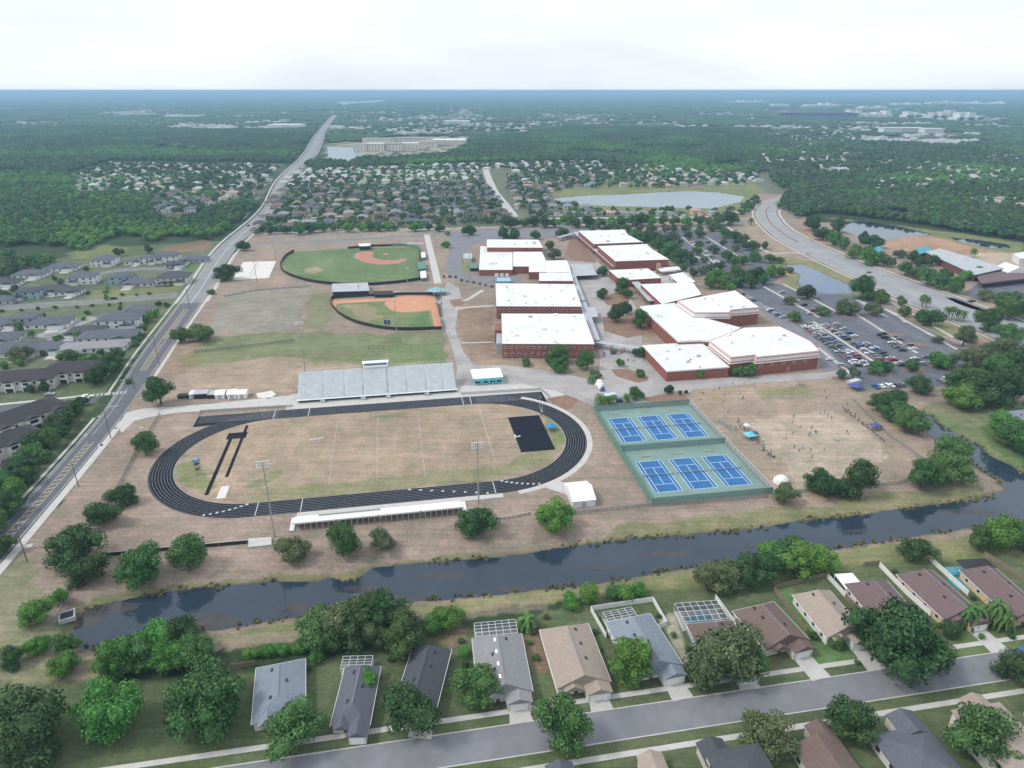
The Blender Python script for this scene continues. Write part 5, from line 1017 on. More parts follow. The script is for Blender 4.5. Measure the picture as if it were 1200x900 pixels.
def house_parts(shape):
    """wall, roof, door, window meshes for one of eight small-house shapes; local, front towards -y"""
    if shape in HCACHE: return HCACHE[shape]
    r = random.Random(shape*13+5); two = shape in (1,3,6); w_ = r.uniform(11,14); d_ = r.uniform(13,17); h = 5.6 if two else 3.
    wl = MB(); wl.box((0,0,h/2),(w_,d_,h)); rf = MB()
    if shape % 2: roof_hip(rf, w_, d_, h+.02, 2.4, mt=0)
    else: roof_hip(rf, w_, d_*.98, h+.02, 2.6, mt=0) if shape != 4 else roof_gable(rf, w_, d_, h+.02, 2.8, mt=0)
    gw = w_*.48; gx_ = (-1 if r.random() < .5 else 1)*(w_/2-gw/2); gh = 3. if not two else 3.1
    wl.box((gx_,-d_/2-2.2,gh/2-.01),(gw,4.6,gh-.03)); gb = MB(); 
    g2 = MB(); roof_gable(g2, gw, 5.6, gh+.01, 1.6, along='y', mt=0, cx=gx_, cy=-d_/2-1.6); rf.v, rf.f, rf.m = rf.v, rf.f, rf.m; rf.add(g2.v, g2.f, 0)
    if shape in (2,5,7): wl.box((-gx_*.9,d_/2+1.5,1.4),(w_*.4,3.2,2.8)); g3 = MB(); roof_gable(g3, w_*.4, 3.6, 2.82, 1.1, mt=0, cx=-gx_*.9, cy=d_/2+1.4); rf.add(g3.v, g3.f, 0)
    dr = MB(); dr.box((gx_,-d_/2-4.53,1.15),(gw*.72,.1,2.2)); en = MB(); en.box((-gx_*.35,-d_/2-.05,1.1),(1.1,.1,2.2))
    wn = MB()
    for k in range(3): wn.box((w_/2+.03,-d_/3+k*d_/3,1.6),(.08,1.3,1.2)); wn.box((-w_/2-.03,-d_/3+k*d_/3,1.6),(.08,1.3,1.2))
    for x_ in (-w_*.3,0,w_*.3): wn.box((x_,d_/2+.03,1.6),(1.6,.08,1.2)); 
    wn.box((-gx_*.9,-d_/2-.04,1.6),(1.6,.08,1.2))
    if two:
        for x_ in (-w_*.3,0,w_*.3): wn.box((x_,-d_/2-.04,4.3),(1.2,.08,1.2)); wn.box((x_,d_/2+.04,4.3),(1.2,.08,1.2))
        for k in range(3): wn.box((w_/2+.03,-d_/3+k*d_/3,4.3),(.08,1.2,1.2)); wn.box((-w_/2-.03,-d_/3+k*d_/3,4.3),(.08,1.2,1.2))
    HCACHE[shape] = (wl, rf, dr, en, wn, w_, d_, h); return HCACHE[shape]
HM = {}
def hmesh(shape, part_, m):
    k = (shape, part_, m)
    if k not in HM:
        P_ = house_parts(shape)
        if part_ == 'wall':
            q = MB(); q.add(P_[0].v, P_[0].f, 0); q.add(P_[2].v, P_[2].f, 1); q.add(P_[3].v, P_[3].f, 2); q.add(P_[4].v, P_[4].f, 2); HM[k] = q.mesh('wall', [m,'white','glass'])
        else: HM[k] = P_[1].mesh(part_, m)
    return HM[k]
def small_house(x, y, rot, shape, roofm, wallm, label, group, detail=True, sc=1.):
    t = thing('house', label, 'house', (x,y,0), rot, group); t.scale = (sc,sc,sc)
    part('wall', hmesh(shape,'wall',wallm), None, t); part('roof', hmesh(shape,'roof',ROOFS[roofm]), None, t)
    return t
# ---- the estate west of the avenue
AV = .165
def estate_house(u, v, w_, d_, st, roofm, wallm, label, rot=AV, extra=None, hip=True):
    h = 3. if st == 1 else 5.8; x, y = G(u, v, h+1.2); t = thing('house', label, 'house', (x,y,0), rot, 'grey roofed houses of the estate west of the avenue')
    wl = MB(); wl.box((0,0,h/2),(w_,d_,h)); part('wall', wl, wallm, t)
    rf = MB(); roof_hip(rf, w_, d_, h+.02, min(w_,d_)*.2, mt=0) ; R1 = part('roof', rf, ROOFS[roofm], t)
    rr = random.Random(int(u*7+v)); s = 1 if rr.random() < .5 else -1
    gw = w_*.34; part('wing', MB().box((s*w_*.26,-d_/2-1.6,1.48),(gw,3.6,2.96)), wallm, t); g2 = MB(); roof_gable(g2, gw, 4.6, 3.01, 1.7, mt=0, cx=s*w_*.26, cy=-d_/2-1.1); part('wing_roof', g2, ROOFS[roofm], t)
    for k in range(max(3,int(w_/4.5))):
        x_ = -w_/2+w_*(k+.5)/max(3,int(w_/4.5))
        for zz in ((1.6,) if st == 1 else (1.6,4.4)):
            if not (abs(x_-s*w_*.26) < gw/2+.6 and zz < 2): part('window', MB().box((x_,-d_/2-.04,zz),(1.4,.1,1.3)), 'glass', t)
    for zz in ((1.6,) if st == 1 else (1.6,4.4)):
        for k in (-.25,.25): part('window', MB().box((w_/2+.04,k*d_,zz),(.1,1.4,1.3)), 'glass', t)
    part('garage_door', MB().box((s*w_*.26,-d_/2-3.44,1.2),(gw*.7,.1,2.2)), 'stucco_white', t)
    if extra == 'cage':
        f = MB(); 
        for k in range(5): f.box((-w_*.3+k*w_*.15,-d_/2-3.4,1.6),(.14,.14,3.2)); 
        f.box((0,-d_/2-3.4,3.2),(w_*.7,.14,.14)); f.box((0,-d_/2-1.7,3.25),(w_*.7,3.4,.1)); part('screen_porch', f, 'dark', t)
    return t
EH = [(36,318,24,15,1,'slate','stucco_white','grey hipped house with white walls at the left end of the estate top row'),(74,310,24,15,1,'slate','stucco_white','grey hipped house with white walls, second in the estate top row'),(122,301,18,17,2,'slate','stucco_white','two storey grey roofed house, tallest of the estate top row'),(97,321,20,14,2,'slate','stucco_white','two storey white house on the estate lane with a small porch roof'),(33,338,16,12,2,'charcoal','stucco_blue','teal walled house near the left edge above the boulevard'),(58,336,22,15,1,'charcoal','stucco_grey','dark roofed house right of the teal walled one above the boulevard'),(143,321,17,13,2,'slate','stucco_blue','pale teal house with grey roof in the middle of the estate'),(164,328,24,13,1,'slate','stucco','beige house with low grey roof above the boulevard'),(203,321,24,17,2,'charcoal','stucco','large dark roofed house with a screened porch nearest the avenue'),(158,303,15,12,1,'slate','stucco_white','small white house right of the tallest estate house'),(174,299,14,12,2,'slate','stucco_white','narrow two storey house in the estate top row'),(194,297,22,14,2,'slate','stucco_white','wide two storey grey roofed house in the estate top row'),(228,301,22,13,1,'slate','stucco_grey','grey roofed house at the avenue end of the estate top row'),
 (8,374,24,15,1,'slate','stucco','grey roofed house at the left edge below the boulevard'),(30,368,14,12,2,'slate','stucco_grey','small two storey grey house below the boulevard'),(58,374,26,15,1,'slate','stucco_white','long grey roofed house left of the estate street'),(140,369,26,17,2,'slate','stucco_white','big two storey white walled house facing the estate street'),(162,359,18,13,1,'slate','stucco','grey roofed house just below the boulevard near the avenue'),(128,389,34,14,1,'slate','stucco_white','wide grey roofed house with a pool beside the avenue hedge'),(108,402,38,12,1,'grey','stucco_white','very wide low grey house above the dark hedge trees'),(20,405,30,18,1,'slate','stucco','grey roofed house in the bend of the estate lane')]
EH += [(6,328,22,14,1,'charcoal','stucco_white','dark roofed house at the left edge of the estate top row'),(80,338,18,12,1,'charcoal','stucco_white','small charcoal roofed house in the gap above the boulevard'),(0,348,20,13,1,'slate','stucco_grey','grey house at the left edge just above the boulevard'),(100,384,20,14,1,'charcoal','stucco_white','charcoal roofed house inside the estate street bend'),(-2,392,24,15,1,'slate','stucco','grey roofed house at the left edge of the estate street'),(205,307,16,11,1,'charcoal','stucco_white','charcoal roofed house behind the screened porch house'),(60,403,20,13,1,'slate','stucco_white','grey roofed house between the two estate lanes')]
dw = MB()
for e in EH:
    q = G(e[0], e[1], 3.5); rr_ = random.Random(int(e[0]*7+e[1])); s_ = 1 if rr_.random() < .5 else -1; c_, n_ = math.cos(AV), math.sin(AV); lx = s_*e[2]*.26; w2 = e[2]*.15
    P_ = lambda a, b_: (q[0]+c_*a-n_*b_, q[1]+n_*a+c_*b_)
    dw.sheet([P_(lx-w2,-e[3]/2-3.3),P_(lx+w2,-e[3]/2-3.3),P_(lx+w2,-e[3]/2-11),P_(lx-w2,-e[3]/2-11)][::-1], .09)
struct('estate_driveways', dw, 'conc_pale')
for e in EH: estate_house(*e[:7], e[7], extra='cage' if 'screened' in e[7] else None)
def townhouse(u, v, w_, d_, label, rot, units=4):
    h = 5.8; x, y = G(u, v, h+1); t = thing('townhouse_block', label, 'townhouse', (x,y,0), rot, 'dark roofed townhouse blocks by the avenue')
    part('wall', MB().box((0,0,h/2),(w_,d_,h)), 'stucco', t); rf = MB(); roof_hip(rf, w_, d_, h+.02, 3.4, mt=0); part('roof', rf, ROOFS['darkbrown'], t)
    for k in range(units):
        x_ = -w_/2+w_*(k+.5)/units
        g = MB(); g.box((x_,-d_/2-.9,2.8),(w_/units*.55,1.8,5.6)); part('bay', g, 'stucco_white', t); r2 = MB(); roof_gable(r2, w_/units*.55, 2.6, 5.62, 1.2, mt=0, cx=x_, cy=-d_/2-.6); part('bay_roof', r2, ROOFS['darkbrown'], t)
        part('garage_door', MB().box((x_,-d_/2-1.84,1.2),(w_/units*.42,.1,2.2)), 'dark', t); part('window', MB().box((x_,-d_/2-1.84,4.2),(w_/units*.3,.1,1.4)), 'glass', t)
        part('window', MB().box((x_+w_/units*.42,-d_/2-.04,4.2),(1.1,.1,1.3)), 'glass', t)
townhouse(27,438,32,14,'long dark brown roofed townhouse block behind two garden trees',.2,4)
townhouse(88,428,30,14,'cream walled townhouse block with dark roof beside the hedge trees',.2,4)
townhouse(24,482,34,17,'big dark roofed townhouse block in the left corner by the court',1.05,3)
townhouse(4,513,26,12,'lower dark roofed townhouse wing at the left picture edge',1.05,3)
def pool(name, c, w_, d_, rot, label):
    t = thing('swimming_pool', label, 'swimming pool', (*c,0), rot); part('deck', MB().box((0,0,.05),(w_+3,d_+3,.1)), 'conc_pale', t); part('water', MB().box((0,0,.09),(w_,d_,.06)), 'pool', t)
    part('coping', MB().ring([(-w_/2-.4,-d_/2-.4),(w_/2+.4,-d_/2-.4),(w_/2+.4,d_/2+.4),(-w_/2-.4,d_/2+.4)],[(-w_/2,-d_/2),(w_/2,-d_/2),(w_/2,d_/2),(-w_/2,d_/2)],.13), 'ridge', t)
pool('p', G(157,395), 8, 6, .2, 'turquoise pool on a pale deck beside the avenue hedge')
pool('p', G(9,441), 5, 7, .2, 'blue pool with white deck at the left picture edge')
# ---- bottom row of houses along the canal, measured eave corners at 2.9 m: back-left, back-right, front-left
def row_house(A, B, Cc, label, roofm, wallm, rise=2.6, gable=True, nub=1, vents=3, depth=None, front=True, group='houses on the residential street south of the canal', skylights=0):
    rise *= 1.35; A = Vector(G(*A,2.9)); B = Vector(G(*B,2.9)); Cc = Vector(G(*Cc,2.9))
    dv = (A-Cc); D = dv.length if depth is None else depth; dv.normalize(); W = abs((B-A).dot(Vector((dv.y,-dv.x))))
    ctr = A-dv*D/2+Vector((dv.y,-dv.x))*W/2; rot = math.atan2(dv.y,dv.x)-math.pi/2
    t = thing('house', label, 'house', (ctr.x,ctr.y,0), rot, group); w_, d_ = W-.9, D-.9
    part('wall', MB().box((0,0,1.42),(w_,d_,2.84)), wallm, t)
    rf = MB()
    a, b_ = W/2, D/2; hip_b = a*.85; 
    vs = [(-a,-b_,2.9),(a,-b_,2.9),(a,b_,2.9),(-a,b_,2.9),(0,-b_+(0 if gable else hip_b),2.9+rise),(0,b_-hip_b*.55,2.9+rise),(-a,-b_,2.7),(a,-b_,2.7),(a,b_,2.7),(-a,b_,2.7)]
    rf.add(vs, [(0,4,5,3),(1,2,5,4),(2,3,5),(0,1,4),(6,7,1,0),(7,8,2,1),(8,9,3,2),(9,6,0,3),(9,8,7,6)])
    R_ = part('roof', rf, ROOFS[roofm], t)
    part('ridge_cap', MB().cyl((0,-b_+(0 if gable else hip_b),2.93+rise),(0,b_-hip_b*.55,2.93+rise),.14,.14,6), ROOFS['grey'] if roofm!='charcoal' else ROOFS['charcoal'], R_)
    part('gutter', MB().box((-a-.06,0,2.8),(.12,D,.14)).box((a+.06,0,2.8),(.12,D,.14)).box((0,b_+.06,2.8),(W,.12,.14)), 'white', R_)
    rr = random.Random(int(ctr.x))
    for k in range(vents):
        y_ = -b_*.4+k*b_*.5; x_ = a*.3*(1 if rr.random()<.5 else -1); zz = 2.9+rise*(1-abs(x_)/a)+.1; part('roof_vent', MB().box((x_,y_,zz),(.55,.9,.3)), 'dark', R_)
    for k in range(skylights):
        y_ = b_*.55-k*b_*.42; zz = 2.9+rise*.86
        part('skylight', MB().box((-a*.13,y_,zz),(.9,1.3,.22)), 'ridge', R_); 
    if nub:
        gx_ = nub*a*.45; g = MB(); g.box((gx_,-b_-1.2,1.4),(a*.85,3.2,2.8)); part('garage', g, wallm, t); r2 = MB(); roof_gable(r2, a*.85, 5., 2.92, 1.5, mt=0, cx=gx_, cy=-b_-.5); part('garage_roof', r2, ROOFS[roofm], t)
        part('garage_door', MB().box((gx_,-b_-2.84,1.15),(a*.62,.1,2.2)), 'ridge', t); part('door', MB().box((-gx_*.6,-b_+.41,1.1),(1.,.1,2.1)), 'brick_dark', t)
        r3 = MB(); roof_gable(r3, a*.6, 3.2, 2.98, 1.35, mt=0, cx=-gx_*.9, cy=-b_+.6); part('porch_gable', r3, ROOFS[roofm], t)
    for k in range(4):
        y_ = -d_*.36+k*d_*.24
        for s in (-1,1):
            f = part('window', MB().box((s*(w_/2+.03),y_,1.6),(.08,1.4,1.3)), 'white', t); part('pane', MB().box((s*(w_/2+.06),y_,1.6),(.06,1.1,1.)), 'glass', f)
    for k in (-1,1): f = part('window', MB().box((k*w_*.25,w_*0+d_/2+.03,1.5),(2.,.08,1.7)), 'white', t); part('pane', MB().box((k*w_*.25,d_/2+.06,1.5),(1.7,.06,1.4)), 'glass', f)
    return t, ctr, rot, W, D
def pool_cage(t, W, D, ln=6., side=0., wd=None, h=3.2, dome=.8, water=True):
    """screen enclosure on the canal side of a row house (local frame of t)"""
    wd = wd or W*.85; y0 = D/2+.15; f = MB(); n = max(4,int(wd/1.9)); m_ = 4
    for i in range(n+1):
        x_ = side-wd/2+wd*i/n
        f.box((x_,y0+ln,h/2),(.09,.09,h)); 
        for j in range(m_):
            za = h+dome*math.sin(math.pi*j/m_*.5+.6)-.4; zb = h+dome*math.sin(math.pi*(j+1)/m_*.5+.6)-.4
            f.cyl((x_,y0+ln*(1-j/m_),za if j else h),(x_,y0+ln*(1-(j+1)/m_),zb),.06,.06,4)
    for j in range(m_+1):
        zz = h if j == 0 else h+dome*math.sin(math.pi*j/m_*.5+.6)-.4; f.cyl((side-wd/2,y0+ln*(1-j/m_),zz),(side+wd/2,y0+ln*(1-j/m_),zz),.06,.06,4)
        f.box((side-wd/2,y0+ln*(1-j/m_),h/2),(.08,.08,h)); f.box((side+wd/2,y0+ln*(1-j/m_),h/2),(.08,.08,h))
    for zz in (1.2,): f.box((side,y0+ln,zz),(wd,.07,.07)); f.box((side-wd/2,y0+ln/2,zz),(.07,ln,.07)); f.box((side+wd/2,y0+ln/2,zz),(.07,ln,.07))
    c = part('pool_cage', f, 'pipe', t); part('screen', MB().box((side,y0+ln/2,h-.2),(wd-.1,ln-.1,.03)).box((side,y0+ln-.02,h/2),(wd-.1,.03,h-.3)), 'mesh_screen', c)
    part('patio', MB().box((side,y0+ln/2,.04),(wd,ln,.08)), 'concrete', t)
    if water: part('pool', MB().box((side,y0+ln*.52,.1),(wd*.62,ln*.5,.05)), 'pool', t)
rh = {}
rh[1] = row_house((300,783),(358,779),(296,830),'blue-grey hipped house behind the green hedge, leftmost on the canal street','bluegrey','stucco',1.8,False,depth=18)
rh[2] = row_house((404,782),(448,772),(392,830),'grey house with a small white framed lanai under the dark trees','slate','stucco',2.,False,depth=18)
rh[3] = row_house((484,757),(532,750),(470,800),'dark charcoal gable house right of the big dark trees','charcoal','stucco_grey',2.4,True,depth=19)
rh[4] = row_house((553,748),(611,741),(559,806),'grey gable house with white roof lights and a pool cage','grey','stucco',2.6,True,depth=20,skylights=4)
rh[5] = row_house((632,738),(689,729),(652,806),'taupe gable house with plain roof, left of the white fenced one','tan','stucco_white',2.6,True,depth=21)
rh[6] = row_house((709,729),(764,722),(748,800),'blue-grey roofed house inside a white vinyl garden fence','bluegrey','stucco_white',2.4,True,depth=20)
rh[7] = row_house((804,731),(856,722),(832,790),'brown roofed house with pool cage, half hidden by the olive tree','brown','stucco_blue',2.2,True,depth=17)
rh[8] = row_house((858,716),(904,702),(897,762),'dark brown gable house with a pale driveway','brown','stucco',2.6,True)
rh[9] = row_house((928,697),(969,688),(969,748),'pinkish brown gable house beside the bright green lawn','tan','stucco_white',2.6,True)
rh[10] = row_house((989,684),(1031,671),(1030,735),'dark mauve roofed house with a white porch roof','mauve','stucco_white',2.6,True)
rh[11] = row_house((1050,673),(1087,663),(1107,727),'mauve roofed house with peach coloured side wall','mauve','stucco_peach',2.6,True)
rh[12] = row_house((1124,668),(1158,658),(1160,702),'mauve roofed house with a pool, rightmost in the row','mauve','stucco_peach',2.6,True,depth=22)
pool_cage(rh[4][0], rh[4][3], rh[4][4], 5.5, 0, None, 3, .7, False)
pool_cage(rh[6][0], rh[6][3], rh[6][4], 4., -1.5, 9, 2.6, .6, False)
pool_cage(rh[7][0], rh[7][3], rh[7][4], 8., -1, 13, 3.2, .8, True)
pool_cage(rh[2][0], rh[2][3], rh[2][4], 4, -2, 8, 2.6, .3, False)
t, ctr, rot, W, D = rh[12]; part('pool', MB().box((-W/2-1.6,D/2-3,.1),(4,6,.06)).box((-W/2+2,D/2+3,.1),(7,4,.06)), 'pool', t); part('lanai_roof', MB().box((1.5,D/2+2.6,2.7),(W-2,5,.15)), 'dark', t)
t, ctr, rot, W, D = rh[10]; part('porch_roof', MB().box((-W/2+2.4,D/2+1.2,2.8),(6,7,.15)), 'ridge', t); [part('post', MB().box((-W/2+2.4+sx*2.7,D/2+4.5,1.4),(.15,.15,2.8)), 'ridge', t) for sx in (-1,1)]
# garden fences between the plots
def yard_fence(pts, label, m, h=1.8): return fence(pts, h, label, m, .1, m, 2.6, 'garden_fence', 'fence', group='garden fences between the canal street houses')
yard_fence([(710,748),(692,716),(765,705),(781,733),(770,738)], 'white vinyl fence round the garden of the blue-grey roofed house','ridge')
yard_fence([(838,702),(862,735)], 'white fence beside the caged pool','ridge')
yard_fence([(855,735),(875,780)], 'low pale fence by the olive tree','stucco_white',1.2)
yard_fence([(906,692),(928,720),(945,742)], 'brown wooden fence beside the bright green lawn','fence_wood')
yard_fence([(906,692),(940,683),(968,676)], 'brown wooden fence along the canal side of the bright green lawn','fence_wood')
yard_fence([(967,675),(990,700)], 'white fence left of the dark mauve roof','ridge'); yard_fence([(990,702),(1012,722)], 'brown wooden fence left of the big round tree','fence_wood')
yard_fence([(1030,664),(1062,697),(1090,722)], 'long white fence between the two mauve roofed houses','ridge'); yard_fence([(1088,656),(1112,678),(1134,698)], 'long white fence right of the peach walled house','ridge')
yard_fence([(1152,651),(1180,668),(1200,684)], 'tall brown wooden fence at the right end of the row','fence_wood'); yard_fence([(250,783),(280,784),(300,779)], 'grey wooden fence left of the green hedge','fence_wood')
yard_fence([(620,742),(632,737)], 'short brown wooden fence beside the palm','fence_wood'); yard_fence([(1012,664),(1030,662)], 'short grey fence behind the white porch','fence_wood')
# driveways, path and lawns
mb = MB()
for i in (3,4,5,6,7,8,9,10,11,12):
    t, ctr, rot, W, D = rh[i]; nub = W/2*.45; f = Vector((math.sin(rot),-math.cos(rot))); s_ = Vector((math.cos(rot),math.sin(rot))); p0 = ctr+f*(D/2+2.9)+s_*nub; 
    k = ((sa-p0).dot(sn))/(f.dot(sn)); p1 = p0+f*k
    mb.sheet([tuple(p0-s_*2.6),tuple(p0+s_*2.6),tuple(p1+s_*2.9),tuple(p1-s_*2.9)], .095)
struct('driveway', mb, 'conc_pale')
for k in range(9):
    p = sa+sd*(-118+k*21)+sn*(-27); small_house(p.x,p.y,STA+math.pi,k%8,['brown','slate','tan','charcoal'][k%4],'stucco',f'house across the residential street, {ordn(k)} from the left','houses across the residential street')
# bright hedge by the blue-grey house, column by column
for k in range(10): add_tree(292+k*8.2, 765-k*.9, 16, 'bright', 'shrub', 'in the clipped hedge')
# ================================================================== SUBURBS BEYOND THE SCHOOL
SUB = []   # x, y, rot, shape, roof, wall, cluster, row, col
WOODS = [] # x, y, diameter, tone
rs = random.Random(21)
def suburb(cid, poly_px, rot, dx, dy, roofs, jit=2.2, skip=.14, tree_d=(6,11), ntree=1.5, avoid=()):
    poly = GP(poly_px); cx = sum(p[0] for p in poly)/len(poly); cy = sum(p[1] for p in poly)/len(poly); c, s = math.cos(rot), math.sin(rot)
    R0 = max(math.dist((cx,cy),p) for p in poly); av = [GP(a) for a in avoid]
    ny = int(R0/dy)+1; nx = int(R0/dx)+1
    def ok(x, y, pl=poly): return inside(np.array([x]),np.array([y]),pl)[0]
    for j in range(-ny, ny+1):
        for i in range(-nx, nx+1):
            yo = j*dy+(dy*.16 if j % 2 else -dy*.16)
            x = cx+c*i*dx-s*yo+rs.uniform(-jit,jit); y = cy+s*i*dx+c*yo+rs.uniform(-jit,jit)
            if not ok(x,y) or any(ok(x,y,a) for a in av): continue
            if rs.random() > skip: SUB.append([x,y,rot+(math.pi if j%2 else 0)+rs.choice([0,0,0,math.pi/2]),rs.randrange(8),rs.choice(roofs),rs.choice(['stucco','stucco','stucco_white','stucco_peach' if rs.random()<.3 else 'stucco']),cid,j,i])
            for _ in range(4):
                if rs.random() < ntree*.5:
                    tx = x+rs.uniform(-.5,.5)*dx; ty = y+rs.choice([-.5,.5])*dy*rs.uniform(.45,1.1)
                    if ok(tx,ty) and not any(ok(tx,ty,a) for a in av): WOODS.append([tx,ty,rs.uniform(*tree_d),rs.choice(['dark','mid','mid','grey','bright'])])
ALLR = ['charcoal','slate','brown','tan','pinkish','grey','mauve','charcoal','bluegrey','slate']; PR = ['pinkish','tan','pinkish','pale']
water_av = [[(640,228),(700,226),(800,221),(850,222),(882,229),(868,238),(845,242.5),(800,243.5),(750,242.5),(655,239)],[(560,194),(578,192),(612,256),(596,256)]]
suburb('beyond the baseball field',[(296,276),(322,226),(338,206),(350,200),(560,197),(570,215),(590,240),(600,257),(480,262),(400,263)],.14,19,30,['charcoal','slate','brown','tan','grey','mauve','charcoal','bluegrey','brown','slate'],ntree=1.7,avoid=water_av)
suburb('at the wood edge',[(375,200),(450,196),(560,192),(700,190),(700,196),(560,199),(440,202),(375,205)],.05,26,30,PR,skip=.05)
suburb('between lake and tree belt',[(575,205),(600,252),(645,256),(860,252),(860,246),(700,247),(650,240),(640,226),(640,210)],.02,22,30,ALLR,avoid=water_av,tree_d=(7,12))
suburb('on the far lake shore',[(600,200),(700,193),(880,200),(892,215),(850,219),(700,222),(640,226),(620,215)],.0,24,36,ALLR,skip=.2,avoid=water_av,tree_d=(8,14),ntree=1.5)
suburb('in the western woods',[(88,204),(130,192),(290,193),(325,198),(300,232),(262,236),(236,250),(206,258),(186,255),(178,235),(160,224),(95,226)],.16,22,36,['charcoal','slate','mauve','tan','pinkish','bluegrey','bluegrey'],skip=.15,tree_d=(8,13),ntree=1.5)
suburb('beyond the right woods',[(1015,225),(1010,200),(1060,185),(1200,180),(1230,250),(1130,240),(1050,226)],.3,25,36,['tan','grey','pale','mauve','brown','slate'],skip=.15,tree_d=(9,14),ntree=1.6)
suburb('beyond the parkway',[(905,200),(890,170),(935,152),(1010,160),(1000,196),(940,203)],.3,30,60,['pale','tan','grey','slate'],skip=.5,tree_d=(10,16),ntree=2.2)
SUB = [s for s in SUB if s[1] > 500]
SUB.sort(key=lambda s: slant(s[0],s[1]))
NIND = 300-len(EH)-12
ind = SUB[:NIND]; rest = SUB[NIND:]
rows = {}
for s in ind: rows.setdefault((s[6], s[7]), []).append(s)
jr = {}
for cid in {s[6] for s in ind}: jr[cid] = sorted({s[7] for s in ind if s[6] == cid})
RN = dict(charcoal='charcoal',slate='slate grey',brown='brown',tan='tan',pinkish='pink',grey='grey',mauve='mauve',pale='pale',bluegrey='blue-grey')
for (cid, j), L in rows.items():
    L.sort(key=lambda s: s[0]/s[1]); jn = jr[cid].index(j)
    for k, s in enumerate(L):
        d = slant(s[0],s[1]) < 1150
        small_house(s[0],s[1],s[2],s[3],s[4],s[5], f'{RN[s[4]]} roofed house, {ordn(k)} from left, {ordn(jn)} row {cid}'[:200], 'houses '+cid, d)
# far houses as one countless mass, and a far scatter of pale roofs
FARH = []
far = MB()
def far_house(x, y, rot, sc, roof, h=3.2):
    c, s = math.cos(rot), math.sin(rot); w_, d_ = 6.5*sc, 8*sc; P = lambda a, b_, z: (x+c*a-s*b_, y+s*a+c*b_, z)
    far.add([P(-w_,-d_,0),P(w_,-d_,0),P(w_,d_,0),P(-w_,d_,0),P(-w_,-d_,h),P(w_,-d_,h),P(w_,d_,h),P(-w_,d_,h)],[(0,1,5,4),(1,2,6,5),(2,3,7,6),(3,0,4,7)],0)
    e = 1.07; far.add([P(-w_*e,-d_*e,h),P(w_*e,-d_*e,h),P(w_*e,d_*e,h),P(-w_*e,d_*e,h),P(0,-d_*.3,h+2.6),P(0,d_*.3,h+2.6)],[(0,1,4),(1,2,5,4),(2,3,5),(3,0,4,5)],roof)
for s in rest: far_house(s[0],s[1],s[2],1.,rs.choice([1,2,3,4]))
FARP = [(GP([(0,122),(345,119),(335,150),(250,152),(90,146),(0,140)]),620,.26),(GP([(385,124),(720,124),(800,140),(700,160),(560,156),(400,160),(370,150)]),560,.42),(GP([(700,126),(900,118),(1000,150),(800,168)]),130,.2),(GP([(860,115),(1200,114),(1200,175),(1000,170),(870,158)]),520,.3),(GP([(860,170),(1000,160),(1000,200),(880,198)]),220,.3),(GP([(1000,165),(1200,165),(1200,185),(1010,190)]),150,.3),(GP([(0,142),(300,150),(330,150),(150,160)]),60,.3)]
for poly, n, dens in FARP:
    xs = [p[0] for p in poly]; ys = [p[1] for p in poly]; k = 0; tr = 0; y0, y1 = min(ys), max(ys)
    while k < n and tr < n*30:
        tr += 1; vy = 1/(rs.random()*(1/y0-1/y1)+1/y1); x = rs.uniform(min(xs),max(xs))*vy/y1; 
        q = np.array([x]), np.array([vy])
        if inside(*q, poly)[0] and fbm(*q, 330, 77, 3)[0] > .47 and fbm(*q, 90, 61, 2)[0] > .42:
            far_house(x, vy, rs.uniform(0,.5), rs.uniform(.7,1.1)*(1+vy/16000), rs.choice([1,2,3,3,4,4])); FARH.append((x,vy,24.)); k += 1
o = struct('distant_suburb', far, ['stucco_white',ROOFS['tan'],ROOFS['grey'],ROOFS['pale'],'roof_grey']); o['kind'] = 'stuff'
# ---- larger far buildings, each a thing
def far_block(u0, v0, u1, depth, h, label, name='apartment_block', cat='apartment block', wallm='stucco_white', roofm='roof_grey', win=True, group='pale apartment blocks in the distance'):
    a = Vector(G(u0,v0)); b_ = Vector(G(u1,v0)); c = (a+b_)/2; FARH.extend([(a.x+(b_.x-a.x)*q/6, a.y+dy_, 70.) for q in range(7) for dy_ in (0,depth)]); t = thing(name,label,cat,(c.x,c.y,0),0,group); L = (b_-a).length
    wb = MB().box((0,depth/2,h/2),(L,depth,h)); wr = random.Random(int(u0*3+v0))
    if win and h > 18:
        nb_ = max(3,int(L/60))
        for q in range(nb_):
            hh = h*wr.uniform(.7,1.5); wd = L/nb_*wr.uniform(.45,.85); xx = -L/2+L*(q+.5)/nb_; part('tower', MB().box((xx,depth*.5-8,hh/2),(wd,depth*.8,hh)), wallm, t); part('roof', MB().box((xx,depth*.5-8,hh+.8),(wd+2,depth*.8+2,1.6)), roofm, t)
        wb = MB().box((0,depth/2,h*.3),(L,depth,h*.6)); h *= .6
    else: part('roof', MB().box((0,depth/2,h+.8),(L+2,depth+2,1.6)), roofm, t)
    if win:
        mb = MB(); nfl = max(2,int(h/3.2)); n = max(3,int(L/7))
        for f_ in range(nfl):
            for k in range(n): wb.box((-L/2+L*(k+.5)/n,-.1,1.8+f_*3.2),(L/n*.3,.3,1.3),0,1)
    part('wall', wb, [wallm,'glass'], t)
    return t
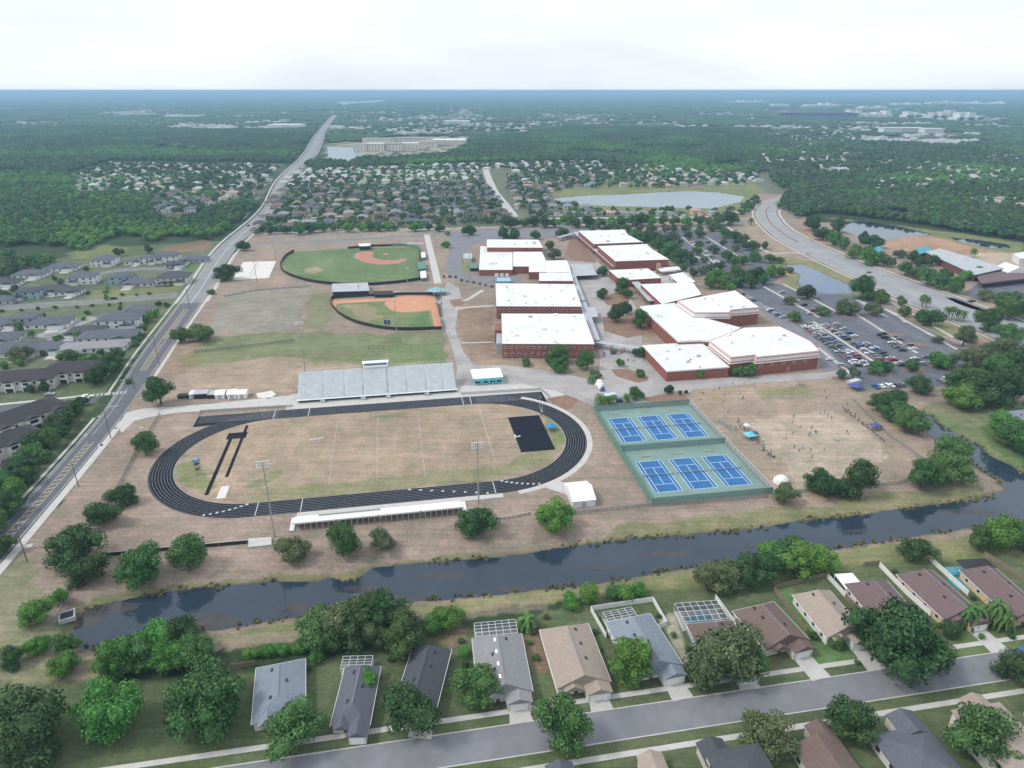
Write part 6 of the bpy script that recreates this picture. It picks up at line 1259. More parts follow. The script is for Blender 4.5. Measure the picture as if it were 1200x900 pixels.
for i,(u0,v0,u1,dp,h,lb) in enumerate([(414,177,430,20,15,'leftmost of the pale apartment blocks by the far lake'),(431,177,450,25,17,'second pale apartment block from the left by the far lake'),(452,176.5,470,22,16,'pale apartment block in the middle behind the far lake'),(471,175.5,490,25,15,'pale apartment block with the longest front behind the far lake'),(492,173,512,25,13,'low pale apartment block left of the big white one'),(507,170,545,60,12,'large white roofed block at the right end of the lakeside blocks'),(425,169,460,30,14,'pale block in the rear row on the left of the far lake'),(462,168,500,30,14,'pale block in the rear row on the right of the far lake')]):
    far_block(u0,v0,u1,dp,h,lb,wallm=mat('cream_wall',(.74,.68,.58)),roofm=ROOFS['pale'] if i not in (1,3,5) else 'roof_white')
for (u0,v0,u1,dp,h,lb,rm) in [(313,149,352,90,8,'long white shed roof left of the far end of the avenue','roof_white'),(385,150,400,40,6,'small pale building right of the far avenue','roof_white'),(521,144,550,60,8,'lone white warehouse in the far woods above the apartments','roof_white'),(192,137,235,60,7,'pale low building in the far left suburb','roof_white'),(150,134,178,60,7,'tan low building in the far left suburb',ROOFS['tan'])]:
    far_block(u0,v0,u1,dp,h,lb,'warehouse','warehouse',roofm=rm,win=False,group='pale low commercial buildings far away')
for k,(u0,v0,u1,dp,h) in enumerate([(985,137,1012,90,26),(1013,137,1046,90,24),(1062,138,1090,80,24),(1091,139,1120,80,26),(1121,141,1155,80,24),(1035,155,1058,40,14),(1059,155,1082,40,14),(1083,156,1106,40,14),(850,121,885,120,22),(886,121,900,120,26),(945,125,985,120,22),(1050,124,1080,150,24),(1090,123,1130,150,28),(1131,123,1180,150,24),(906,125,925,120,20),(1010,128,1040,120,20)]):
    far_block(u0,v0,u1,dp,h,f'pale tower-like block, {ordn(k)} in the hazy skyline cluster on the upper right',wallm='stucco_white' if k%3 else 'stucco',roofm='roof_white',group='skyline blocks on the upper right')
# the dark arena
x,y = G(975,139); t = thing('arena','wide dark blue arena with a thin pale rim in the hazy distance','arena',(x,y,0)); rx = 38*slant(x,y)/FPX; el_ = [(rx*math.cos(a_*.1963),rx*.9*math.sin(a_*.1963)+rx*.9) for a_ in range(32)]
part('wall', MB().prism(el_,0,22), 'bluecan', t); part('roof', MB().prism([(a_*1.04,b_*1.0) for a_,b_ in el_],22,27), 'dark', t); part('rim', MB().ring([(a_*1.05,b_) for a_,b_ in el_],[(a_*.9,b_*.96+2) for a_,b_ in el_],27.5), 'roof_grey', t)
# chapel on the right
t = thing('chapel_building','long building with pale grey metal roof and a white gabled porch by the parkway','chapel',(*G(1130,305),0))
poly = GP([(1086,295.5),(1102,291.8),(1176,314),(1143,321.5)],6); part('wall', MB().prism(poly,0,5.6), 'brick_dark', t, None, True); part('roof', MB().prism(shrink_poly(poly,-1),5.6,6.2), 'roof_grey', t, None, True)
pp = GP([(1143,322),(1205,316),(1210,326),(1150,333)],4); part('porch_wall', MB().prism(shrink_poly(pp,3),0,3.6), 'dark', t, None, True); part('porch_roof', MB().prism(pp,3.6,4.6), ROOFS['mauve'], t, None, True)
c = G(1180,322,0); mb = MB(); mb.add([(c[0]-9,c[1]-12,4.4),(c[0]+9,c[1]-12,4.4),(c[0]+9,c[1]+6,4.4),(c[0]-9,c[1]+6,4.4),(c[0],c[1]-12,9.5),(c[0],c[1]+6,9.5)],[(0,4,5,3),(1,2,5,4),(0,1,4),(2,3,5),(3,2,1,0)]); part('gable', mb, 'stucco_white', t, None, True)
for k in range(4): part('column', MB().cyl((c[0]-7.5+5*k,c[1]-11.5,0),(c[0]-7.5+5*k,c[1]-11.5,4.4),.45,.4,8), 'ridge', t, None, True)
px_build('metal_roof_hall','white metal roof hall at the right picture edge','hall',[(1187,297),(1215,293),(1225,302),(1195,303)],6,'stucco_white','roof_white')
px_build('shade_canopy','large teal shade canopy beside the chapel roof','shade canopy',[(1070,292),(1086,289),(1094,294),(1078,297.5)],5,'steel','tealdk',3.5)
px_build('shade_canopy','small teal shade canopy among the parkway trees','shade canopy',[(1024,291),(1030,288),(1035,292),(1029,296)],5,'steel','tealdk',2.5)
px_build('white_cottage','small white building among the trees by the parking lot','cottage',[(1143,447),(1158,443),(1159,452),(1147,456)],4,'stucco_white','roof_white')
t = row_house((1176,482),(1203,474),(1190,500),'dark blue-grey roofed house at the right edge by the canal','bluegrey','stucco_grey',2.4,True,group=None)
for (u,v,lb) in ((1148,246,'left'),(1165,240,'right')): px_build('lakeside_house',f'flat grey roofed house, {lb} of two by the far right pond','house',[(u-9,v),(u+5,v-2),(u+9,v+2),(u-5,v+4)],5,'stucco_white',ROOFS['slate'])
# ================================================================== CARS
def car_meshes(kind):
    L = dict(sedan=4.7,suv=4.8,pickup=5.5,van=5.1)[kind]; W = 1.85; prof = dict(
     sedan=[(-.5,.35),(-.5,.85),(-.36,.95),(-.22,1.42),(.1,1.45),(.26,1.0),(.48,.85),(.5,.4)], suv=[(-.5,.4),(-.49,1.05),(-.44,1.68),(.08,1.72),(.24,1.15),(.48,1.0),(.5,.4)],
     pickup=[(-.5,.5),(-.5,1.1),(-.1,1.1),(-.07,1.78),(.14,1.8),(.25,1.2),(.49,1.1),(.5,.5)], van=[(-.5,.4),(-.5,1.1),(-.47,1.85),(.2,1.88),(.36,1.25),(.49,1.05),(.5,.4)])[kind]
    b = MB(); n = len(prof)
    def hw(z): return W/2*(1 if z < 1.05 else 1-.16*(z-1.05)/.6)
    vs = [(p[0]*L, hw(p[1]), p[1]) for p in prof]+[(p[0]*L, -hw(p[1]), p[1]) for p in prof]
    b.add(vs, [(i,i+1,n+i+1,n+i) for i in range(n-1)]+[tuple(range(n))[::-1],tuple(range(n,2*n)),(0,n,2*n-1,n-1)])
    g = MB(); top = max(p[1] for p in prof); i0 = [i for i,p in enumerate(prof) if p[1] > 1.3]
    a, c = i0[0], i0[-1]; xa, za = prof[a]; xc, zc = prof[c]; xf, zf = prof[c+1]; xr, zr = prof[a-1]
    def face(x0,z0,x1,z1,e=.015):
        k = .12; X0,Z0 = x0+(x1-x0)*k, z0+(z1-z0)*k; X1,Z1 = x0+(x1-x0)*(1-k), z0+(z1-z0)*(1-k); nx_, nz_ = (z1-z0), -(x1-x0)*L; q = math.hypot(nx_,nz_); nx_, nz_ = -nx_/q*e, -nz_/q*e
        sg = 1 if nz_ > 0 else -1
        g.add([(X0*L+nx_*sg,hw(Z0)-.08,Z0+nz_*sg),(X0*L+nx_*sg,-hw(Z0)+.08,Z0+nz_*sg),(X1*L+nx_*sg,-hw(Z1)+.08,Z1+nz_*sg),(X1*L+nx_*sg,hw(Z1)-.08,Z1+nz_*sg)],[(0,1,2,3)])
    face(xc,zc,xf,zf); face(xr,zr,xa,za)
    zb = 1.1 if kind != 'sedan' else 1.0
    for s in (-1,1):
        y1, y2 = s*(hw(zb+.05)+.012), s*(hw(top-.12)+.012); xl, xh = (xr*.55+xa*.45)*L+.05, (xf*.5+xc*.5)*L-.05
        g.add([(xl,y1,zb+.05),(xh,y1,zb+.05),(xc*L-.1,y2,top-.12),(xa*L+.1,y2,top-.12)],[(0,1,2,3)])
    w_ = MB()
    for sx in (-.31,.31):
        for s in (-1,1): w_.cyl((sx*L,s*(W/2-.18),.34),(sx*L,s*(W/2+.02),.34),.34,.34,12)
    hl = MB()
    for s in (-1,1): hl.box((L*.495,s*.65,.68),(.08,.35,.16)); hl.box((-L*.498,s*.68,.8),(.06,.26,.16))
    return b, g, w_, hl
CM = {k: car_meshes(k) for k in ('sedan','suv','pickup','van')}
PAINT = {n_: mat('car_paint_'+n_.replace(' ','_'), c_, .3, .03, 1., spec=.6, metal=.2) for n_, c_ in dict(white=(.8,.8,.8),silver=(.5,.52,.54),grey=(.2,.21,.23),black=(.02,.022,.025),red=(.4,.03,.03),blue=(.04,.1,.3),**{'dark green':(.03,.07,.06)}).items()}
CC = {}
def car(x, y, rot, kind, colr, label, group, parts=True):
    k = (kind, colr)
    if ('b',)+k not in CC: q = MB(); q.add(CM[kind][0].v, CM[kind][0].f, 0); q.add(CM[kind][2].v, CM[kind][2].f, 1); q.add(CM[kind][3].v, CM[kind][3].f, 2); CC[('b',)+k] = q.mesh('body', [PAINT[colr],'dark','ridge'])
    if ('g',kind) not in CC: CC[('g',kind)] = CM[kind][1].mesh('window','glass'); CC[('w',kind)] = CM[kind][2].mesh('wheel','dark'); CC[('h',kind)] = CM[kind][3].mesh('light','ridge')
    t = thing('parked_car', label, 'car', (x,y,.06), rot, group)
    part('body', CC[('b',)+k], None, t); part('windows' if False else 'window', CC[('g',kind)], None, t)
    return t
rc = random.Random(5)
def pick(): return rc.choice(['sedan','sedan','suv','suv','pickup','van']), rc.choice(['white','white','silver','silver','grey','grey','black','black','red','blue','dark green'])
def car_row(p, q, side, occ, where, step=2.75, off=2.9):
    a = Vector(G(*p)); b_ = Vector(G(*q)); L = (b_-a).length; d = (b_-a)/L; nn = Vector((-d.y,d.x))*side; k = 0; n = 0; an = math.atan2(nn.y,nn.x)
    while (k+.5)*step < L:
        if rc.random() < occ:
            c = a+d*((k+.5)*step)+nn*off; kd, cl_ = pick(); car(c.x, c.y, an+(math.pi if rc.random() < .5 else 0)+rc.uniform(-.03,.03), kd, cl_, f'{cl_} {kd}, {ordn(n)} from far end, {where}', 'cars in the school parking lot'); n += 1
        k += 1
car_row((944,381),(1012,430),1,.85,'bay one, right file')
car_row((944,381),(1012,430),-1,.8,'bay one, left file')
car_row((970,381),(1048,430),-1,.72,'bay two, left file')
car_row((974,381),(1052,430),1,.68,'bay two, right file')
car_row((1034,391),(1090,430),-1,.5,'bay three, left file'); car_row((1038,391),(1094,430),1,.4,'bay three right')
car_row((805,283),(846,314),1,.35,'the left upper bay'); car_row((830,283),(870,308),-1,.4,'the right upper bay'); car_row((905,340),(950,366),1,.3,'the bay below the pond')
car_row((901,361),(922,373),-1,.95,'the short row beside the gymnasium')
car_row((873,345),(893,356),-1,.6,'the small group at the gymnasium corner')
car_row((1022,453.5),(1062,450.5),-1,.95,'the front row along the hedge',2.9,1); car_row((1098,447),(1110,446),-1,1,'the pair at the right end of the front row',2.9,1)
for (u,v,kd,cl_,an,lb) in ((948.5,368.7,'suv','silver',.2,'alone among the parking trees'),(972.5,422,'sedan','white',.1,'alone on the drive beside the gymnasium corner'),(986,429.5,'van','silver',0,'long, at the foot of the drive'),(1035,392,'suv','black',.3,'alone in the empty part of the third bay'),(1043,400,'suv','black',.2,'below the lone black one in the third bay'),(548.5,278,'suv','silver',.2,'by the tree at the service yard'),(1138,354,'pickup','black',.1,'at the chapel drive entrance')):
    car(*G(u,v),an,kd,cl_,f'{cl_} {kd}, {lb}','cars parked singly')
for (u,v,kd,cl_,lb) in ((291,265,'suv','black','driving on the avenue beside the woods'),(281.5,285,'suv','dark green','turning at the avenue crossroad'),(58.5,463,'sedan','silver','parked in front of the cream townhouse'),(103,466,'suv','white','waiting at the townhouse drive exit'),(98,468.5,'van','white','second of two white ones at the townhouse drive exit'),(1018,320,'sedan','grey','driving on the parkway'),(1197,765,'sedan','blue','parked at the kerb of the street, lower right'),(134,350.5,'suv','black','driving on the boulevard')):
    car(*G(u,v),1.35 if u in (291,281.5) else .2,kd,cl_,f'{cl_} {kd} {lb}',None)
# ================================================================== PEOPLE on the sports field
def figure(pose, seed):
    J = {'stand':dict(hip=.95,l=[(.1,0,.5),(.11,-.02,.06),(.11,.12,.03)],r=[(-.1,.02,.5),(-.12,.03,.06),(-.12,.17,.03)],la=[(.26,0,1.12),(.28,.06,.86)],ra=[(-.26,0,1.12),(-.28,.05,.86)]),
         'walk':dict(hip=.94,l=[(.1,.16,.52),(.1,.3,.08),(.1,.44,.05)],r=[(-.1,-.05,.5),(-.1,-.32,.12),(-.1,-.22,.03)],la=[(.26,-.14,1.14),(.27,-.1,.9)],ra=[(-.26,.12,1.14),(-.25,.3,.98)]),
         'reach':dict(hip=.94,l=[(.14,.02,.5),(.2,0,.06),(.2,.14,.03)],r=[(-.14,.02,.5),(-.2,0,.06),(-.2,.14,.03)],la=[(.42,.05,1.36),(.6,.12,1.5)],ra=[(-.4,.05,1.2),(-.5,.2,1.35)]),
         'sit':dict(hip=.22,l=[(.14,.42,.42),(.14,.6,.06),(.14,.74,.04)],r=[(-.14,.42,.42),(-.14,.62,.06),(-.14,.76,.04)],la=[(.26,.12,.42),(.2,.36,.4)],ra=[(-.26,.12,.42),(-.2,.36,.4)])}[pose]
    h = J['hip']; P = [(0,0,h),(0,0,h+.22),(0,.0,h+.47),(0,.01,h+.56),(0,.02,h+.63),(0,.03,h+.73)]; Rr = [.15,.13,.17,.06,.085,.1]; E_ = [(0,1),(1,2),(2,3),(3,4),(4,5)]
    def chain(root, pts, rad):
        p = root
        for q, r_ in zip(pts, rad): P.append(q); Rr.append(r_); E_.append((p,len(P)-1)); p = len(P)-1
    dz = h-.95
    chain(0,[(.1,0,h-.04)]+J['l'],[.1,.075,.05,.04]); chain(0,[(-.1,0,h-.04)]+J['r'],[.1,.075,.05,.04])
    fix = lambda L_: L_ if pose != 'sit' else L_
    chain(2,[(.19,0,h+.45)]+J['la'],[.07,.05,.04]); chain(2,[(-.19,0,h+.45)]+J['ra'],[.07,.05,.04])
    me = bpy.data.meshes.new('fig'); me.from_pydata(P,E_,[]); ob = bpy.data.objects.new('fig',me); C.objects.link(ob)
    md = ob.modifiers.new('s','SKIN'); sk = me.skin_vertices[0].data
    for i, r_ in enumerate(Rr): sk[i].radius = (r_,r_*.85)
    sk[0].use_root = True; md2 = ob.modifiers.new('d','SUBSURF'); md2.levels = 1; md2.render_levels = 1
    dg = bpy.context.evaluated_depsgraph_get(); out = bpy.data.meshes.new_from_object(ob.evaluated_get(dg)); bpy.data.objects.remove(ob); out.name = 'person'; return out, h
FIG = {p: figure(p, 0) for p in ('stand','walk','reach','sit')}
SKIN = mat('skin',(.35,.2,.14)); HAIR = mat('hair',(.03,.02,.015)); CLO = {n_: mat('cloth_'+n_, c_, .9) for n_, c_ in dict(black=(.025,.025,.03),white=(.7,.7,.7),navy=(.03,.05,.14),red=(.4,.05,.05),grey=(.2,.2,.22),teal=(.05,.3,.33),blue=(.08,.2,.5)).items()}
PM = {}
def person(x, y, rot, pose, top, leg, label, group='people scattered over the sports field'):
    k = (pose, top, leg)
    if k not in PM:
        me, h = FIG[pose]; me = me.copy(); me.materials.clear()
        for m_ in (SKIN, CLO[top], CLO[leg], HAIR): me.materials.append(m_)
        for p in me.polygons:
            z = p.center.z; y_ = p.center.y; ax = abs(p.center.x)
            if z > h+.7 or (z > h+.6 and y_ < .0): i = 3
            elif z > h+.53: i = 0
            elif pose == 'sit': i = 2 if y_ > .2 and z < .5 and ax > .06 else 1
            elif z > h-.02: i = 1 if ax < .3 else 0
            elif ax > .22 and z > .8 and pose != 'reach': i = 0
            else: i = 2
            p.material_index = i
        for p in me.polygons: p.use_smooth = True
        PM[k] = me
    o = bpy.data.objects.new('person', PM[k]); C.objects.link(o); o.location = (x,y,0); o.rotation_euler = (0,0,rot); return tag(o,label,'person',group)
pp_ = [(290,195),(425,215),(418,225),(405,190),(905,160),(1000,175),(1030,205),(800,135),(820,130),(832,128),(845,132),(858,128),(965,325),(995,320),(1020,340),(1045,360),(775,355),(785,345),(770,390),(825,425),(775,470),(725,505),(530,330),(930,460),(938,464),(905,435),(885,480),(895,470),(785,565),(840,570),(818,595),(900,590),(995,585),(895,640),(910,635),(893,660),(668,690),(1065,510),(1080,515),(1093,520),(1155,460),(1168,468),(1155,265),(1120,160),(255,155),(350,120),(430,120),(505,115),(130,185),(145,188),(125,232),(315,320),(308,345),(290,350),(390,370),(385,385),(375,420),(395,420),(404,425),(420,410),(435,440),(450,455),(470,465),(490,480),(505,490),(525,530),(565,575),(575,585),(590,590),(620,625),(632,630),(645,636),(1010,220),(285,250)]
gr = {}
for (a_, b_) in pp_:
    u, v = 800+a_/6, 430+b_/6+1; pose = rc.choice(['stand','walk','stand','reach','walk']); tp = rc.choice(['black','black','white','navy','red','grey','blue']); lg = rc.choice(['black','black','navy','grey'])
    x, y = G(u, v); zone = 'near the tennis fence' if a_ < 660 and b_ > 240 else 'on the far edge of the field' if b_ < 240 else 'in mid field'
    gr.setdefault(zone, []).append((x,y,pose,tp,lg))
PW = dict(stand='standing',walk='walking',reach='raising an arm',sit='sitting')
for zone, L in gr.items():
    L.sort(key=lambda e: e[0]/e[1])
    for k, (x,y,pose,tp,lg) in enumerate(L): person(x,y,rc.uniform(0,6.28),pose,tp,lg,f'person {PW[pose]}, {tp} top, {ordn(k)} from left {zone}')
a = Vector(G(987,478)); b_ = Vector(G(1037,517)); L = (b_-a).length
for k in range(34):
    c = a+(b_-a)*((k+.5)/34)+Vector((rc.uniform(-.8,.8),rc.uniform(-.8,.8))); pose = rc.choice(['sit','stand','sit']); tp = rc.choice(['black','navy','blue','grey','red','white']); lg = rc.choice(['black','navy','grey'])
    person(c.x,c.y,rc.uniform(2.2,3.4),pose,tp,lg,f'person {PW[pose]} in {tp} top, {ordn(k)} along the sideline from afar','people along the right sideline')
a = Vector(G(866,494)); b_ = Vector(G(906,537))
for k in range(24):
    c = a+(b_-a)*((k+.5)/24)+Vector((rc.uniform(-1.5,1.5),rc.uniform(-1.5,1.5))); pose = rc.choice(['sit','stand','walk']); tp = rc.choice(['black','navy','blue','grey','red','white','teal'])
    person(c.x,c.y,rc.uniform(0,6.28),pose,tp,'black',f'person {PW[pose]} in {tp} top, {ordn(k)} along the line beside the tennis courts','people lined up beside the tennis courts')
LT = []
for k in range(26):
    u = 705+rc.uniform(0,50); v = 417+rc.uniform(-4,8); x,y = G(u,v); pose = rc.choice(['stand','walk','sit']); tp = rc.choice(['black','navy','red','white','grey']); LT.append((x,y,pose,tp))
LT.sort(key=lambda e: e[0]/e[1])
for k, (x,y,pose,tp) in enumerate(LT): person(x,y,rc.uniform(0,6.28),pose,tp,'black',f'person {PW[pose]} in {tp} top, {ordn(k)} from left on the lunch terrace','people at the lunch terrace')
def tent(u, v, s, colm, label):
    x, y = G(u, v); t = thing('canopy_tent', label, 'tent', (x,y,0), .3); h = s/2
    part('roof', MB().add([(-h,-h,2.2),(h,-h,2.2),(h,h,2.2),(-h,h,2.2),(0,0,3.3),(-h,-h,1.95),(h,-h,1.95),(h,h,1.95),(-h,h,1.95)],[(0,1,4),(1,2,4),(2,3,4),(3,0,4),(5,6,1,0),(6,7,2,1),(7,8,3,2),(8,5,0,3)]), colm, t)
    for sx in (-1,1):
        for sy in (-1,1): part('leg', MB().cyl((sx*h*.95,sy*h*.95,0),(sx*h*.95,sy*h*.95,2.1),.05,.05,6), 'steel', t)
tent(878,514,4.5,'turq','bright turquoise canopy tent beside the tennis fence'); tent(1025,503,4,'bluecan','dark blue canopy tent on the sideline'); tent(884,512,2.5,'bluecan','small dark blue canopy beside the turquoise tent')
tent(1003,456,6,'bluecan','blue canopy at the parking lot corner of the field'); tent(646,504,4,mat('mat_blue',(.03,.25,.55)),'bright blue canopy tent beside the black throwing pad'); tent(874.5,503,2.4,'roof_white','pale green little canopy among the people by the tennis fence')
t = thing('ticket_trailer','blue-grey trailer with white slats at the parking lot corner','trailer',(*G(1000,450),0),.5); part('body', MB().box((0,0,1.2),(8,3,2)), 'roof_grey', t); part('slat', MB().box((-2,-.2,2.3),(.5,3.1,.1)).box((0,-.2,2.3),(.5,3.1,.1)).box((2,-.2,2.3),(.5,3.1,.1)), 'ridge', t)
for s in (-1,1): part('wheel', MB().cyl((0,s*1.5,.4),(0,s*1.3,.4),.4,.4,12), 'dark', t)
x,y = G(850,500); t = thing('portable_goal','blue-grey lattice goal frame against the tennis fence','goal',(x,y,0),-1.05)
f = MB(); [f.box((-5+2.5*k,0,1.3),(.18,.18,2.6)) for k in range(5)]; [f.box((0,0,.3+.75*k),(10,.14,.14)) for k in range(4)]; part('frame', f, 'roof_grey', t); part('net', MB().box((0,.3,1.2),(10,.05,2.3)), 'chain', t)
x,y = G(915,565); mb = MB(); v_, f_ = IV2, IF2; mb.add([tuple(np.array((x,y,0))+p*np.array([3.2,2.8,3.2])) for p in v_ if True],[tuple(int(i) for i in q) for q in f_]); solo('storage_dome', mb, 'ridge', 'white rounded dome shelter behind the tree at the tennis corner', 'dome', (x,y,0))
t = thing('lift_tower','slim blue and white scaffold tower inside the left track curve','tower',(*G(233,556),0)); 
for sx in (-.7,.7):
    for sy in (-.7,.7): part('post', MB().cyl((sx,sy,0),(sx*.8,sy*.8,6.4),.1,.1,6), 'steel', t)
part('platform', MB().box((0,0,5),(1.8,1.8,.2)).box((0,0,2.6),(1.7,1.7,.12)), 'dark', t); part('cover', MB().box((0,0,6.6),(2.1,2.,1.3)), mat('cover_blue',(.2,.3,.42)), t)
def goalpost(u, v, label):
    x,y = G(u,v); t = thing('goal_post', label, 'goal post', (x,y,0), TTH); part('upright', MB().cyl((0,0,0),(0,0,3),.09,.09,8).cyl((0,-2.8,3),(0,2.8,3),.07,.07,6).cyl((0,-2.8,3),(0,-2.8,9),.06,.05,6).cyl((0,2.8,3),(0,2.8,9),.06,.05,6), 'ridge', t); part('pad', MB().cyl((0,0,.05),(0,0,1.9),.28,.28,10), 'bluecan', t)
goalpost(634,487,'white football goal post at the top right of the infield')
t = thing('pole_vault_stand','white angled stand lying on the black throwing pad','stand',(*G(606.6,512),0),.6); part('base', MB().box((0,0,.15),(3,.5,.2)).box((-.6,.9,.15),(.5,2.2,.2)), 'ridge', t); part('upright', MB().box((-1,.1,1),(.12,.12,1.8)), 'ridge', t)
for (u,v,lb) in ((441,407,'wide practice backstop frame on the green field'),(461,399,'short dark post pair by the softball fence')):
    x,y = G(u,v+4); t = thing('practice_goal', lb, 'goal', (x,y,0), .1); part('frame', MB().box((0,0,3.2),(9,.12,.12)).box((-4.5,0,1.6),(.12,.12,3.2)).box((4.5,0,1.6),(.12,.12,3.2)).box((0,0,1.6),(9,.1,.1)), 'dark', t)
for (u,v,lb) in ((452,381,'left'),(456,381,'right')):
    x,y = G(u,v); t = thing('scoreboard_panel', f'{lb} one of two small dark panels on the softball outfield fence', 'panel', (x,y,0), 0, 'panels on the softball fence'); part('board', MB().box((0,0,2),(1.9,.15,3.)), 'bluecan', t); part('post', MB().box((0,.15,1.4),(.15,.15,2.8)), 'steel', t)
for (u,v) in ((294,323),(301,311)):
    x,y = G(u,v); solo('net_post', MB().cyl((x,y,0),(x,y,2.4),.09,.09,6), 'dark', ('near' if v > 320 else 'far')+' post of the volleyball net on the white sand', 'post', (x,y,0))
x0,y0 = G(294,323); x1,y1 = G(301,311); solo('volleyball_net', MB().wall([(x0,y0),(x1,y1)],1.5,2.4,.05), 'chain', 'volleyball net strung across the white sand court', 'net')
t = thing('playground','orange and cream playground set by the teal canopy','playground',(*G(1062,296),0))
for k,(dx,c_) in enumerate(((-6,'clay'),(0,'stucco_peach'),(6,'clay'))): part('platform', MB().box((dx,0,1.5),(3.5,3.5,.3)).box((dx,0,2.8),(3.4,3.4,.2)), c_, t); part('post', MB().box((dx-1.6,-1.6,1.4),(.15,.15,2.8)).box((dx+1.6,1.6,1.4),(.15,.15,2.8)), 'steel', t)
# small concrete lids, drain box
for (u,v,s) in ((119,620,0),(33,640,2.6),(118,522,2.),(136,502,1.4),(166,501,1.4)):
    if s: x,y = G(u,v); struct('drain_cover', MB().box((x,y,.06),(s,s*.8,.12),.3), 'conc_pale')
x,y = G(79,723); t = thing('drain_structure','dark square concrete drain box at the west tip of the canal','drain box',(x,y,-.5),.5); f = MB(); 
for dx,dy,a_,b_ in ((0,1.9,4.2,.4),(0,-1.9,4.2,.4),(1.9,0,.4,3.4),(-1.9,0,.4,3.4)): f.box((dx,dy,.7),(a_,b_,1.4))
part('rim', f, 'roof_grey', t); part('grate', MB().box((0,0,1.0),(3.4,3.4,.1)), 'dark', t)
# ================================================================== PALMS
def palm(u, v, hp, label, s=1.):
    x, y = G(u, v); t = thing('palm_tree', label, 'palm tree', (x,y,0), rc.uniform(0,6), 'palm trees'); h = hp
    part('trunk', MB().cyl((0,0,0),(.25,.1,h*.5),.24,.17,8).cyl((.25,.1,h*.5),(.3,.1,h),.17,.14,8), 'bark', t); mb = MB()
    for k in range(20):
        a_ = k*2.4; up = .9-.09*k*.9; L = 2.6*s; pr = (.3,.1,h)
        for j in range(5):
            f0, f1 = j/5, (j+1)/5
            def P(f): return (.3+math.cos(a_)*L*f, .1+math.sin(a_)*L*f, h+L*(up*f-1.15*f*f))
            p, q = P(f0), P(f1); wd = .42*s*(1-.5*abs(f0*2-.7)); sx, sy = -math.sin(a_)*wd, math.cos(a_)*wd
            mb.add([p,q,(q[0]+sx,q[1]+sy,q[2]-.22),(p[0]+sx,p[1]+sy,p[2]-.22)],[(0,1,2,3)]); mb.add([p,q,(q[0]-sx,q[1]-sy,q[2]-.22),(p[0]-sx,p[1]-sy,p[2]-.22)],[(3,2,1,0)])
    part('frond', mb, LEAF['mid'], t)
for (u,v,h,s,lb) in ((1131,733,6,1.4,'tall palm left of the pale driveway, lower right'),(1141,730,5.5,1.3,'palm beside the driveway mailbox side, lower right'),(1162,728,7,1.5,'palm on the right of the pale driveway'),(1174,735,5,1.3,'leaning palm in front of the rightmost mauve roof'),(617,736,4,1.6,'bushy palm between the caged house and the taupe house'),(1109,374,8,1.3,'leftmost palm of the parkway group'),(1115,374,8.5,1.3,'second palm of the parkway group'),(1120,376,8,1.3,'third palm of the parkway group'),(1126,377,7.5,1.3,'rightmost palm of the parkway group'),(1080,360,9,1.4,'left one of the two palms above the big dark parking tree'),(1085,361,8,1.3,'right one of the two palms above the big dark parking tree'),(703,474,5,1.2,'small palm at the tennis court corner'),(710,475,4.6,1.2,'second small palm at the tennis court corner'),(718,474,4.5,1.1,'third small palm by the tennis court bed'),(733,472,4.5,1.1,'small palm in front of the green tennis screen'),(693,449,4,1.1,'palm beside the blue play equipment'),(880,264,8,1.6,'fluffy palm on the dry lawn by the parkway bend'),(1140,302,8,1.4,'palm in front of the long chapel roof'),(1146,322,7,1.3,'palm beside the chapel porch'),(89,397,5,1.2,'palm beside the very wide grey house'),(38,397,5,1.2,'palm at the estate street corner'),(22,386,5,1.4,'palm in front of the estate house at the left')):
    palm(u,v,h,lb,s)
# ================================================================== plant the trees
TREES = [t for t in TREES if t[1] > 60]
zc_ = {}
for t_ in TREES: zc_.setdefault((t_[5], t_[4]), []).append(t_)
rt = random.Random(3)
SZ = dict(dark='dark green',mid='green',bright='bright green',olive='olive green',grey='grey-green')
count = 0
for (zone, kind), L in zc_.items():
    L.sort(key=lambda t_: t_[6])
    for k, (x,y,D,tone,_,_,u) in enumerate(L):
        near = D*FPX/slant(x,y) > 24; count += 1
        me = rt.choice(shrub[tone if tone in shrub else 'olive']) if kind == 'shrub' else rt.choice(PROT[('near' if near else 'mid', tone)])
        s = D/10.; nm = 'shrub' if kind == 'shrub' else 'oak_tree' if D > 7 else 'young_tree'
        if len(L) > 1: lb = f'{SZ[tone]} {"shrub" if kind=="shrub" else "tree"}, {ordn(k)} from the left {zone}'
        else: lb = f'{SZ[tone]} {kind} {zone}'
        t = thing(nm, lb, 'shrub' if kind == 'shrub' else 'tree', (x,y,0 if not inside(np.array([x]),np.array([y]),canal)[0] else WL), rt.uniform(0,6.28), ('shrubs ' if kind=='shrub' else 'trees ')+zone)
        c = part('crown', me, None, t); c.scale = (s*rt.uniform(.85,1.15), s*rt.uniform(.85,1.15), s*rt.uniform(.82,1.15))
        if kind == 'tree': tr = part('trunk', rt.choice(TRK), None, t); tr.scale = (s,s,s)
        else: tr = part('trunk', TRK[0], None, t); tr.scale = (s*.6,s*.6,s*.5)
print('individual trees', count)
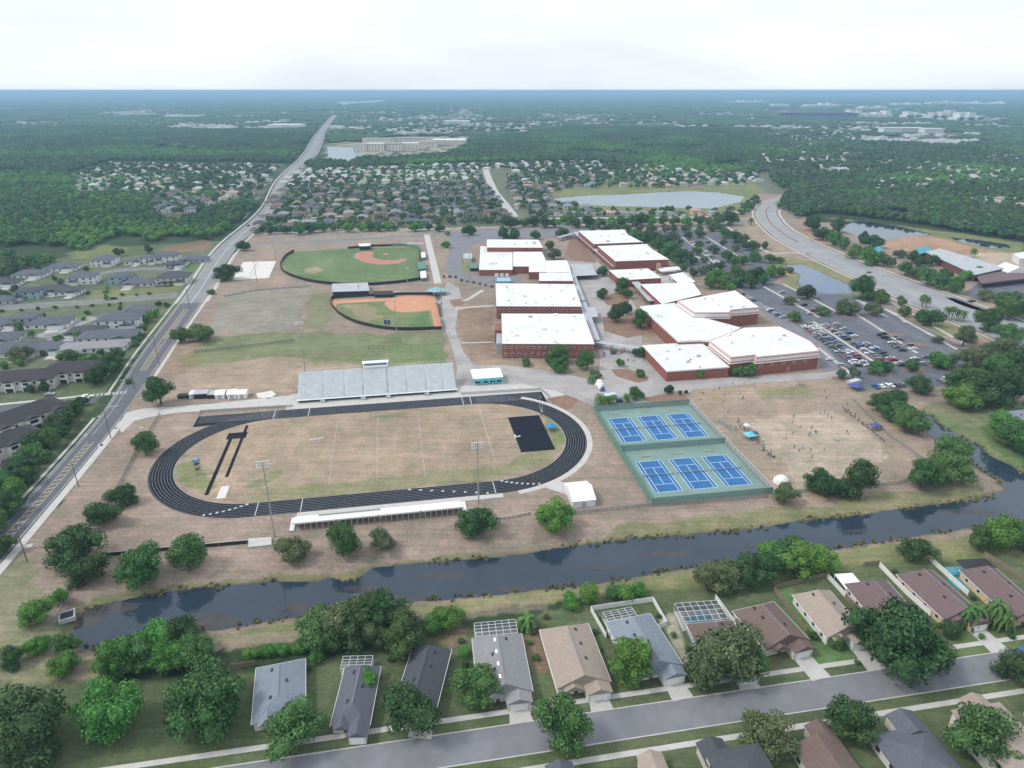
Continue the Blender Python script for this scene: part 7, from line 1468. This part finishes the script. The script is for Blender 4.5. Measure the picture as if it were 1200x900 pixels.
# ================================================================== WOODS: far-off masses of trees nobody could count
FOREST = [  # px polygon, spacing m, diameter range, tones
 ([(0,215),(0,326),(30,315),(60,305),(84,290),(118,283),(146,276),(180,284),(200,276),(235,282),(262,276),(290,252),(305,240),(296,236),(262,240),(240,252),(206,262),(184,258),(178,238),(160,228),(92,230),(82,205)],7.5,(8,13)),
 ([(0,322),(40,306),(84,291),(118,284),(112,292),(80,298),(60,310),(20,322),(0,332)],8,(6,10)),
 ([(300,276),(322,240),(345,215),(360,215),(345,240),(322,266),(312,276)],9,(7,11)),
 ([(310,270),(400,262),(480,261),(600,257),(600,262),(480,266),(400,268)],9,(6,10)),
 ([(862,252),(885,232),(890,238),(880,250),(870,256)],9,(7,10)),
 ([(-40,150),(90,150),(345,155),(372,150),(352,180),(340,192),(290,191),(130,189),(85,202),(0,218),(-60,330),(-140,330)],10,(10,15)),
 ([(356,192),(384,190),(400,192),(424,186),(450,188),(520,182),(560,166),(660,150),(900,152),(930,170),(890,180),(900,200),(880,207),(800,200),(700,190),(560,190),(450,195),(365,200)],10,(10,15)),
 ([(912,244),(922,228),(945,214),(1010,213),(1040,222),(1100,228),(1130,238),(1200,252),(1320,270),(1320,300),(1200,283),(1140,275),(1090,265),(1050,260),(1000,253),(965,250),(935,256)],8,(9,14)),
 ([(895,180),(1000,168),(1200,170),(1320,175),(1320,262),(1200,252),(1130,236),(1100,227),(1045,221),(1010,213),(945,214),(925,226),(905,220)],13,(11,16)),
]
wp = []
for pp, sp, dr in FOREST:
    poly = GP(pp); x0,x1 = min(p[0] for p in poly), max(p[0] for p in poly); y0,y1 = min(p[1] for p in poly), max(p[1] for p in poly)
    gx_, gy_ = np.meshgrid(np.arange(x0,x1,sp), np.arange(y0,y1,sp)); gx_ = gx_.ravel()+rng.uniform(-.5,.5,gx_.size)*sp; gy_ = gy_.ravel()+rng.uniform(-.5,.5,gy_.size)*sp
    k = inside(gx_, gy_, poly); gx_, gy_ = gx_[k], gy_[k]; uu = np.abs(gx_)/(gy_) < .86; gx_, gy_ = gx_[uu], gy_[uu]
    cl_ = fbm(gx_, gy_, 120, 3, 3); k = cl_ > (.30 if sp < 12 else .42); gx_, gy_ = gx_[k], gy_[k]; wp.append(np.stack([gx_,gy_,rng.uniform(*dr,len(gx_))],1))
wp = np.concatenate(wp); wt_ = np.array([tx[:3] for tx in WOODS])
subxy = np.array([[s[0],s[1]] for s in SUB]); 
# keep woods off the roofs
keep = np.ones(len(wp), bool)
for i0 in range(0, len(subxy), 50):
    ax = wp[:,0:1]-subxy[i0:i0+50,0]; ay = wp[:,1:2]-subxy[i0:i0+50,1]; ay = np.where(ay < 0, ay*.42, ay); keep &= np.hypot(ax, ay).min(1) > 9.5
for a_ in (lake1, farpond, pond3, pond4, [*GP([(383,171),(427,172),(428,186),(408,192),(382,189)])]): keep &= ~inside(wp[:,0],wp[:,1],a_)
kt = np.ones(len(wt_), bool)
for i0 in range(0, len(subxy), 50): kt &= np.hypot(wt_[:,0:1]-subxy[i0:i0+50,0], wt_[:,1:2]-subxy[i0:i0+50,1]).min(1) > 6.3
wp = np.concatenate([wp[keep], wt_[kt]]); keep = np.ones(len(wp), bool)
rd = np.array([[p[0],p[1],w_] for p,w_ in zip(AL,AW)])
for i0 in range(0, len(rd), 60):
    d = (np.hypot(wp[:,0:1]-rd[i0:i0+60,0], wp[:,1:2]-rd[i0:i0+60,1])-rd[i0:i0+60,2]).min(1); keep &= d > 6
wp = wp[keep]
# beyond: bigger clumps standing for whole groves
def frustum_pts(ymin, ymax, sp, thr, seed):
    out = []; gx_, gy_ = np.meshgrid(np.arange(-ymax*.8,ymax*.8,sp), np.arange(ymin,ymax,sp)); gx_ = gx_.ravel(); gy_ = gy_.ravel()
    k = np.abs(gx_)/gy_ < .82; gx_, gy_ = gx_[k], gy_[k]; gx_ = gx_+rng.uniform(-.5,.5,len(gx_))*sp; gy_ = gy_+rng.uniform(-.5,.5,len(gy_))*sp
    k = fbm(gx_, gy_, 330, 77, 3) < thr; return gx_[k], gy_[k]
gx_, gy_ = frustum_pts(2050, 5200, 24, .56, 1); inn = np.zeros(len(gx_), bool)
for pp, _, _ in FOREST: inn |= inside(gx_, gy_, GP(pp))
for a_ in (GP([(378,168),(430,168),(550,160),(550,180),(428,190),(382,190)]),): inn |= inside(gx_, gy_, a_)
for i0 in range(0, len(rd), 60): inn |= (np.hypot(gx_[:,None]-rd[i0:i0+60,0], gy_[:,None]-rd[i0:i0+60,1])-rd[i0:i0+60,2]).min(1) < 16
fh = np.array(FARH)
for i0 in range(0, len(fh), 50):
    ax = gx_[:,None]-fh[i0:i0+50,0]; ay = gy_[:,None]-fh[i0:i0+50,1]; ay = np.where(ay < 0, ay*.35, ay); inn |= (np.hypot(ax, ay)/fh[i0:i0+50,2]).min(1) < 1
k = ~inn; wp2 = np.stack([gx_[k], gy_[k], rng.uniform(22,34,k.sum())],1)
gx_, gy_ = frustum_pts(5200, 15000, 75, .6, 2)
for a_ in (lake3,): kk = ~inside(gx_, gy_, a_); gx_, gy_ = gx_[kk], gy_[kk]
wp3 = np.stack([gx_, gy_, rng.uniform(60,100,len(gx_))],1)
print('woods', len(wp), len(wp2), len(wp3))
def clump_proto(name, m, seed, nb, leaf, nl, flat=1., leaves=True):
    me = crown_mesh(name, m, seed, nb=nb, nl=nl, leaf=leaf, R_=5., H_=3.2*flat, zc=4.4*flat, core=.92, br=(1.6,2.5)); return me
def scatter(name, pts, protos, zscale=1.):
    me = bpy.data.meshes.new(name); me.from_pydata([(float(a),float(b_),0.) for a,b_ in pts[:,:2]], [], []); 
    s = me.attributes.new('size','FLOAT','POINT'); s.data.foreach_set('value',(pts[:,2]/10).astype(np.float32))
    r = me.attributes.new('turn','FLOAT','POINT'); r.data.foreach_set('value', rng.uniform(0,6.28,len(pts)).astype(np.float32))
    q = me.attributes.new('pick','INT','POINT'); pk = np.clip((fbm(pts[:,0], pts[:,1], 170, 15, 3)-.28)/.44, 0, .999)*len(protos)+rng.normal(0,1.,len(pts)); q.data.foreach_set('value', np.clip(pk, 0, len(protos)-1).astype(np.int32))
    o = bpy.data.objects.new(name, me); C.objects.link(o); o['kind'] = 'stuff'
    ng = bpy.data.node_groups.new(name,'GeometryNodeTree'); ng.interface.new_socket('Geometry',in_out='INPUT',socket_type='NodeSocketGeometry'); ng.interface.new_socket('Geometry',in_out='OUTPUT',socket_type='NodeSocketGeometry')
    N = ng.nodes; gi = N.new('NodeGroupInput'); go = N.new('NodeGroupOutput'); ip = N.new('GeometryNodeInstanceOnPoints'); gti = N.new('GeometryNodeGeometryToInstance')
    for me_ in protos:
        po = bpy.data.objects.new('clump', me_); oi = N.new('GeometryNodeObjectInfo'); oi.inputs['Object'].default_value = po; oi.inputs['As Instance'].default_value = True; ng.links.new(oi.outputs['Geometry'], gti.inputs[0])
    def attr(n_, ty): a_ = N.new('GeometryNodeInputNamedAttribute'); a_.data_type = ty; a_.inputs[0].default_value = n_; return a_
    A1 = attr('size','FLOAT'); A2 = attr('turn','FLOAT'); A3 = attr('pick','INT')
    cx = N.new('ShaderNodeCombineXYZ'); ng.links.new(A2.outputs[0], cx.inputs[2]); cs = N.new('ShaderNodeCombineXYZ'); ng.links.new(A1.outputs[0], cs.inputs[0]); ng.links.new(A1.outputs[0], cs.inputs[1])
    mm = N.new('ShaderNodeMath'); mm.operation = 'MULTIPLY'; mm.inputs[1].default_value = zscale; ng.links.new(A1.outputs[0], mm.inputs[0]); ng.links.new(mm.outputs[0], cs.inputs[2])
    ng.links.new(gi.outputs[0], ip.inputs['Points']); ng.links.new(gti.outputs[0], ip.inputs['Instance']); ip.inputs['Pick Instance'].default_value = True
    ng.links.new(A3.outputs[0], ip.inputs['Instance Index']); ng.links.new(cx.outputs[0], ip.inputs['Rotation']); ng.links.new(cs.outputs[0], ip.inputs['Scale']); ng.links.new(ip.outputs[0], go.inputs[0])
    o.modifiers.new('scatter','NODES').node_group = ng; return o
PW_ = [clump_proto('clump', LEAF[t_], 100+k, 8, .75, 40) for k, t_ in enumerate(['dark','grey','dark','dark','mid','mid','bright'])]
scatter('woodland', wp, PW_)
PW2 = [clump_proto('clump', LEAF[t_], 130+k, 16, .4, 22, .6) for k, t_ in enumerate(['dark','dark','mid','dark'])]
scatter('distant_woodland', wp2, PW2, .55); scatter('horizon_woodland', wp3, PW2, .25)
# bank grasses and reeds: tufts along the waterline
tf = MB()
n_ = len(canal)
for i in range(n_):
    a = Vector(canal[i]); b_ = Vector(canal[(i+1)%n_]); L = (b_-a).length; 
    for k in range(int(L*1.1)):
        t0 = rc.random(); p = a+(b_-a)*t0+Vector((rc.uniform(-1.2,1.2),rc.uniform(-1.6,1.6))); s_ = rc.uniform(.3,.8)
        if fbm(np.array([p.x]),np.array([p.y]),12,88,2)[0] < .45: continue
        for j in range(3):
            an = rc.uniform(0,3.14); dx, dy = math.cos(an)*s_, math.sin(an)*s_; tf.add([(p.x-dx*.6,p.y-dy*.6,WL-.2),(p.x+dx*.6,p.y+dy*.6,WL-.2),(p.x+dx,p.y+dy,WL+s_*1.3),(p.x-dx,p.y-dy,WL+s_*1.1)],[(0,1,2,3)])
tag(part('bank_grass', tf, leaf_mat('reeds',(.1,.12,.05),(.3,.3,.14))), kind='stuff')
ALG = mat('algae',(.16,.13,.1),.8,.3,.4,alpha=.3)
for k,(u,v,ru,rv) in enumerate([(245,727,9,3),(225,735,6,2),(100,725,7,3),(130,712,10,2),(430,690,7,1.5),(520,675,8,1.5),(470,700,9,1.2),(610,690,10,1),(700,665,8,1.2),(350,712,6,2),(780,650,10,1.4),(900,640,9,1.2),(1020,622,9,1.2),(1130,600,10,2)]):
    blob('algae_patch', G(u,v,WL), ru, rv, ALG, WL+.012+.001*k, lambda a,b_: (a,b_), k+3)
# ================================================================== HAZE
hz = MB(); hz.box((0,14000,68),(64000,36000,156)); hm = bpy.data.materials.new('haze'); hm.use_nodes = True; t = hm.node_tree; t.nodes.remove(t.nodes['Principled BSDF'])
pv = t.nodes.new('ShaderNodeVolumePrincipled'); pv.inputs['Color'].default_value = (.45,.74,1.,1); pv.inputs['Density'].default_value = .00013; pv.inputs['Anisotropy'].default_value = .1
t.links.new(pv.outputs[0], t.nodes['Material Output'].inputs['Volume']); tag(part('haze', hz, hm), kind='stuff')
